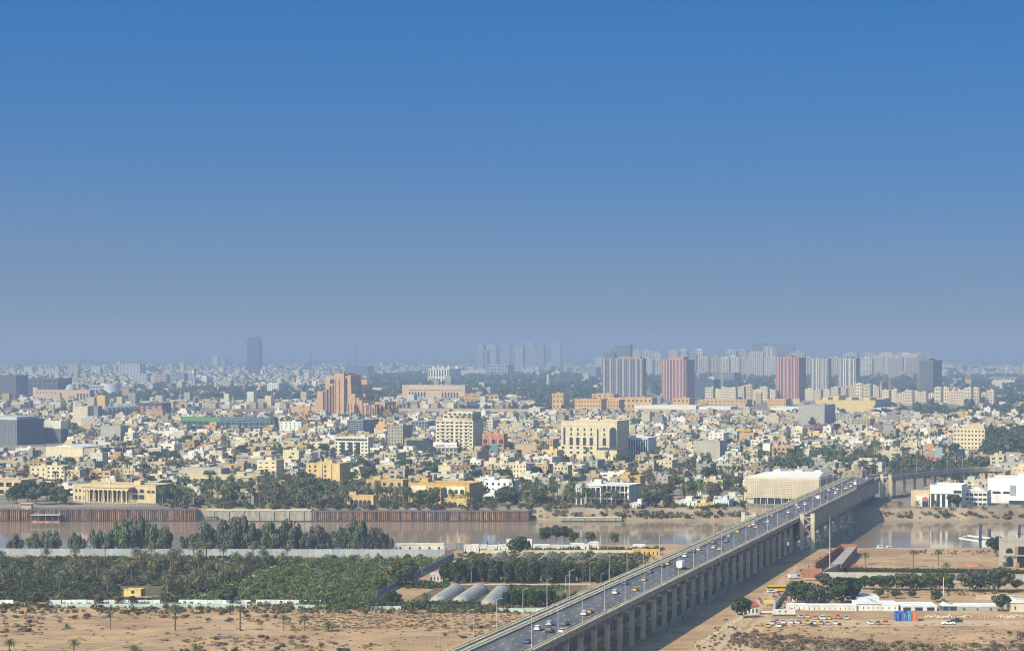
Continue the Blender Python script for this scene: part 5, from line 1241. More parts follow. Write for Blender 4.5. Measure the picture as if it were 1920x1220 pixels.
for (y, x, px, py) in cells:
    if nobuild(px, py, x, y) or not freeg(x, y, 5.5): continue
    k = rn.random()
    if k < .31 + .17 * math.sin(x * .011 + 1) * math.sin(y * .017):
        for _ in range(rn.choice([1, 2, 3])):
            if rn.random() < .45: city_palm.append((x + rn.uniform(-6, 6), y + rn.uniform(-6, 6), G, rn.uniform(6, 11), rn.uniform(3.2, 4.4), *(v * rn.uniform(.8, 1.2) for v in PALM))); continue
            mass_tree.append((x + rn.uniform(-5, 5), y + rn.uniform(-5, 5), G, rn.uniform(2.2, 4.6), rn.uniform(4.5, 9.5), *(v * rn.uniform(.8, 1.2) for v in rn.choice([GREEN, DKGREEN, DKGREEN, PALM]))))
        continue
    if k < .33: continue
    cn, c, _ = rn.choice(HB_); v = rn.uniform(.62, 1.04); c = tuple(q * v for q in c)
    st = rn.choice([1, 2, 2, 2, 2, 3]); W = rn.uniform(10, 17.6); D_ = rn.uniform(10, 16); h = st * 3.3 + rn.uniform(.8, 1.8)
    if rn.random() < .05: h += 6.6; st += 2
    elif NH >= 292 and rn.random() < .07: W *= 1.6; D_ *= 1.2
    if NH < 292:
        f = Front(0, 1, 0, 900); f.u, f.v, f.th, f.z = U, Vv, TH + rn.uniform(-.06, .06), G
        f.O = Vector((x, y, G)); f.W, f.D, f.H = W, D_, h
        nf0 = len(FOOT)
        r, _f = bldg('house', '', 'house', px, px, 0, py, fr=f, wall=c, nb=rn.choice([2, 3, 3, 4]), nf=st, pier=rn.uniform(.5, .8), band=rn.uniform(.5, .75), skind=rn.choice([.3, .3, .9]), bits=rn.randint(2, 5), para=rn.uniform(.6, 1.2), group='flat-roofed houses of the far bank', seed=NH)
        del FOOT[nf0:]
        if rn.random() < .35:
            MB().box(-W / 2 - .2, rn.uniform(-W * .1, W / 2), -3.2, -.4, 2.8, 3.1).build('porch_roof', M_PLASTER, r, c)
        if rn.random() < .5:
            MB().box(-W / 2 - 1.5, W / 2 + .8, -4.6, -4.35, -.3, 2.2).build('garden_wall', M_PLASTER, r, tuple(q * rn.uniform(.7, 1.05) for q in BEIGE))
        PENDING.append((r, '%s %s-storey house' % (cn, ['', 'one', 'two', 'three', 'four', 'five'][st]), 'house')); NH += 1
        continue
    ANG = TH + .22 * math.sin(x * .006 + 2) * math.cos(y * .005); U = Vector((math.cos(ANG), math.sin(ANG), 0)); Vv = Vector((-math.sin(ANG), math.cos(ANG), 0))
    z = G
    mbox(x, y, z, W, D_, h, c)
    if rn.random() < .45: mbox(x + rn.uniform(-2, 2), y + 3, z, W * .6, D_ * .55, h + rn.uniform(2.8, 3.6), tuple(q * rn.uniform(.85, 1.1) for q in c))
    mbox(x + rn.uniform(-3, 3), y + rn.uniform(-3, 3), z + h, rn.uniform(2.5, 4.5), rn.uniform(2.5, 4.5), rn.uniform(1.8, 2.8), tuple(q * 1.02 for q in c))
    for _ in range(rn.randint(0, 3)): mbox(x + rn.uniform(-4, 4), y + rn.uniform(-4, 4), z + h, rn.uniform(.8, 1.6), rn.uniform(.8, 1.6), rn.uniform(.8, 1.9), rn.choice([(.6, .6, .58), (.1, .17, .36), (.4, .38, .34), (.2, .2, .2), (.62, .6, .56), (.40, .16, .10)]))
    if rn.random() < .3: mbox(x + rn.uniform(-3, 3), y + rn.uniform(-3, 3), z + h + .9, W * .45, D_ * .4, .25, rn.choice([(.5, .5, .5), (.35, .2, .15), (.6, .58, .54), (.25, .3, .36)]))
    if y < 2700:
        for fl in range(st):
            for q in range(rn.choice([1, 2, 2, 3])):
                a = rn.uniform(-.38, .38) * W; o = -D_ / 2 - .02
                BOX.append((x + a * U.x + o * Vv.x, y + a * U.y + o * Vv.y, z + fl * 3.3 + .9, rn.uniform(1.0, 3.0),   .12, 1.5, ANG, .03, .035, .04))
            if rn.random() < .7:
                a = rn.uniform(-.3, .3) * D_; o = W / 2 + .02
                BOX.append((x + o * U.x + a * Vv.x, y + o * U.y + a * Vv.y, z + fl * 3.3 + 1, .12, 1.4, 1.4, ANG, .03, .035, .04))
        if rn.random() < .5: BOX.append((x - (D_ / 2 + 3.4) * Vv.x, y - (D_ / 2 + 3.4) * Vv.y, z, W + 2, .25, 2.2, ANG, *(q * rn.uniform(.7, 1.0) for q in BEIGE)))
    if rn.random() < .3 and y < 2300: city_palm.append((x - 7 * Vv.x + rn.uniform(-5, 5), y - 8 * Vv.y, G, rn.uniform(5, 10), rn.uniform(3, 4.2), *PALM))
    if rn.random() < .4 and y < 2600: mass_tree.append((x - 7 * Vv.x + rn.uniform(-5, 5), y - 8 * Vv.y, G, rn.uniform(1.5, 3), rn.uniform(4, 7), *rn.choice([GREEN, DKGREEN, PALM])))
# beyond the second river bend the town goes on to the horizon
for i in range(9000):
    y = 4000 * (3.6 ** rn.random() ** 1.15); px = rn.uniform(-40, 1960); x = (px - 960) / F * y
    py = pix((x, y, G))[1]
    if 4000 < y < 5600 and (px > 1000 and rn.random() < .93): continue
    if not freeg(x, y, 8): continue
    wood = (200 < px < 600 and 728 < py < 756) or (700 < px < 1110 and 703 < py < 748) or (1100 < px < 1740 and 706 < py < 740) or (1740 < px and 704 < py < 726)
    if wood and rn.random() < .8: continue
    s_ = rn.uniform(10, 17) * (1 + max(0, y - 6000) / 11000)
    cn, c, _ = rn.choice(HB_); v = rn.uniform(.65, 1.0)
    mbox(x, y, G, s_, s_ * rn.uniform(.7, 1.1), rn.uniform(6, 11) * (1 + max(0, y - 7000) / 14000) + (rn.random() < .03) * rn.uniform(8, 22), tuple(q * v for q in c))
def boxmass(name, label, B):
    B = np.array(B); n = len(B)
    c8 = np.array([(-1,-1,0),(1,-1,0),(1,1,0),(-1,1,0),(-1,-1,1),(1,-1,1),(1,1,1),(-1,1,1)], float)
    lx = c8[None, :, 0] * B[:, None, 3] / 2; ly = c8[None, :, 1] * B[:, None, 4] / 2
    ct, st_ = np.cos(B[:, None, 6]), np.sin(B[:, None, 6])
    V = np.stack([B[:, None, 0] + lx * ct - ly * st_, B[:, None, 1] + lx * st_ + ly * ct, B[:, None, 2] + c8[None, :, 2] * B[:, None, 5]], axis=2).reshape(-1, 3)
    q = np.array([(4,5,6,7),(0,1,5,4),(1,2,6,5),(2,3,7,6),(3,0,4,7)])
    Q = (q[None] + (np.arange(n) * 8)[:, None, None]).reshape(-1, 4)
    return tag(bigmesh(name, V, Q, np.repeat(B[:, 7:10], 8, axis=0), M_VCOL), label, 'houses', kind='stuff')
boxmass('city_houses', 'closely packed cream, white and grey houses spreading to the horizon', BOX)
# distant woods and garden trees
def woods(n, x0, x1, y0, y1, r0, r1, h0, h1, cols, z=G):
    for _ in range(n):
        q = P(rn.uniform(x0, x1), HY + 1 / rn.uniform(1 / (y1 - HY), 1 / (y0 - HY)), z)
        if not freeg(q.x, q.y, 2): continue
        mass_tree.append((q.x, q.y, z, rn.uniform(r0, r1), rn.uniform(h0, h1), *(v * rn.uniform(.8, 1.2) for v in rn.choice(cols))))
DK = [DKGREEN, DKGREEN, GREEN, (.05, .06, .035)]
woods(420, 180, 610, 728, 757, 5, 9, 9, 16, DK); woods(620, 690, 1110, 704, 750, 7, 13, 11, 20, DK); woods(520, 1100, 1745, 708, 742, 7, 14, 11, 20, DK); woods(320, 1740, 1960, 706, 760, 6, 11, 10, 18, DK)
woods(160, 1640, 1960, 765, 800, 5, 8, 7, 13, DK); woods(300, 380, 720, 784, 805, 4, 6.5, 7, 12, DK + [PALM]); woods(160, -40, 380, 770, 830, 4, 6, 6, 11, DK + [PALM]); woods(280, 1845, 1960, 815, 866, 4, 6.5, 8, 13, DK)
woods(300, -40, 1960, 700, 730, 6, 12, 8, 14, DK); woods(400, -40, 1960, 676, 700, 14, 30, 8, 14, DK); woods(120, 860, 1120, 750, 770, 5, 8, 6, 11, DK); woods(150, 1000, 1960, 775, 800, 4, 6, 6, 10, DK)
woods(200, 200, 900, 845, 900, 2.5, 4.2, 5, 9, DK + [PALM]); woods(160, 900, 1900, 840, 900, 2.5, 4.2, 5, 9, DK + [PALM]); woods(60, 1420, 1660, 850, 896, 3, 4.5, 6, 9, DK); woods(60, 1660, 1860, 862, 900, 3, 5, 5, 9, DK)
for (n_, x0, x1, y0, y1) in ((150, 300, 770, 922, 951.5), (40, 955, 1200, 926, 951), (80, 1195, 1400, 880, 946), (90, 1425, 1650, 850, 893), (30, 1655, 1850, 862, 905), (40, 40, 330, 870, 905), (60, 380, 900, 845, 905), (50, 1000, 1440, 840, 890)):
    for _ in range(n_):
        q = P(rn.uniform(x0, x1), HY + 1 / rn.uniform(1 / (y1 - HY), 1 / (y0 - HY)), G)
        if freeg(q.x, q.y, .5): city_palm.append((q.x, q.y, G, rn.uniform(6.5, 12), rn.uniform(3.8, 5.2), *(v * rn.uniform(.7, 1.15) for v in PALM)))
palmmass('city_palms', 'date palms standing between the packed houses of the city', city_palm, 26)
leafmass('distant_trees', 'dark green tree cover between and behind the houses', mass_tree, 42, leaf=.34)
# low planting along the far bank
bank = []
for _ in range(620):
    px = rn.uniform(300, 1400); q = P(px, rn.uniform(936, 953.2), G)
    if not freeg(q.x, q.y, 1): continue
    bank.append((q.x, q.y, G, rn.uniform(1.2, 2.8), rn.uniform(1.2, 3.5), *(v * rn.uniform(.7, 1.3) for v in rn.choice([GREEN, DKGREEN, OLIVE, (.14, .10, .06)]))))
for _ in range(260):
    px = rn.choice([rn.uniform(1000, 1400), rn.uniform(1150, 1400), rn.uniform(1650, 1960)]); x = (px - 960) / F * 1486
    bank.append((x, 1486 + rn.uniform(-3, 3), rn.uniform(-5, -1), rn.uniform(.8, 2.0), rn.uniform(.8, 2.4), *(v * rn.uniform(.7, 1.3) for v in rn.choice([GREEN, OLIVE, (.20, .15, .085), (.22, .16, .09), (.14, .10, .06)]))))
leafmass('bank_planting', 'mixed shrubs and dry reeds along the far river bank', bank, 46, leaf=.3, cat='shrubs')
# ---------------------------------------------------------------- vehicles
def frustum(mb, x0, x1, y0, y1, z0, X0, X1, Y0, Y1, z1):
    mb.add([(x0,y0,z0),(x1,y0,z0),(x1,y1,z0),(x0,y1,z0),(X0,Y0,z1),(X1,Y0,z1),(X1,Y1,z1),(X0,Y1,z1)], [(0,3,2,1),(4,5,6,7),(0,1,5,4),(1,2,6,5),(2,3,7,6),(3,0,4,7)])
    return mb
def wheels(r, ys, xw, rad):
    for y in ys:
        for sx in (-1, 1):
            m = MB(); m.xf = lambda a, b_, c, sx=sx, y=y: (sx * (xw - .12) + c, y + a, rad + b_)
            m.cyl(0, 0, -.12, .12, rad, rad, 12)
            w_ = m.build('wheel', M_BLACK, r)
            m = MB(); m.xf = lambda a, b_, c, sx=sx, y=y: (sx * (xw - .12) + c, y + a, rad + b_)
            m.cyl(0, 0, -.135, .135, rad * .55, rad * .55, 8); m.build('rim', M_PAINT, w_, (.4, .4, .4))
def lights(r, yf, yb, xw, z):
    for sx in (-1, 1):
        MB().box(sx * xw - .22, sx * xw + .22, yf - .03, yf + .02, z - .1, z + .1).build('headlight', M_LAMP, r)
        MB().box(sx * xw - .2, sx * xw + .2, yb - .02, yb + .03, z - .1, z + .12).build('tail_light', M_TAIL, r)
def car_proto(kind):
    r = thing({'sedan': 'sedan_car', 'suv': 'suv_car', 'pickup': 'pickup_truck', 'van': 'delivery_van', 'truck': 'box_truck'}[kind], '', 'car' if kind in ('sedan', 'suv') else kind, (0, 0, -60))
    m = MB(); g = MB(); t = MB()
    if kind == 'sedan':
        frustum(m, -.9, .9, -2.3, 2.3, .32, -.9, .9, -2.32, 2.32, .62); frustum(m, -.9, .9, -2.3, 2.3, .62, -.82, .82, -2.2, 2.15, .95)
        frustum(g, -.78, .78, -1.75, 1.0, .95, -.60, .60, -1.1, .25, 1.38); t.box(-.61, .61, -1.12, .27, 1.38, 1.43); wy, z = (-1.4, 1.42), .72
    elif kind == 'suv':
        frustum(m, -.95, .95, -2.35, 2.35, .4, -.95, .95, -2.36, 2.36, .78); frustum(m, -.95, .95, -2.35, 2.35, .78, -.88, .88, -2.3, 2.25, 1.12)
        frustum(g, -.86, .86, -2.25, 1.0, 1.12, -.70, .70, -2.0, .3, 1.66); t.box(-.72, .72, -2.05, .32, 1.66, 1.74); wy, z = (-1.45, 1.45), .92
    elif kind == 'pickup':
        frustum(m, -.95, .95, .1, 2.6, .45, -.9, .9, .1, 2.5, 1.1); m.box(-.93, .93, -2.7, .1, .45, .75)
        frustum(g, -.86, .86, -.5, 1.3, 1.1, -.72, .72, -.3, .75, 1.72); t.box(-.74, .74, -.35, .78, 1.72, 1.79)
        for x0, x1, y0, y1 in ((-.93, -.85, -2.7, -.55), (.85, .93, -2.7, -.55), (-.85, .85, -2.7, -2.62)): m.box(x0, x1, y0, y1, .75, 1.15)
        wy, z = (-1.7, 1.65), .9
    elif kind == 'van':
        frustum(m, -.98, .98, -2.5, 2.5, .4, -.98, .98, -2.5, 2.45, 1.1); frustum(m, -.98, .98, -2.5, 1.5, 1.1, -.88, .88, -2.45, 1.3, 2.1)
        frustum(g, -.9, .9, 1.5, 2.35, 1.1, -.8, .8, 1.3, 1.6, 1.95); t.box(-.9, .9, -2.45, 1.5, 2.1, 2.16); wy, z = (-1.6, 1.6), .85
    else:
        m.box(-1.25, 1.25, -3.6, 1.9, 1.0, 3.5); frustum(t, -1.1, 1.1, 2.05, 3.7, .6, -1.05, 1.05, 2.05, 3.5, 2.5); g.box(-.95, .95, 3.55, 3.66, 1.5, 2.3); t.box(-.9, .9, -3.6, 3.4, .7, .99); wy, z = (-2.3, 2.8), 1.1
    o = m.build('body' if kind != 'truck' else 'cargo_box', M_CAR, r); o['tint'] = 1
    g.build('windows', M_GLASS, r); o = t.build('roof' if kind != 'truck' else 'cab', M_CAR, r); o['tint'] = 1
    xw = {'sedan': .9, 'suv': .95, 'pickup': .95, 'van': .98, 'truck': 1.2}[kind]
    wheels(r, wy, xw, .34 if kind != 'truck' else .48)
    L_ = {'sedan': 2.32, 'suv': 2.36, 'pickup': 2.6, 'van': 2.5, 'truck': 3.7}[kind]
    lights(r, L_, {'pickup': -2.7, 'truck': -3.6}.get(kind, -L_), xw - .25, z)
    return r
CARS = {k: car_proto(k) for k in ('sedan', 'suv', 'pickup', 'van', 'truck')}
PROTOS += list(CARS.values())
CC = {'white': (.72, .73, .74), 'silver': (.42, .44, .46), 'grey': (.16, .17, .18), 'dark': (.03, .032, .04), 'blue': (.03, .07, .26), 'yellow': (.72, .40, .015), 'orange': (.62, .25, .03), 'red': (.35, .03, .03), 'tan': (.55, .38, .18), 'green-grey': (.15, .18, .16)}
def car(kind, colr, pos, rz, label, group):
    o = copy_tree(CARS[kind], pos, rz, CC[colr]); o.name = CARS[kind].name.split('.')[0]
    return tag(o, label, None, group)
c3 = lambda x, y: (860 + x / 4, 960 + y / 4)
c4 = lambda x, y: (1300 + x / 4.694, 960 + y / 4.694)
c6 = lambda x, y: (1340 + x / 5.647, 850 + y / 5.647)
c5 = lambda x, y: (1440 + x / 4, 960 + y / 4)
bc = [(c3, 483, 978, 'blue', 'sedan'), (c3, 607, 882, 'white', 'suv'), (c3, 667, 898, 'dark', 'suv'), (c3, 667, 845, 'silver', 'suv'), (c3, 775, 842, 'green-grey', 'pickup'), (c3, 745, 897, 'white', 'sedan'), (c3, 903, 768, 'white', 'suv'), (c3, 1003, 762, 'yellow', 'sedan'), (c3, 1175, 610, 'white', 'suv'), (c3, 1272, 543, 'blue', 'sedan'), (c3, 1318, 586, 'yellow', 'sedan'), (c3, 1418, 512, 'yellow', 'sedan'), (c3, 1463, 453, 'grey', 'sedan'), (c3, 1560, 410, 'dark', 'suv'), (c3, 1585, 392, 'yellow', 'sedan'), (c3, 1637, 422, 'white', 'truck'), (c3, 1688, 380, 'red', 'sedan'), (c3, 1727, 335, 'white', 'suv'), (c3, 1783, 303, 'dark', 'sedan'), (c3, 1820, 285, 'white', 'sedan'),
  (c4, 168, 275, 'grey', 'suv'), (c4, 168, 315, 'white', 'sedan'), (c4, 212, 330, 'yellow', 'sedan'), (c4, 238, 238, 'blue', 'sedan'), (c4, 278, 260, 'grey', 'suv'), (c4, 326, 215, 'silver', 'sedan'), (c4, 417, 178, 'yellow', 'sedan'), (c4, 473, 127, 'tan', 'sedan'), (c4, 500, 108, 'dark', 'sedan'), (c4, 549, 115, 'white', 'suv'), (c4, 570, 138, 'yellow', 'sedan'), (c4, 655, 87, 'white', 'sedan'), (c4, 675, 36, 'orange', 'sedan'),
  (c6, 752, 627, 'white', 'sedan'), (c6, 875, 550, 'white', 'sedan'), (c6, 885, 577, 'white', 'sedan'), (c6, 955, 543, 'white', 'suv'), (c6, 985, 498, 'red', 'sedan'), (c6, 1068, 458, 'silver', 'sedan'), (c6, 1090, 478, 'white', 'van'), (c6, 1163, 478, 'dark', 'van'), (c6, 1140, 434, 'red', 'sedan'), (c6, 1178, 414, 'grey', 'sedan'), (c6, 1240, 394, 'white', 'sedan'), (c6, 1270, 425, 'white', 'suv'), (c6, 1270, 370, 'silver', 'sedan'), (c6, 1320, 384, 'white', 'sedan'), (c6, 1360, 363, 'dark', 'sedan'), (c6, 1412, 375, 'white', 'suv'), (c6, 1447, 310, 'yellow', 'sedan'), (c6, 1450, 350, 'white', 'sedan'), (c6, 1505, 330, 'white', 'van'), (c6, 1525, 290, 'silver', 'sedan'), (c6, 1637, 272, 'white', 'sedan')]
lst = []; ln = (2.6, 7.0, 11.6, 15.9)
for fn, x, y, colr, kind in bc:
    s_, t_ = bst(P(*fn(x, y), BZ)); t_ = min(ln, key=lambda q: abs(q - t_)) + random.uniform(-.35, .35)
    lst.append([s_, t_, colr, kind])
lst.sort()
for i, e in enumerate(lst):                          # keep a clear gap to whatever is ahead in the same lane
    for j in range(i):
        if abs(lst[j][1] - e[1]) < 2.4 and e[0] - lst[j][0] < 7.5: e[0] = lst[j][0] + 7.5
lst.sort()
kn = {'sedan': 'sedan', 'suv': 'tall car', 'pickup': 'pickup truck', 'van': 'van', 'truck': 'box truck'}
for i, (s_, t_, colr, kind) in enumerate(lst):
    car(kind, colr, BP(s_, t_, BZ + .004), BYAW, '%s %s on the bridge deck, %s vehicle from the near end' % (colr, kn[kind], ordw(i)), 'vehicles on the bridge')
pk = [(245, 783, 'silver'), (293, 783, 'yellow'), (357, 793, 'orange'), (407, 797, 'white'), (457, 793, 'yellow'), (520, 790, 'orange'), (589, 795, 'silver'), (38, 836, 'silver'), (66, 820, 'orange'), (79, 852, 'white'), (112, 826, 'white'), (175, 828, 'white'), (230, 828, 'silver'), (293, 829, 'yellow'), (342, 832, 'white'), (398, 834, 'orange'), (446, 836, 'silver'), (508, 833, 'white'), (768, 833, 'white'), (828, 835, 'grey'), (884, 836, 'orange'), (-5, 853, 'yellow')]
pk.sort()
for i, (x, y, colr) in enumerate(pk):
    car('suv' if i % 4 == 1 else 'sedan', colr, P(*c5(x, y + 5), 0), random.choice([0, math.pi]) + random.uniform(-.35, .15), '%s car parked on the sand yard, %s parked car counting rightwards' % (colr, ordw(i)), 'cars parked on the sand yard')
car('pickup', 'white', P(1778, 1170), -math.pi / 2 + .1, 'white pickup truck parked broadside beside the rubble heaps', None)
car('pickup', 'dark', P(1793, 1166), -math.pi / 2 + .3, 'dark pickup truck parked behind the white pickup on the sand', None)
car('van', 'white', P(1488, 1084), -1.2, 'white van parked by the brick gate building', None)
car('sedan', 'white', P(1448, 1110), -1.2, 'white sedan parked before the yellow bus', None)
car('sedan', 'silver', P(1555, 1033), -.6, 'silver car parked at the head of the sandy slip road', None)
q = P(1457, 1108)
o = thing('yellow_bus', 'yellow bus parked behind the gate fence', 'bus', q, -math.pi / 2 + .12)
MB().box(-1.25, 1.25, -4.4, 4.4, .5, 1.5).box(-1.25, 1.25, -4.4, 4.4, 2.35, 2.9).build('body', M_CAR, o, (.72, .50, .02)); MB().box(-1.22, 1.22, -4.37, 4.37, 1.5, 2.35).build('windows', M_GLASS, o)
wheels(o, (-2.8, 2.7), 1.25, .48)
# ---------------------------------------------------------------- fences, walls
def fence(label, p, q, h, step, color, name='panel_fence', post=(.25, .26, .27), cat='fence', rail=True, mark=None, skip=()):
    p, q = Vector(p), Vector(q); Ln = (q - p).length; n = max(1, int(Ln / step)); st = Ln / n
    o = thing(name, label, cat, p, math.atan2(q.y - p.y, q.x - p.x), None, mark)
    if mark: LAND.append((mark, *pix((p + q) / 2)))
    me = MB().box(.06, st - .06, -.04, .04, .12, h); 
    for k in range(int(st / .7)): me.box(.3 + k * .7, .5 + k * .7, -.09, -.04, .14, h - .02)
    me = me.mesh('panel', M_PAINT); pm = MB().box(-.07, .07, .05, .2, -.3, h + .15).mesh('post', M_PAINT)
    rn_ = random.Random(n)
    for i in range(n):
        if i in skip: continue
        v = rn_.uniform(.85, 1.08); c = ob('panel', me, o, tuple(x * v for x in color), (i * st, 0, rn_.uniform(-.08, .05)))
        ob('post', pm, o, post, (i * st, 0, 0))
    if rail: MB().box(0, Ln, .05, .13, h * .55, h * .55 + .09).build('rail', M_PAINT, o, post)
    return o
fence('long grey-white corrugated panel fence below the eucalyptus row', P(-40, 1041), P(834, 1043), 3.9, 3.3, (.37, .41, .435), mark='long corrugated fence')
fence('purple-brown end section of the corrugated fence', P(834, 1043), P(850, 1043), 3.6, 2.4, (.18, .13, .15))
fence('blue-grey panel fence running diagonally past the orchard', P(706, 1121), P(851, 1046), 2.9, 3.0, (.16, .22, .32), mark='diagonal blue-grey fence')
for i, (a, b_) in enumerate(((-30, 25), (93, 300), (335, 470), (480, 602))):
    fence('low white panel wall behind the pale green fence, %s section counting rightwards' % ordw(i), P(a, 1131.5), P(b_, 1132), 1.9, 3.0, (.66, .70, .74), 'white_panel_wall', cat='wall', rail=False, mark='low white panel wall' if i == 1 else None)
for i, (a, b_, y) in enumerate(((92, 470, 1138.5), (548, 606, 1140.5), (695, 752, 1143), (932, 1052, 1147))):
    fence('pale green panel fence along the sand field, %s section counting rightwards' % ordw(i), P(a, y), P(b_, y), 1.75, 2.6, (.46, .58, .53), 'pale_green_fence', mark='pale green fence' if i in (0, 3) else None)
fence('white steel picket fence between gate and dirt road', P(1450, 1147), P(1478, 1106), 2.2, 1.2, (.45, .46, .47), 'picket_fence')
o = thing('broken_fence', 'low broken fence of pale posts beside the dirt road', 'fence', P(1302, 1214), 0)
a, b_ = P(1302, 1214), P(1394, 1158)
for i in range(60):
    q = a + (b_ - a) * (i / 59) - a; MB().box(-.12, .12, -.12, .12, -.2, random.uniform(.7, 1.9)).build('post', M_CONC_PALE, o, None, False, (q.x, q.y, 0))
# concrete panel wall and its hedge
fence('long grey concrete panel wall behind the tree row', P(1543, 1088), P(1960, 1096), 4.2, 5.0, (.40, .39, .36), 'concrete_wall', (.36, .35, .33), 'wall', False, 'long concrete panel wall')
hd = []
for i in range(420):
    px = 1556 + 400 * i / 420; q = P(px, 1070.5 + 5 * (px - 1556) / 400); hd.append((q.x, q.y, 0, .8, random.uniform(1.5, 2.3), *(v * random.uniform(.8, 1.2) for v in DKGREEN)))
leafmass('clipped_hedge', 'long clipped dark hedge behind the concrete panel wall', hd, 30, leaf=.3, cat='hedge')
# under-bridge walls
for i in range(7):
    s_ = 175 + i * 26
    o = thing('site_wall', 'low grey panel wall under the bridge edge, %s from the near end' % ordw(i), 'wall', BP(s_, -1.5, 0), BYAW + math.pi / 2)
    MB().box(0, 20, -.12, .12, -.3, random.uniform(2.4, 3.6)).build('wall_panel', M_CONC, o); MB().box(-.2, .2, -.25, .25, -.3, 3.8).build('end_post', M_CONC, o)
for i in range(5):
    s_ = 190 + i * 42
    o = thing('site_cabin', 'weathered cabin parked between the bridge columns, %s from the near end' % ordw(i), 'cabin', BP(s_, 4.5, 0), BYAW)
    MB().box(-1.3, 1.3, -3, 3, .3, 2.9).build('wall', M_PAINT, o, [(.35, .36, .36), (.12, .2, .3), (.4, .36, .3), (.3, .08, .06), (.3, .35, .4)][i]); MB().box(-1.4, 1.4, -3.1, 3.1, 2.9, 3.0).build('roof', M_PAINT, o, (.5, .5, .5)); MB().box(1.29, 1.34, -1, .4, 1.2, 2.2).build('window', M_GLASS, o); MB().box(1.29, 1.33, 1, 1.9, .35, 2.3).build('door', M_PAINT, o, (.2, .2, .2))
# ---------------------------------------------------------------- small buildings of the near bank
def shed(name, label, cat, px0, px1, yt, yb, color, nb=4, pier=.7, roof=None, dep=6, th=0.0, mark=None, band=.5, bits=0):
    return bldg(name, label, cat, px0, px1, yt, yb, th=th, z=0, wall=color, nb=nb, nf=1, pier=pier, band=band, skind=.12, bits=bits, dep=dep, para=.35, roof=roof, mark=mark)
r, f = bldg('yellow_hut', 'yellow flat-roofed hut with a low slab roof in the palm grove', 'hut', 232, 264, 1104, 1121, 273, z=0, th=-.15, wall=(.60, .47, .19), blind=True, bits=0, para=.4, dep=6, mark='yellow hut')
MB().box(f.x(246), f.x(252), -.08, .05, f.zz(1112), f.zz(1106.5)).build('window', M_GLASS, r); MB().box(f.x(228), f.x(297), -2.5, -.2, f.zz(1118), f.zz(1116.8)).build('porch_slab', M_PLASTER, r, (.48, .36, .2))
WS = (.70, .68, .64)
for a, b_, t, q, c, nb, lab in ((742, 832, 1019, 1032, (.66, .62, .54), 7, 'long low cream shed on the near river bank'), (833, 850, 1021, 1032, (.30, .28, .26), 3, 'dark open shed at the end of the long cream shed'), (853, 868, 1020, 1032, (.20, .22, .24), 3, 'dark small shed by the river right of the fence end'), (870, 882, 1022, 1034, WS, 2, 'small white cabin, first of the riverside cabins'), (884, 897, 1020, 1034, WS, 3, 'small white cabin with a dark doorway by the river'), (900, 912, 1021, 1034, (.62, .63, .64), 2, 'pale grey cabin by the river'), (914, 932, 1023, 1034, WS, 3, 'white cabin beside the blue water tank'), (934, 953, 1021, 1034, (.70, .66, .58), 3, 'cream cabin left of the big riverside tree'), (950, 997, 1010, 1022, WS, 5, 'white gabled long shed nearest the water'), (1000, 1030, 1022, 1032, WS, 5, 'low white row of rooms right of the big riverside tree'), (1032, 1068, 1023, 1032, (.64, .6, .52), 5, 'low cream row of rooms by the river'), (1070, 1104, 1020, 1031, WS, 5, 'low white pavilion with a garden by the river'), (1106, 1122, 1017, 1030, WS, 2, 'white cube room with a blue tank on top'), (1188, 1210, 1020, 1029, (.7, .7, .68), 3, 'small white flat shelter near the bridge')):
    shed('riverside_cabin', lab, 'cabin', a, b_, t + random.uniform(-1, 1.5), q, c, max(2, nb - 2), pier=random.uniform(.78, .88), band=.62, dep=7, mark={742: 'long cream shed', 950: 'white gabled shed', 1070: 'low white pavilion'}.get(a))
o = thing('garden_wall', 'long low cream garden wall below the riverside cabins', 'wall', P(900, 1036.5), 0); q = P(1235, 1036.5) - P(900, 1036.5); MB().box(0, q.x, -.15, .15, -.2, 1.6).build('wall_body', M_PLASTER, o, (.62, .54, .42)); MB().box(0, q.x, -.2, .2, 1.6, 1.75).build('coping', M_PLASTER, o, (.6, .5, .38))
for i, (a, b_, t, q, c) in enumerate(((1187, 1213, 1029, 1039, (.62, .42, .14)), (1214, 1236, 1030, 1040, (.66, .44, .10)))): shed('yellow_stall', ['orange-yellow stall at the end of the garden wall', 'bright yellow stall next to the orange-yellow one'][i], 'stall', a, b_, t, q, c, 3, dep=4)
# stepped ramp beside the bridge
o = thing('stepped_ramp', 'cream stepped ramp walls climbing beside the bridge to the river', 'ramp', BP(300, BW + 9, 0), BYAW, mark='cream stepped ramp')
for i in range(7):
    y0 = 20 + i * 17; MB().box(-4.5, 4.5, y0, y0 + 15, -.5, 3.4 + i * .75).build('step_block', M_PLASTER, o, (.66, .56, .40)); MB().box(-4.7, 4.7, y0 - .2, y0 + 15.2, 3.4 + i * .75, 3.7 + i * .75).build('coping', M_PLASTER, o, (.68, .60, .45))
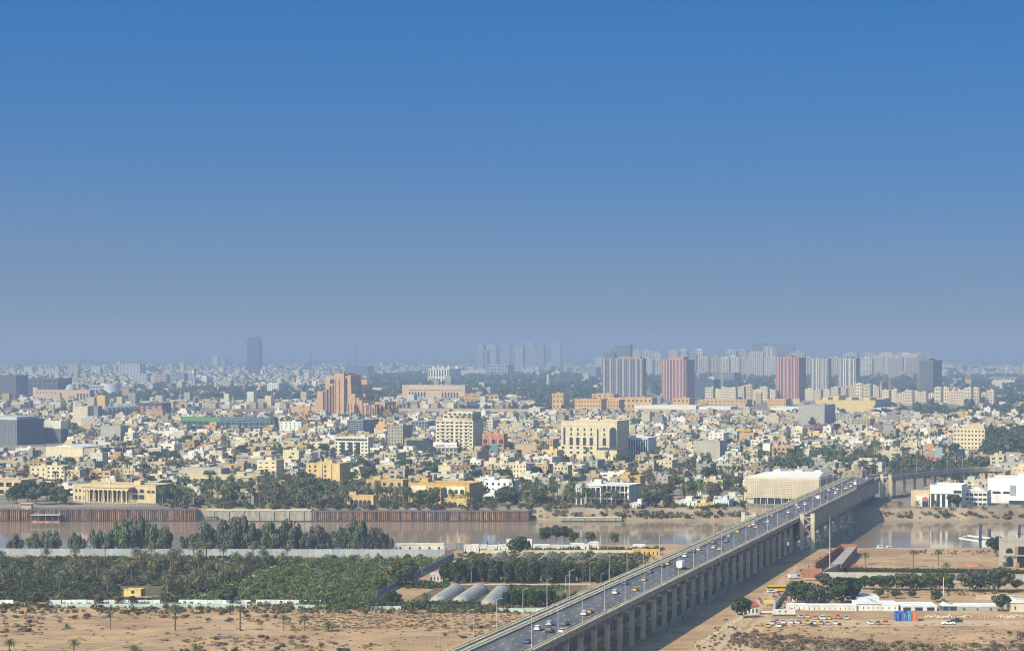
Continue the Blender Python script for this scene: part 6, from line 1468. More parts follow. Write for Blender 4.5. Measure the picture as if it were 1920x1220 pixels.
# polytunnels
def tunnel(label, a, b_, rad, h, covered=True, name='polytunnel'):
    a, b_ = P(*a), P(*b_); Ln = (b_ - a).length
    o = thing(name, label, 'polytunnel', a, math.atan2(b_.y - a.y, b_.x - a.x) - math.pi / 2, 'polytunnels on the near bank', None)
    n = 12
    if covered:
        m = MB(); rows = 14; vs = []
        for j in range(rows + 1):
            yy = Ln * j / rows; sag = 1 - .035 * (j % 2); e = 1 if 0 < j < rows else .96
            vs += [(rad * e * math.cos(math.pi * i / n), yy, h * e * sag * math.sin(math.pi * i / n)) for i in range(n + 1)]
        m.add(vs, [(j * (n + 1) + i, j * (n + 1) + i + 1, (j + 1) * (n + 1) + i + 1, (j + 1) * (n + 1) + i) for j in range(rows) for i in range(n)] + [tuple(range(n, -1, -1)), tuple(rows * (n + 1) + i for i in range(n + 1))])
        m.build('film', M_POLY, o, None, True)
        LAND.append(('row of polytunnels', *pix(a)))
    k = 0
    for j in range(8 if not covered else 15):
        yy = Ln * j / (7 if not covered else 14)
        MB().tube([(1.01 * rad * math.cos(math.pi * i / 8), yy, 1.01 * h * math.sin(math.pi * i / 8)) for i in range(9)], [.05 if covered else .06] * 9, 4).build('hoop', M_PAINT, o, (.42, .41, .38))
    if not covered: MB().box(-.05, .05, 0, Ln, h - .03, h + .05).build('ridge_bar', M_PAINT, o, (.42, .41, .38))
for i, (a, b_, w_) in enumerate((((820, 1131), (856, 1107), 'first'), ((862, 1132), (900, 1107), 'middle'), ((915, 1137), (942, 1109), 'last'))):
    tunnel('grey plastic-covered polytunnel in the soil field, %s of three counting rightwards' % w_, a, b_, 4.0, 3.4)
for i, x in enumerate((930, 978, 1022, 1068, 1118)): tunnel('bare hoop frame of a polytunnel beyond the dark hedge, %s counting rightwards' % ordw(i), (x, 1056), (x + 14, 1044), 4.4, 3.6, False, 'hoop_frame')
# fields
def grovem(t, n, l, b):
    a = ramp(n, l, noise(n, l, 0.12, 6, worldpos(n)), [(0.3, (0.055, 0.060, 0.028)), (0.5, (0.11, 0.095, 0.05)), (0.68, (0.21, 0.15, 0.09))])
    l(a, b.inputs['Base Color'])
M_GROVE = mat('grove_floor', grovem, 0.95, 0.1)
def trackm(t, n, l, b):
    a = ramp(n, l, noise(n, l, 0.25, 6, stretch(n, l, worldpos(n), (2.0, .3, 1))), [(0.3, (0.36, 0.25, 0.15)), (0.7, (0.52, 0.38, 0.24))])
    l(a, b.inputs['Base Color'])
M_TRACK = mat('sandy_track', trackm, 0.95, 0.1)
def sheet(name, pts_, m, z=.03): 
    mb = MB(); mb.add([tuple(P(*p_, 0))[:2] + (z,) for p_ in pts_], [tuple(range(len(pts_)))]); return struct(name, mb, m)
sheet('field', [(745, 1142), (780, 1118), (835, 1095), (1105, 1095), (1040, 1136), (930, 1145)], M_SOIL)
sheet('field', [(1072, 1117), (1098, 1101), (1136, 1097), (1112, 1117)], M_GRASS, .06)
sheet('field', [(850, 1118), (880, 1100), (1075, 1098), (1040, 1114)], M_GROVE, .05)
sheet('field', [(870, 1062), (900, 1042), (1220, 1042), (1190, 1066)], M_SOIL, .03)
sheet('path', [(770, 1096), (772, 1094.5), (1110, 1095), (1105, 1096.5)], M_CONC_PALE, .09)
sheet('field', [(-60, 1044), (560, 1044.5), (846, 1047), (704, 1120), (640, 1130), (-60, 1128)], M_GROVE, .05)
sheet('path', [(545, 1048), (557, 1048), (352, 1130), (334, 1130)], M_TRACK, .09)
sheet('path', [(1290, 1225), (1345, 1225), (1452, 1120), (1500, 1062), (1493, 1060), (1430, 1112)], M_TRACK, .05)
sheet('path', [(1345, 1235), (1400, 1235), (1432, 1180), (1448, 1152), (1430, 1152), (1405, 1175)], M_TRACK, .055)
sheet('path', [(1430, 1176), (1930, 1172), (1930, 1163), (1440, 1160)], M_TRACK, .05)
def track(pts_, w_, z):
    V_ = [P(*p_) for p_ in pts_]; ps = []
    for i in range(len(V_) - 1):                      # rounded line through the points
        a, b_, c, d = V_[max(i - 1, 0)], V_[i], V_[i + 1], V_[min(i + 2, len(V_) - 1)]
        for t in (0, .25, .5, .75): ps.append(.5 * ((2 * b_) + (c - a) * t + (2 * a - 5 * b_ + 4 * c - d) * t * t + (3 * b_ - a - 3 * c + d) * t ** 3))
    ps.append(V_[-1]); mb = MB()
    for i in range(len(ps) - 1):
        n0 = (ps[min(i + 1, len(ps) - 1)] - ps[max(i - 1, 0)]); n1 = (ps[min(i + 2, len(ps) - 1)] - ps[i]); n0 = Vector((-n0.y, n0.x, 0)).normalized() * w_ / 2; n1 = Vector((-n1.y, n1.x, 0)).normalized() * w_ / 2
        mb.quad(*[tuple(v)[:2] + (z,) for v in (ps[i] - n0, ps[i + 1] - n1, ps[i + 1] + n1, ps[i] + n0)])
    struct('path', mb, M_TRACK)
for k, pts_ in enumerate(([(-40, 1172), (140, 1165), (330, 1170), (520, 1163), (720, 1172), (930, 1160)], [(-40, 1202), (160, 1210), (360, 1196), (560, 1204), (800, 1190), (880, 1194)], [(120, 1232), (240, 1205), (330, 1190), (440, 1184), (470, 1168)], [(1400, 1200), (1500, 1186), (1640, 1190), (1800, 1181), (1940, 1186)], [(1460, 1226), (1560, 1200), (1600, 1180), (1620, 1168)], [(1620, 1052), (1700, 1047), (1800, 1052), (1890, 1066)], [(1560, 1118), (1640, 1112), (1760, 1114), (1900, 1118)])):
    for o_ in (-.9, .9): track([(x, y + o_ * .55) for x, y in pts_], .8, .03 + .004 * k + .002 * (o_ > 0))
# ---------------------------------------------------------------- near-bank trees
for i, (x, t) in enumerate(((18, 1012), (31, 1003), (62, 998), (84, 997), (102, 996), (135, 998), (152, 1002), (180, 994), (204, 996), (222, 979), (240, 974), (254, 971), (270, 984), (290, 987), (310, 988), (348, 1007), (376, 990), (392, 978), (408, 980), (430, 974), (446, 972), (462, 972), (476, 981), (494, 980), (512, 976), (532, 979), (546, 977), (566, 1000), (584, 990), (604, 985), (622, 996), (640, 990), (660, 986), (676, 977), (692, 977), (710, 991), (728, 1000))):
    q = P(x, 1036); s_ = (1036 - t) * q.y / F / 16.5
    plant(EUCS[i % 6], q, (max(s_, .6) * random.uniform(1.15, 1.5), max(s_, .6) * random.uniform(1.1, 1.4), s_ * 1.03), tuple(v * random.uniform(.85, 1.15) for v in EUC), '', '', 'eucalyptus row behind the corrugated fence', 'drooping grey-green eucalyptus behind the corrugated fence, %s tree counting rightwards' % ordw(i))
i = 0
for px in range(832, 1196, 9):
    q = P(px + random.uniform(-2, 2), 1091 + random.uniform(-3, 2)); s_ = random.uniform(.85, 1.1) * (1 - .12 * (px > 1050))
    if 905 < px < 912: continue
    plant(COLS[i % 4], q, (s_ * random.uniform(.9, 1.15), s_ * random.uniform(.9, 1.15), s_), DKGREEN, '', '', 'dense dark windbreak behind the soil field', 'dense dark windbreak tree behind the soil field, %s counting rightwards' % ordw(i)); i += 1
for k, px in enumerate(range(948, 1040, 9)):
    plant(COLS[k % 4], P(px, 1135 + random.uniform(-2, 2)), random.uniform(.62, .74), (.05, .078, .03), '', '', 'dark hedge trees right of the polytunnels', 'dark bushy hedge tree right of the polytunnels, %s counting rightwards' % ordw(k))
for k, px in enumerate((1046, 1058, 1070, 1078)):
    plant(COLS[k % 4], P(px, 1137 - k * 2), .5, (.06, .085, .03), '', '', 'low bushes beside the bridge', 'low green bush tree beside the bridge parapet, %s counting rightwards' % ordw(k))
for x, y, s_, c, lab in ((745, 1090, 1.15, (.17, .15, .035), 'yellow-green bushy tree beside the diagonal fence'), (768, 1092, 1.1, DKGREEN, 'dark leafy tree beside the yellow-green one'), (755, 1100, .95, DKGREEN, 'dark tree in front of the yellow-green tree'), (712, 1112, .8, (.09, .10, .05), 'grey-green tree at the orchard edge'), (975, 1040, 1.15, DKGREEN, 'big dark rounded tree among the riverside cabins'), (1022, 1014, .95, DKGREEN, 'small round tree on the water edge, first of three'), (1043, 1014, 1.05, DKGREEN, 'taller round tree on the water edge, middle of three'), (1058, 1014, 1.0, DKGREEN, 'round tree on the water edge, last of three'), (1075, 1017, .7, DKGREEN, 'small dark tree right of the three round trees'), (1105, 1018, .75, GREEN, 'small tree beside the white cube room'), (1153, 1018, .7, GREEN, 'lone small tree on the bank near the stalls'), (735, 1135, .75, DKGREEN, 'dark bush tree near the pale green fence'), (620, 1135, .6, (.09, .13, .03), 'bright green bush tree behind the white panel wall'), (160, 1128, .5, GREEN, 'small bush tree left of the yellow hut'), (248, 1132, .42, GREEN, 'small round tree below the yellow hut'), (222, 1132, .45, OLIVE, 'olive small tree left of the hut porch'), (185, 1134, .5, OLIVE, 'olive scrubby tree along the white wall'), (68, 1134, .7, OLIVE, 'olive bush tree left on the fence line'), (435, 1132, .8, DKGREEN, 'dark round bush tree right along the white wall'), (415, 1128, .6, GREEN, 'green bush tree next to the dark round bush'),
  (1392, 1158, .95, DKGREEN, 'dark tree beside the red-roofed gatehouse'), (1495, 1130, 1.15, DKGREEN, 'dark rounded tree before the flat-roofed gate office'), (1515, 1132, 1.1, DKGREEN, 'dark rounded tree between office and grey tree'), (1535, 1138, 1.1, (.10, .10, .055), 'grey-brown thin tree before the long white huts'), (1578, 1131, 1.35, DKGREEN, 'large dark tree behind the long white huts'), (1600, 1128, 1.25, (.045, .075, .028), 'large dark tree right of its equal behind the huts'), (1545, 1104, .9, (.09, .09, .055), 'thin grey tree left of the large dark trees'),
  (1621, 1104, .72, DKGREEN, 'round tree in the row before the concrete wall, first'), (1638, 1105, .75, DKGREEN, 'round tree in the row before the concrete wall, second'), (1653, 1105, .75, DKGREEN, 'round tree in the row before the concrete wall, third'), (1669, 1106, .8, DKGREEN, 'round tree in the row before the concrete wall, fourth'), (1693, 1106, .9, GREEN, 'round tree in the row before the concrete wall, fifth'), (1713, 1106, .9, (.09, .10, .05), 'grey-green tree in the row before the concrete wall, sixth'), (1728, 1106, .8, GREEN, 'round tree in the row before the concrete wall, seventh'), (1745, 1107, 1.0, (.10, .105, .06), 'pale grey-green tree in the row before the concrete wall, eighth'), (1762, 1107, .95, OLIVE, 'olive tree in the row before the concrete wall, ninth'), (1778, 1107, .95, GREEN, 'round tree in the row before the concrete wall, tenth'), (1818, 1108, 1.1, (.10, .105, .06), 'wide grey-green tree before the concrete wall'), (1838, 1108, 1.05, (.10, .105, .065), 'wide grey-green tree next to its pair before the concrete wall'), (1872, 1110, 1.3, (.10, .105, .06), 'tall grey-green tree toward the right end of the concrete wall'), (1907, 1106, .6, GREEN, 'small round tree at the right end of the row'),
  (1868, 1043, 1.25, (.05, .065, .035), 'large round dark tree beside the unfinished house'), (1650, 1120, .5, GREEN, 'small bush tree on the inner sand yard, left of three'), (1680, 1122, .5, GREEN, 'small bush tree on the inner sand yard, middle of three'), (1710, 1120, .48, GREEN, 'small bush tree on the inner sand yard, right of three'), (1755, 1128, .6, GREEN, 'small dark tree beside the white pole'), (1879, 1145, .85, DKGREEN, 'dark square-cut tree at the right edge of the huts')):
    plant(random.choice(ROUND), P(x, y), s_, c, '', '', 'single trees of the near bank', lab)
pl = [(207, 1140, 1179, 4), (328, 1125, 1181, 0), (450, 1131, 1182, 4), (126, 1163, 1178, 5), (491, 1160, 1182, 4), (532, 1147, 1182, 0), (571, 1148, 1182, 0), (616, 1157, 1183, 3), (17, 1192, 1228, 1), (138, 1192, 1230, 1), (252, 1203, 1238, 1), (368, 1203, 1240, 1), (115, 1104, 1138, 1), (690, 1104, 1144, 1), (797, 1106, 1140, 1), (765, 1055, 1095, 0), (792, 1045, 1080, 0), (884, 1054, 1095, 4), (1100, 1047, 1068, 1), (1197, 1049, 1074, 1), (1622, 1031, 1058, 1), (1712, 1026, 1063, 2), (1759, 1025, 1060, 2), (1774, 1049, 1068, 3), (62, 1007, 1036, 0), (1884, 1048, 1066, 3)]
PL_LAB = ['half-dry palm standing alone on the sand, left of the tallest', 'tallest lone palm on the open sand below the yellow hut', 'thin dry palm on the sand before the dark round bush', 'tiny stunted palm on the sand at the left', 'small dry palm, first of four in a row on the sand', 'green palm, second of four in a row on the sand', 'green palm, third of four in a row on the sand', 'thin yellowish palm, last of four in a row on the sand', 'bushy palm at the bottom edge, first counting rightwards', 'bushy palm at the bottom edge, second counting rightwards', 'bushy palm at the bottom edge, third counting rightwards', 'bushy palm at the bottom edge, fourth counting rightwards', 'bushy palm breaking through the white panel wall', 'shaggy palm standing at the foot of the diagonal fence', 'shaggy palm before the first polytunnel', 'tall palm beside the diagonal fence and dark trees', 'tall palm behind the diagonal fence', 'pale tall palm in front of the windbreak trees', 'palm in the hoop-frame field left of the bridge', 'drooping palm beside the cream stepped ramp', 'palm beside the roofless brick building', 'tall palm on the river sand, left of two', 'tall palm on the river sand, right of two', 'short bushy palm on the river sand below the two tall ones', 'palm half hidden among the eucalyptus trees', 'small palm in front of the unfinished house']
for (x, t, q_, k), lab in zip(pl, PL_LAB):
    q = P(x, q_); hh = (q_ - t) * q.y / F; full = [11.2, 9.8, 12.4, 6.0, 11.0, 4.0][k]
    plant(PALMS[k], q, (1.3 * hh / full, 1.3 * hh / full, hh / full), (.11, .115, .055) if k == 4 else None, '', '', None, lab)
# palm grove and orchard
gr = random.Random(5); gp = 0
while gp < 112:
    y = HY + 1 / gr.uniform(1 / (1116 - HY), 1 / (1047 - HY)); x = gr.uniform(-20, 560 - (y - 1046) / 86 * 230 - 6)
    if 222 < x < 300 and 1095 < y < 1124: continue
    q = P(x, y)
    if any((q.x - a) ** 2 + (q.y - b_) ** 2 < 14 for a, b_, r_ in FOOT[-130:]): continue
    take(q.x, q.y, 2)
    plant(PALMS[gr.choice([0, 1, 1, 3, 3, 3, 5])], q, (lambda v: (v * 1.15, v * 1.15, v))(gr.uniform(.8, 1.2)), (.16, .175, .095), 'date palm of the grove', 'palm', 'date palms of the grove'); gp += 1
ob_ = []
for _ in range(3000):
    y = HY + 1 / gr.uniform(1 / (1128 - HY), 1 / (1047 - HY)); xp = 560 - (y - 1046) / 86 * 230; xf = 852 - (y - 1046) / 74 * 146
    x = gr.uniform(-20, xf - 8)
    if abs(x - xp) < 7 or (222 < x < 305 and 1098 < y < 1126): continue
    q = P(x, y)
    if x > xp + 7:
        row = math.sin((q.x * .985 - q.y * .17) * .95)
        if row < -.25: continue
        c = gr.choice([(.115, .165, .042), (.095, .14, .04), (.135, .185, .05), (.075, .105, .036), (.12, .135, .05), (.14, .155, .055)]); ob_.append((q.x, q.y, 0, gr.uniform(1.2, 2.2), gr.uniform(1.5, 3.2), *c))
    else:
        c = gr.choice([(.07, .085, .035), (.055, .075, .035), (.10, .085, .05), (.075, .10, .035), (.085, .06, .05)]); ob_.append((q.x, q.y, 0, gr.uniform(1.0, 2.3), gr.uniform(1.0, 2.6), *c))
leafmass('orchard_bushes', 'green orchard bushes in rows and undergrowth of the palm grove', ob_, 75, leaf=.17, cat='bushes')
rd = []
for (n_, x0, x1, y0, y1, h0, h1) in ((170, 752, 900, 1136, 1142, 1.6, 3.4), (120, 760, 840, 1093, 1103, .6, 1.6), (260, 870, 1215, 1036, 1058, .5, 1.6), (120, 880, 1240, 1028, 1035, 1.0, 2.4), (90, 940, 1060, 1098, 1104, .3, .7), (140, 560, 760, 1128, 1142, 1.2, 3.0)):
    for _ in range(n_):
        q = P(gr.uniform(x0, x1), gr.uniform(y0, y1)); s_, t_ = bst(q)
        if -4 < t_ < BW + 2 or any((q.x - a) ** 2 + (q.y - b_) ** 2 < 20 for a, b_, r_ in FOOT[-60:]): continue
        rd.append((q.x, q.y, 0, gr.uniform(.8, 1.9), gr.uniform(h0, h1), *(v * gr.uniform(.8, 1.2) for v in gr.choice([GREEN, DKGREEN, (.085, .125, .035), (.10, .115, .045)]))))
for _ in range(1300):
    k = gr.random()
    if k < .55: x, y = gr.uniform(-20, 1000), gr.uniform(1139, 1150) if gr.random() < .6 else gr.uniform(1133, 1139)
    elif k < .75: x, y = gr.uniform(800, 960), gr.uniform(1134, 1148)
    else: x, y = gr.uniform(860, 1240), gr.uniform(1040, 1066)
    q = P(x, y); c = gr.choice([(.20, .15, .085), (.15, .105, .06), (.12, .10, .05), (.10, .10, .045), (.24, .18, .09), (.06, .08, .03)])
    rd.append((q.x, q.y, 0, gr.uniform(.5, 1.3), gr.uniform(.6, 1.9), *c))
for _ in range(420):                                 # reeds and weeds round the yards of the right side
    x, y = gr.choice([(gr.uniform(1300, 1400), gr.uniform(1150, 1220)), (gr.uniform(1470, 1560), gr.uniform(1030, 1080)), (gr.uniform(1560, 1900), gr.uniform(1108, 1116)), (gr.uniform(1720, 1920), gr.uniform(1032, 1040)), (gr.uniform(1400, 1500), gr.uniform(1100, 1150))])
    q = P(x, y); s_, t_ = bst(q)
    if -18 < t_ < BW + 1: continue
    rd.append((q.x, q.y, 0, gr.uniform(.3, .8), gr.uniform(.3, 1.1), *gr.choice([(.18, .13, .08), (.13, .10, .06), (.10, .10, .045)])))
leafmass('mixed_brush', 'dry reeds, green brush and low crops along fences and field edges', rd, 40, leaf=.26, cat='reeds')
ns = 0; sc_ = []
for _ in range(3200):
    if gr.random() < .38: x, y = gr.uniform(-20, 980), gr.uniform(1152, 1222)
    else: x, y = gr.uniform(1370, 1940), gr.uniform(1172, 1224)
    q = P(x, y); s_, t_ = bst(q)
    if t_ > -30 and t_ < BW + 3: continue
    den = math.sin(q.x * .06 + 1.3) + math.sin(q.y * .09 + q.x * .03) + math.sin(q.x * .021 - q.y * .05)
    if x > 1300 and y < 1186 and den < .9: continue
    if den < (.35 if x < 1300 else -.4): continue
    if ns < 285 and gr.random() < .22:
        v = gr.uniform(.8, 1.5); plant(gr.choice(SHRUBS), q, (gr.uniform(.35, 1.1), gr.uniform(.4, 1.1), gr.uniform(.35, .85)), (.15 * v, .112 * v, .074 * v), '', '', 'dry shrubs on the open sand', 'dry brown shrub on the open sand field'); ns += 1
    else: sc_.append((q.x, q.y, 0, gr.uniform(.3, 1.5), gr.uniform(.15, .6), *(c * gr.uniform(.8, 1.3) for c in (.25, .185, .115))))
for _ in range(1500):
    x, y = (gr.uniform(540, 1010), gr.uniform(1147, 1178)) if gr.random() < .6 else gr.choice([(gr.uniform(-20, 980), gr.uniform(1148, 1222)), (gr.uniform(1400, 1940), gr.uniform(1168, 1224))])
    q = P(x, y); s_, t_ = bst(q)
    if -26 < t_ < BW + 2: continue
    sc_.append((q.x, q.y, 0, gr.uniform(.25, 1.0), gr.uniform(.1, .4), *(c * gr.uniform(.7, 1.25) for c in gr.choice([(.25, .175, .10), (.20, .14, .085), (.17, .15, .07)]))))
leafmass('sand_scrub', 'low dry scrub spread over the sand field', sc_, 36, leaf=.2, cat='scrub')
# ---------------------------------------------------------------- right-hand yard
r, f = bldg('gatehouse', 'white gatehouse with a red roof beside the gate pillars', 'gatehouse', 1395, 1422, 1134, 1151, th=0, z=0, wall=(.68, .66, .62), nb=4, nf=1, pier=.6, band=.5, skind=.1, bits=0, dep=6, para=.3, mark='red-roofed gatehouse')
MB().prism_xz([(-f.W / 2 - .6, f.H - .3), (f.W / 2 + .6, f.H - .3), (f.W / 2 - 1, f.H + 1.3), (-f.W / 2 + 1, f.H + 1.3)], -.7, 6.6).build('red_roof', M_PAINT, r, (.48, .10, .07))
o = thing('entrance_gate', 'entrance gate of two grey pillars under a yellow sign board', 'gate', P(1437, 1151), 0)
for x in (-3.2, 3.2): MB().box(x - .5, x + .5, -.5, .5, -.2, 5.8).box(x - .65, x + .65, -.65, .65, 5.8, 6.1).build('pillar', M_PAINT, o, (.42, .44, .46))
MB().box(-2.7, 2.7, -.2, .2, 4.6, 6.0).build('sign_board', M_PAINT, o, (.62, .50, .10)); MB().box(-2.7, -1.4, -.3, -.2, 4.7, 6.3).build('red_emblem', M_PAINT, o, (.55, .12, .05)); MB().box(-2.7, 2.7, -.1, .1, .6, 1.4).build('barrier', M_PAINT, o, (.7, .68, .66))
o = thing('sign_wall', 'white sign wall with painted palm motifs before the parked cars', 'wall', P(1470, 1153), 0)
MB().box(-4.7, 4.7, -.3, .3, -.2, 2.6).build('wall_body', M_PLASTER, o, (.72, .70, .66)); MB().box(-4.7, 4.7, -2.2, -.6, -.1, .5).build('planter', M_PAINT, o, (.05, .08, .03))
for x in (-1.8, .6):
    m = MB().box(x - .06, x + .06, -.34, -.3, .5, 1.7)
    for a in range(5): m.bar((x, -.33, 1.6), (x + math.cos(.4 + a * .6) * .8, -.33, 1.6 + math.sin(.4 + a * .6) * .6), .05, .12)
    m.build('palm_motif', M_PAINT, o, (.10, .13, .05))
for i, (a, b_, t, q, c, nb, dp, lab) in enumerate(((1477, 1512, 1132, 1142, WS, 4, 5, 'long white hut behind the parked cars, first from the gate'), (1513, 1580, 1133, 1143, (.70, .67, .62), 7, 5, 'long white hut behind the parked cars, second from the gate'), (1582, 1610, 1133, 1144, WS, 4, 5, 'short white hut beside the roofed workshops'), (1606, 1650, 1130, 1144, (.72, .70, .66), 5, 12, 'white workshop with sloping tin roof, first of the group'), (1650, 1684, 1131, 1144, (.70, .70, .70), 3, 12, 'white workshop with blank front, middle of the group'), (1690, 1756, 1134, 1144, (.60, .60, .60), 3, 12, 'open-fronted workshop with dark bays'), (1768, 1792, 1134, 1144, (.10, .14, .22), 2, 6, 'dark blue stall beside the open workshop'), (1796, 1870, 1134, 1145, (.36, .34, .31), 3, 8, 'grey block-built shed with one small window'), (1895, 1950, 1128, 1146, (.62, .58, .42), 3, 10, 'cream and white shed at the right edge'), (1608, 1648, 1119, 1132, (.72, .7, .66), 3, 14, 'white roofed shed behind the workshops'))):
    r, f = shed('yard_hut', lab, 'hut', a, b_, t, q, c, nb, (.35 if 'open' in lab else .84), dep=dp, band=(.4 if 'open' in lab else .68), roof=(.66, .68, .70), mark={0: 'long white huts', 5: 'open-fronted workshop', 7: 'grey block-built shed'}.get(i))
    if i in (3, 6, 8): MB().prism_xz([(-f.W / 2 - .3, f.H - .3), (f.W / 2 + .3, f.H - .3), (f.W * (.1 if i % 2 else -.3), f.H + 1.0)], -.5, dp + .4).build('tin_roof', M_PAINT, r, [(.62, .64, .66), (.5, .47, .43), (.66, .66, .64)][i % 3])
for i, (x, c, nm) in enumerate(((1680.5, (.03, .11, .42), 'dark blue'), (1692.5, (.05, .16, .48), 'bright blue'), (1700.5, (.06, .30, .40), 'teal'), (1712.5, (.55, .18, .07), 'orange'))):
    o = thing('shipping_container', '%s upright shipping container beside the parked cars' % nm, 'container', P(x + 3, 1164), -.06, 'shipping containers on the sand')
    w_ = 2.5 if i else 1.6
    m = MB().box(-w_ / 2, w_ / 2, 0, 6, 0, 3.6)
    for k in range(5): m.box(-w_ / 2 + .1 + k * w_ / 5, -w_ / 2 + .3 + k * w_ / 5, -.08, 0, .15, 3.45)
    m.build('body', M_PAINT, o, c)
    for sx in (-1, 1): MB().box(sx * (w_ / 2 - .05) - .1, sx * (w_ / 2 - .05) + .1, -.12, .1, 0, 3.65).build('corner_post', M_PAINT, o, tuple(v * .7 for v in c))
    MB().box(-.1, .1, -.14, -.08, 1.2, 3.0).build('lock_bar', M_PAINT, o, (.4, .4, .4))
# roofless brick compound
o = thing('brick_compound', 'roofless orange brick compound with long walls near the river', 'building', P(1505, 1087), 0, mark='roofless brick compound')
b0 = P(1505, 1087)
def wl(name, a, b_, h, m_, t=.5):
    a = P(*a) - b0; b_ = P(*b_) - b0; MB().bar((a.x, a.y, h / 2), (b_.x, b_.y, h / 2), t, h).build(name, m_, o)
wl('front_wall', (1505, 1087), (1541, 1087), 5.6, M_BRICK, 1.2); wl('side_wall', (1541, 1087), (1575, 1072), 4.2, M_CONC); wl('left_wall', (1528, 1072), (1577, 1037), 4.6, M_BRICK); wl('back_wall', (1577, 1037.5), (1606, 1037.5), 5.2, M_BRICK); wl('right_wall', (1606, 1038), (1578, 1073), 4.4, M_BRICK)
q1, q2, q3, q4 = (P(*p_) - b0 for p_ in ((1557, 1075), (1579, 1073.5), (1606, 1040), (1590, 1040)))
m = MB(); m.prism_xy([(v.x, v.y) for v in (q1, q2, q3, q4)], 4.0, 4.5); m.build('roof_slab', M_CONC, o)
MB().bar((0, -1.2, .8), (q1.x * .5, -1.2, .8), .3, .5).build('planter_edge', M_CONC_PALE, o)
r, f = bldg('gate_office', 'flat-roofed low office with tan roof behind the dark trees', 'office', 1487, 1530, 1110, 1128, 1545, z=0, th=-.3, wall=(.58, .56, .52), nb=5, nf=1, pier=.55, band=.5, bits=1, para=.3, roof=(.40, .31, .24), mark='flat-roofed gate office')
shed('white_cabin', 'small white cabin with two windows before the concrete wall', 'cabin', 1560, 1575, 1092, 1104, WS, 3, .5)
# unfinished house at the right edge
r, f = bldg('unfinished_house', 'unfinished concrete and brick house with arched openings at the right edge', 'house', 1882, 1945, 1012, 1064, None, th=-.05, z=0, wall=(.42, .38, .32), blind=True, bits=0, para=.9, mark='unfinished arched house', dep=14)
for x, q, t in ((1892.5, 1036, 1027), (1893, 1061, 1044)): MB().arch(f.x(x) - 1.7, f.x(x) + 1.7, f.zz(q), f.zz(t), -.25, .05).build('arched_opening', M_BLACK, r)
MB().box(f.x(1909), f.x(1945), -.2, .05, f.zz(1041), f.zz(1024)).build('dark_opening', M_BLACK, r); MB().box(f.x(1907), f.x(1945), -.2, .05, f.zz(1063), f.zz(1042)).build('dark_opening', M_BLACK, r); MB().box(f.x(1903), f.x(1909), -.4, .04, f.zz(1040), f.zz(1024)).build('brick_panel', M_BRICK, r); MB().box(f.x(1904), f.x(1911), -.45, .04, f.zz(1063), f.zz(1054)).build('brick_panel', M_BRICK, r); MB().box(-f.W / 2 - .3, f.W / 2, -1.0, 0, f.zz(1042), f.zz(1039.5)).build('floor_slab', M_CONC, r)
# river works and boats
o = thing('pipe_conveyor', 'white pipe conveyor reaching over the water from the near bank', 'conveyor', P(1850, 1023, -6), 0)
MB().bar((-16, 2, 4.5), (3, 0, 1.6), 1.2, .9).build('boom', M_PAINT, o, (.72, .71, .68)); MB().bar((-10, 6, 5.6), (14, 4, 3.2), 1.0, .9).build('boom', M_PAINT, o, (.72, .71, .68)); MB().box(-3, 6, -1, 3, 0, 3.0).build('pump_house', M_PAINT, o, (.7, .69, .66)); MB().bar((-16, 2, 4.5), (-10, 6, 5.6), .5).build('link', M_PAINT, o, (.7, .69, .66))
for i, (x, t, q) in enumerate(((1838, 984, 1030), (1855, 992, 1018), (1911, 985, 1012))):
    pz_ = P(x, q, -6); hh = (q - t) * pz_.y / F
    o = thing('mooring_pile', 'dark blue steel mooring pile in the river, %s counting rightwards' % ordw(i), 'mooring pile', pz_, 0, 'mooring piles'); MB().cyl(0, 0, -3, hh, .85, .85, 12).build('tube', M_PAINT, o, (.05, .06, .11)); MB().cyl(0, 0, hh, hh + .3, .95, .7, 12).build('cap', M_PAINT, o, (.04, .05, .09)); MB().box(-1.2, 1.2, -1.1, 1.1, hh * .4, hh * .4 + .9).build('collar', M_PAINT, o, (.06, .07, .12))
for i, (x, y, c, lab) in enumerate(((1652, 1029, (.7, .7, .68), 'small white boat with square cabin at the near bank'), (1669, 1030, (.55, .6, .65), 'white and blue boat beside the yellow float'), (1686, 1030.5, (.62, .60, .08), 'yellow float moored right of the white boats'))):
    o = thing('small_boat', lab, 'boat', P(x, y, -5.9), .1)
    MB().prism_xy([(-3, -1.1), (2, -1.1), (3.4, 0), (2, 1.1), (-3, 1.1)], -.4, .9).build('hull', M_PAINT, o, c); MB().box(-2, .8, -.8, .8, .9, 2.3 if i < 2 else 1.4).build('cabin', M_PAINT, o, (.68, .68, .66) if i < 2 else (.5, .5, .08)); MB().box(-1.6, .4, -.83, -.78, 1.4, 2.0 if i < 2 else 1.3).build('window', M_GLASS, o)
o = thing('flag_pole', 'very tall thin white mast rising before the bridge shadow', 'mast', P(1556, 1079), 0); h_ = 111 * P(1556, 1079).y / F
MB().cyl(0, 0, 0, h_, .22, .1, 8).build('pole', M_PAINT, o, (.62, .60, .58)); MB().cyl(0, 0, h_ * .82, h_, .24, .14, 8).build('red_tip', M_PAINT, o, (.45, .22, .18)); MB().box(-.6, .6, -.6, .6, -.1, .5).build('footing', M_CONC, o)
o = thing('utility_pole', 'white utility pole on a pale base in the inner yard', 'pole', P(1769, 1126), 0); MB().cyl(0, 0, 0, 10.4, .2, .14, 8).build('pole', M_PAINT, o, (.66, .62, .56)); MB().box(-.8, .8, -.8, .8, 0, 1.0).build('footing', M_CONC_PALE, o)
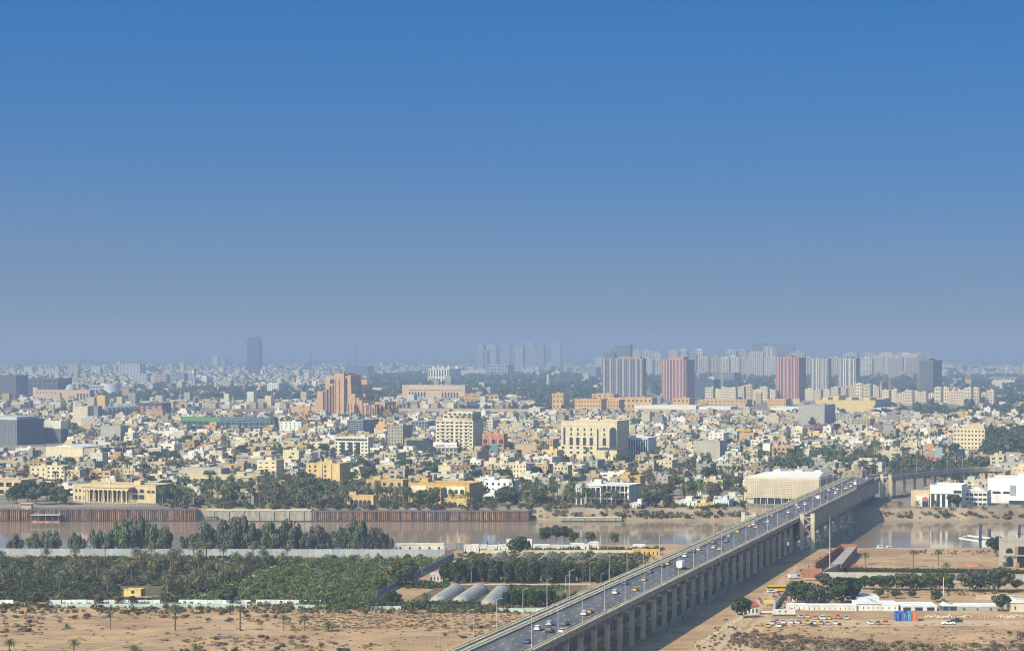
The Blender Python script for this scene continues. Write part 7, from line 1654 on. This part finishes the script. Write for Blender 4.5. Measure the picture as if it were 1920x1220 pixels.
for i, (x, y) in enumerate(((1740, 1157), (1752, 1156), (1765, 1158), (1780, 1157), (1800, 1158), (1812, 1156), (1880, 1157), (1895, 1158), (1910, 1156), (1925, 1157))):
    o = thing('rubble_heap', 'pale rubble heap in the row beyond the white pickup, %s counting rightwards' % ordw(i), 'rubble', P(x, y), 0, 'rubble heaps')
    rr = random.Random(i); m = MB()
    for _ in range(22):
        a = rr.uniform(0, 6.28); d = rr.random() ** .6 * 2.2; z = max(0, 1.0 - d * .4); s_ = rr.uniform(.15, .5)
        m.bar((math.cos(a) * d, math.sin(a) * d, z * rr.random()), (math.cos(a) * d + rr.uniform(-1, 1) * s_ * 2, math.sin(a) * d + s_, z * rr.random() + s_), s_, s_ * .7)
    tag(m.build('broken_slabs', M_CONC_PALE, o), kind='stuff')
o = thing('timber_frame', 'broken wooden crate frame standing among the rubble heaps', 'frame', P(1846, 1161), .2)
for x in (-2, 0, 2): MB().bar((x, 0, 0), (x + .3, .2, 3.4), .25).build('post', M_PAINT, o, (.4, .33, .25))
for z in (.4, 1.8, 3.2): MB().bar((-2.2, 0, z), (2.3, .1, z + .3), .2).build('rail', M_PAINT, o, (.42, .35, .27))
o = thing('fence_wall', 'low tan yard wall with coping behind the workshops', 'wall', P(1830, 1123), 0); MB().box(0, 28, -.2, .2, 0, 1.6).build('wall_body', M_PLASTER, o, (.5, .4, .3)); MB().box(0, 28, -.3, .3, 1.6, 1.8).build('coping', M_PLASTER, o, (.6, .54, .45))
o = thing('brick_stack', 'stacked pink bricks beside the roofless compound', 'bricks', P(1620, 1064), 0)
for x in range(4):
    for z in range(1 + x % 2): MB().box(-8 + x * 2.4, -5.9 + x * 2.4, -1, 1, z * .95, z * .95 + .9).build('brick_pallet', M_BRICK, o)
q = P(1826, 1060); o = thing('soil_mound', 'low reddish soil mound on the river sand', 'mound', q, 0); MB().dome(0, 0, -.1, 4.5, 1.5, 14, 4).build('mound', M_BRICK, o, None, True)
for i, x in enumerate((938, 912, 1098)):
    q = P(x, 1030 - 2 * (i == 1)); o = thing('water_tank', 'blue round water tank on legs among the riverside cabins, %s from the fence' % ORD[[1, 0, 2][i]], 'water tank', q, 0, 'blue water tanks'); MB().cyl(0, 0, 2.6, 4.4, .9, .9, 12).build('tank', M_PAINT, o, (.04, .25, .50)); 
    for sx in (-.6, .6):
        for sy in (-.6, .6): MB().box(sx - .08, sx + .08, sy - .08, sy + .08, 0, 2.6).build('leg', M_PAINT, o, (.3, .3, .3))
for i, (x, t, q_) in enumerate(((823, 1172, 1225), (888, 1150, 1200), (1061, 1078, 1128), (1093, 1070, 1100), (1127, 1075, 1112), (718, 1205, 1235))):
    q = P(x, q_); hh = (q_ - t) * q.y / F; o = copy_tree(ll, q, 0, None, hh / 11); tag(o, 'grey street lamp standing on the ground beside the bridge, %s counting rightwards' % ORD[[2, 1, 3, 4, 5, 0][i] if True else 0], 'street lamp', 'ground street lamps left of the bridge')
# white truck tanker by the diagonal fence and farm hut
r, f = shed('farm_hut', 'white farm hut with windows beside the diagonal fence', 'hut', 806, 830, 1075, 1089, (.62, .60, .54), 4, .6, mark='white farm hut')
q = P(752, 1082); o = thing('white_tank', 'white tank trailer standing at the orchard edge', 'tank', q, -.6); MB().cyl(0, 0, .6, 3.4, 1.7, 1.7, 12).cyl(0, 0, 3.4, 4.1, 1.7, .5, 12).build('tank', M_PAINT, o, (.72, .72, .70)); MB().box(-1.6, 1.6, -1.6, 1.6, 0, .6).build('base', M_CONC, o)
# ---------------------------------------------------------------- labels by the closest landmark
for pr in PROTOS:
    for ch in list(pr.children_recursive): bpy.data.objects.remove(ch)
    bpy.data.objects.remove(pr)
by = {}
for o, look, noun in PENDING:
    px, py = pix(o.location)
    mk = min(LAND, key=lambda l: (l[1] - px) ** 2 + 3 * (l[2] - py) ** 2)
    by.setdefault((mk[0], noun), []).append((math.hypot(mk[1] - px, mk[2] - py), o, look))
for (mk, noun), L_ in by.items():
    L_.sort(key=lambda e: e[0])
    for i, (d, o, look) in enumerate(L_):
        o['label'] = ('%s, %s closest %s to the %s' % (look, ordw(i), noun, mk)) if len(L_) > 1 else '%s, closest %s to the %s' % (look, noun, mk)
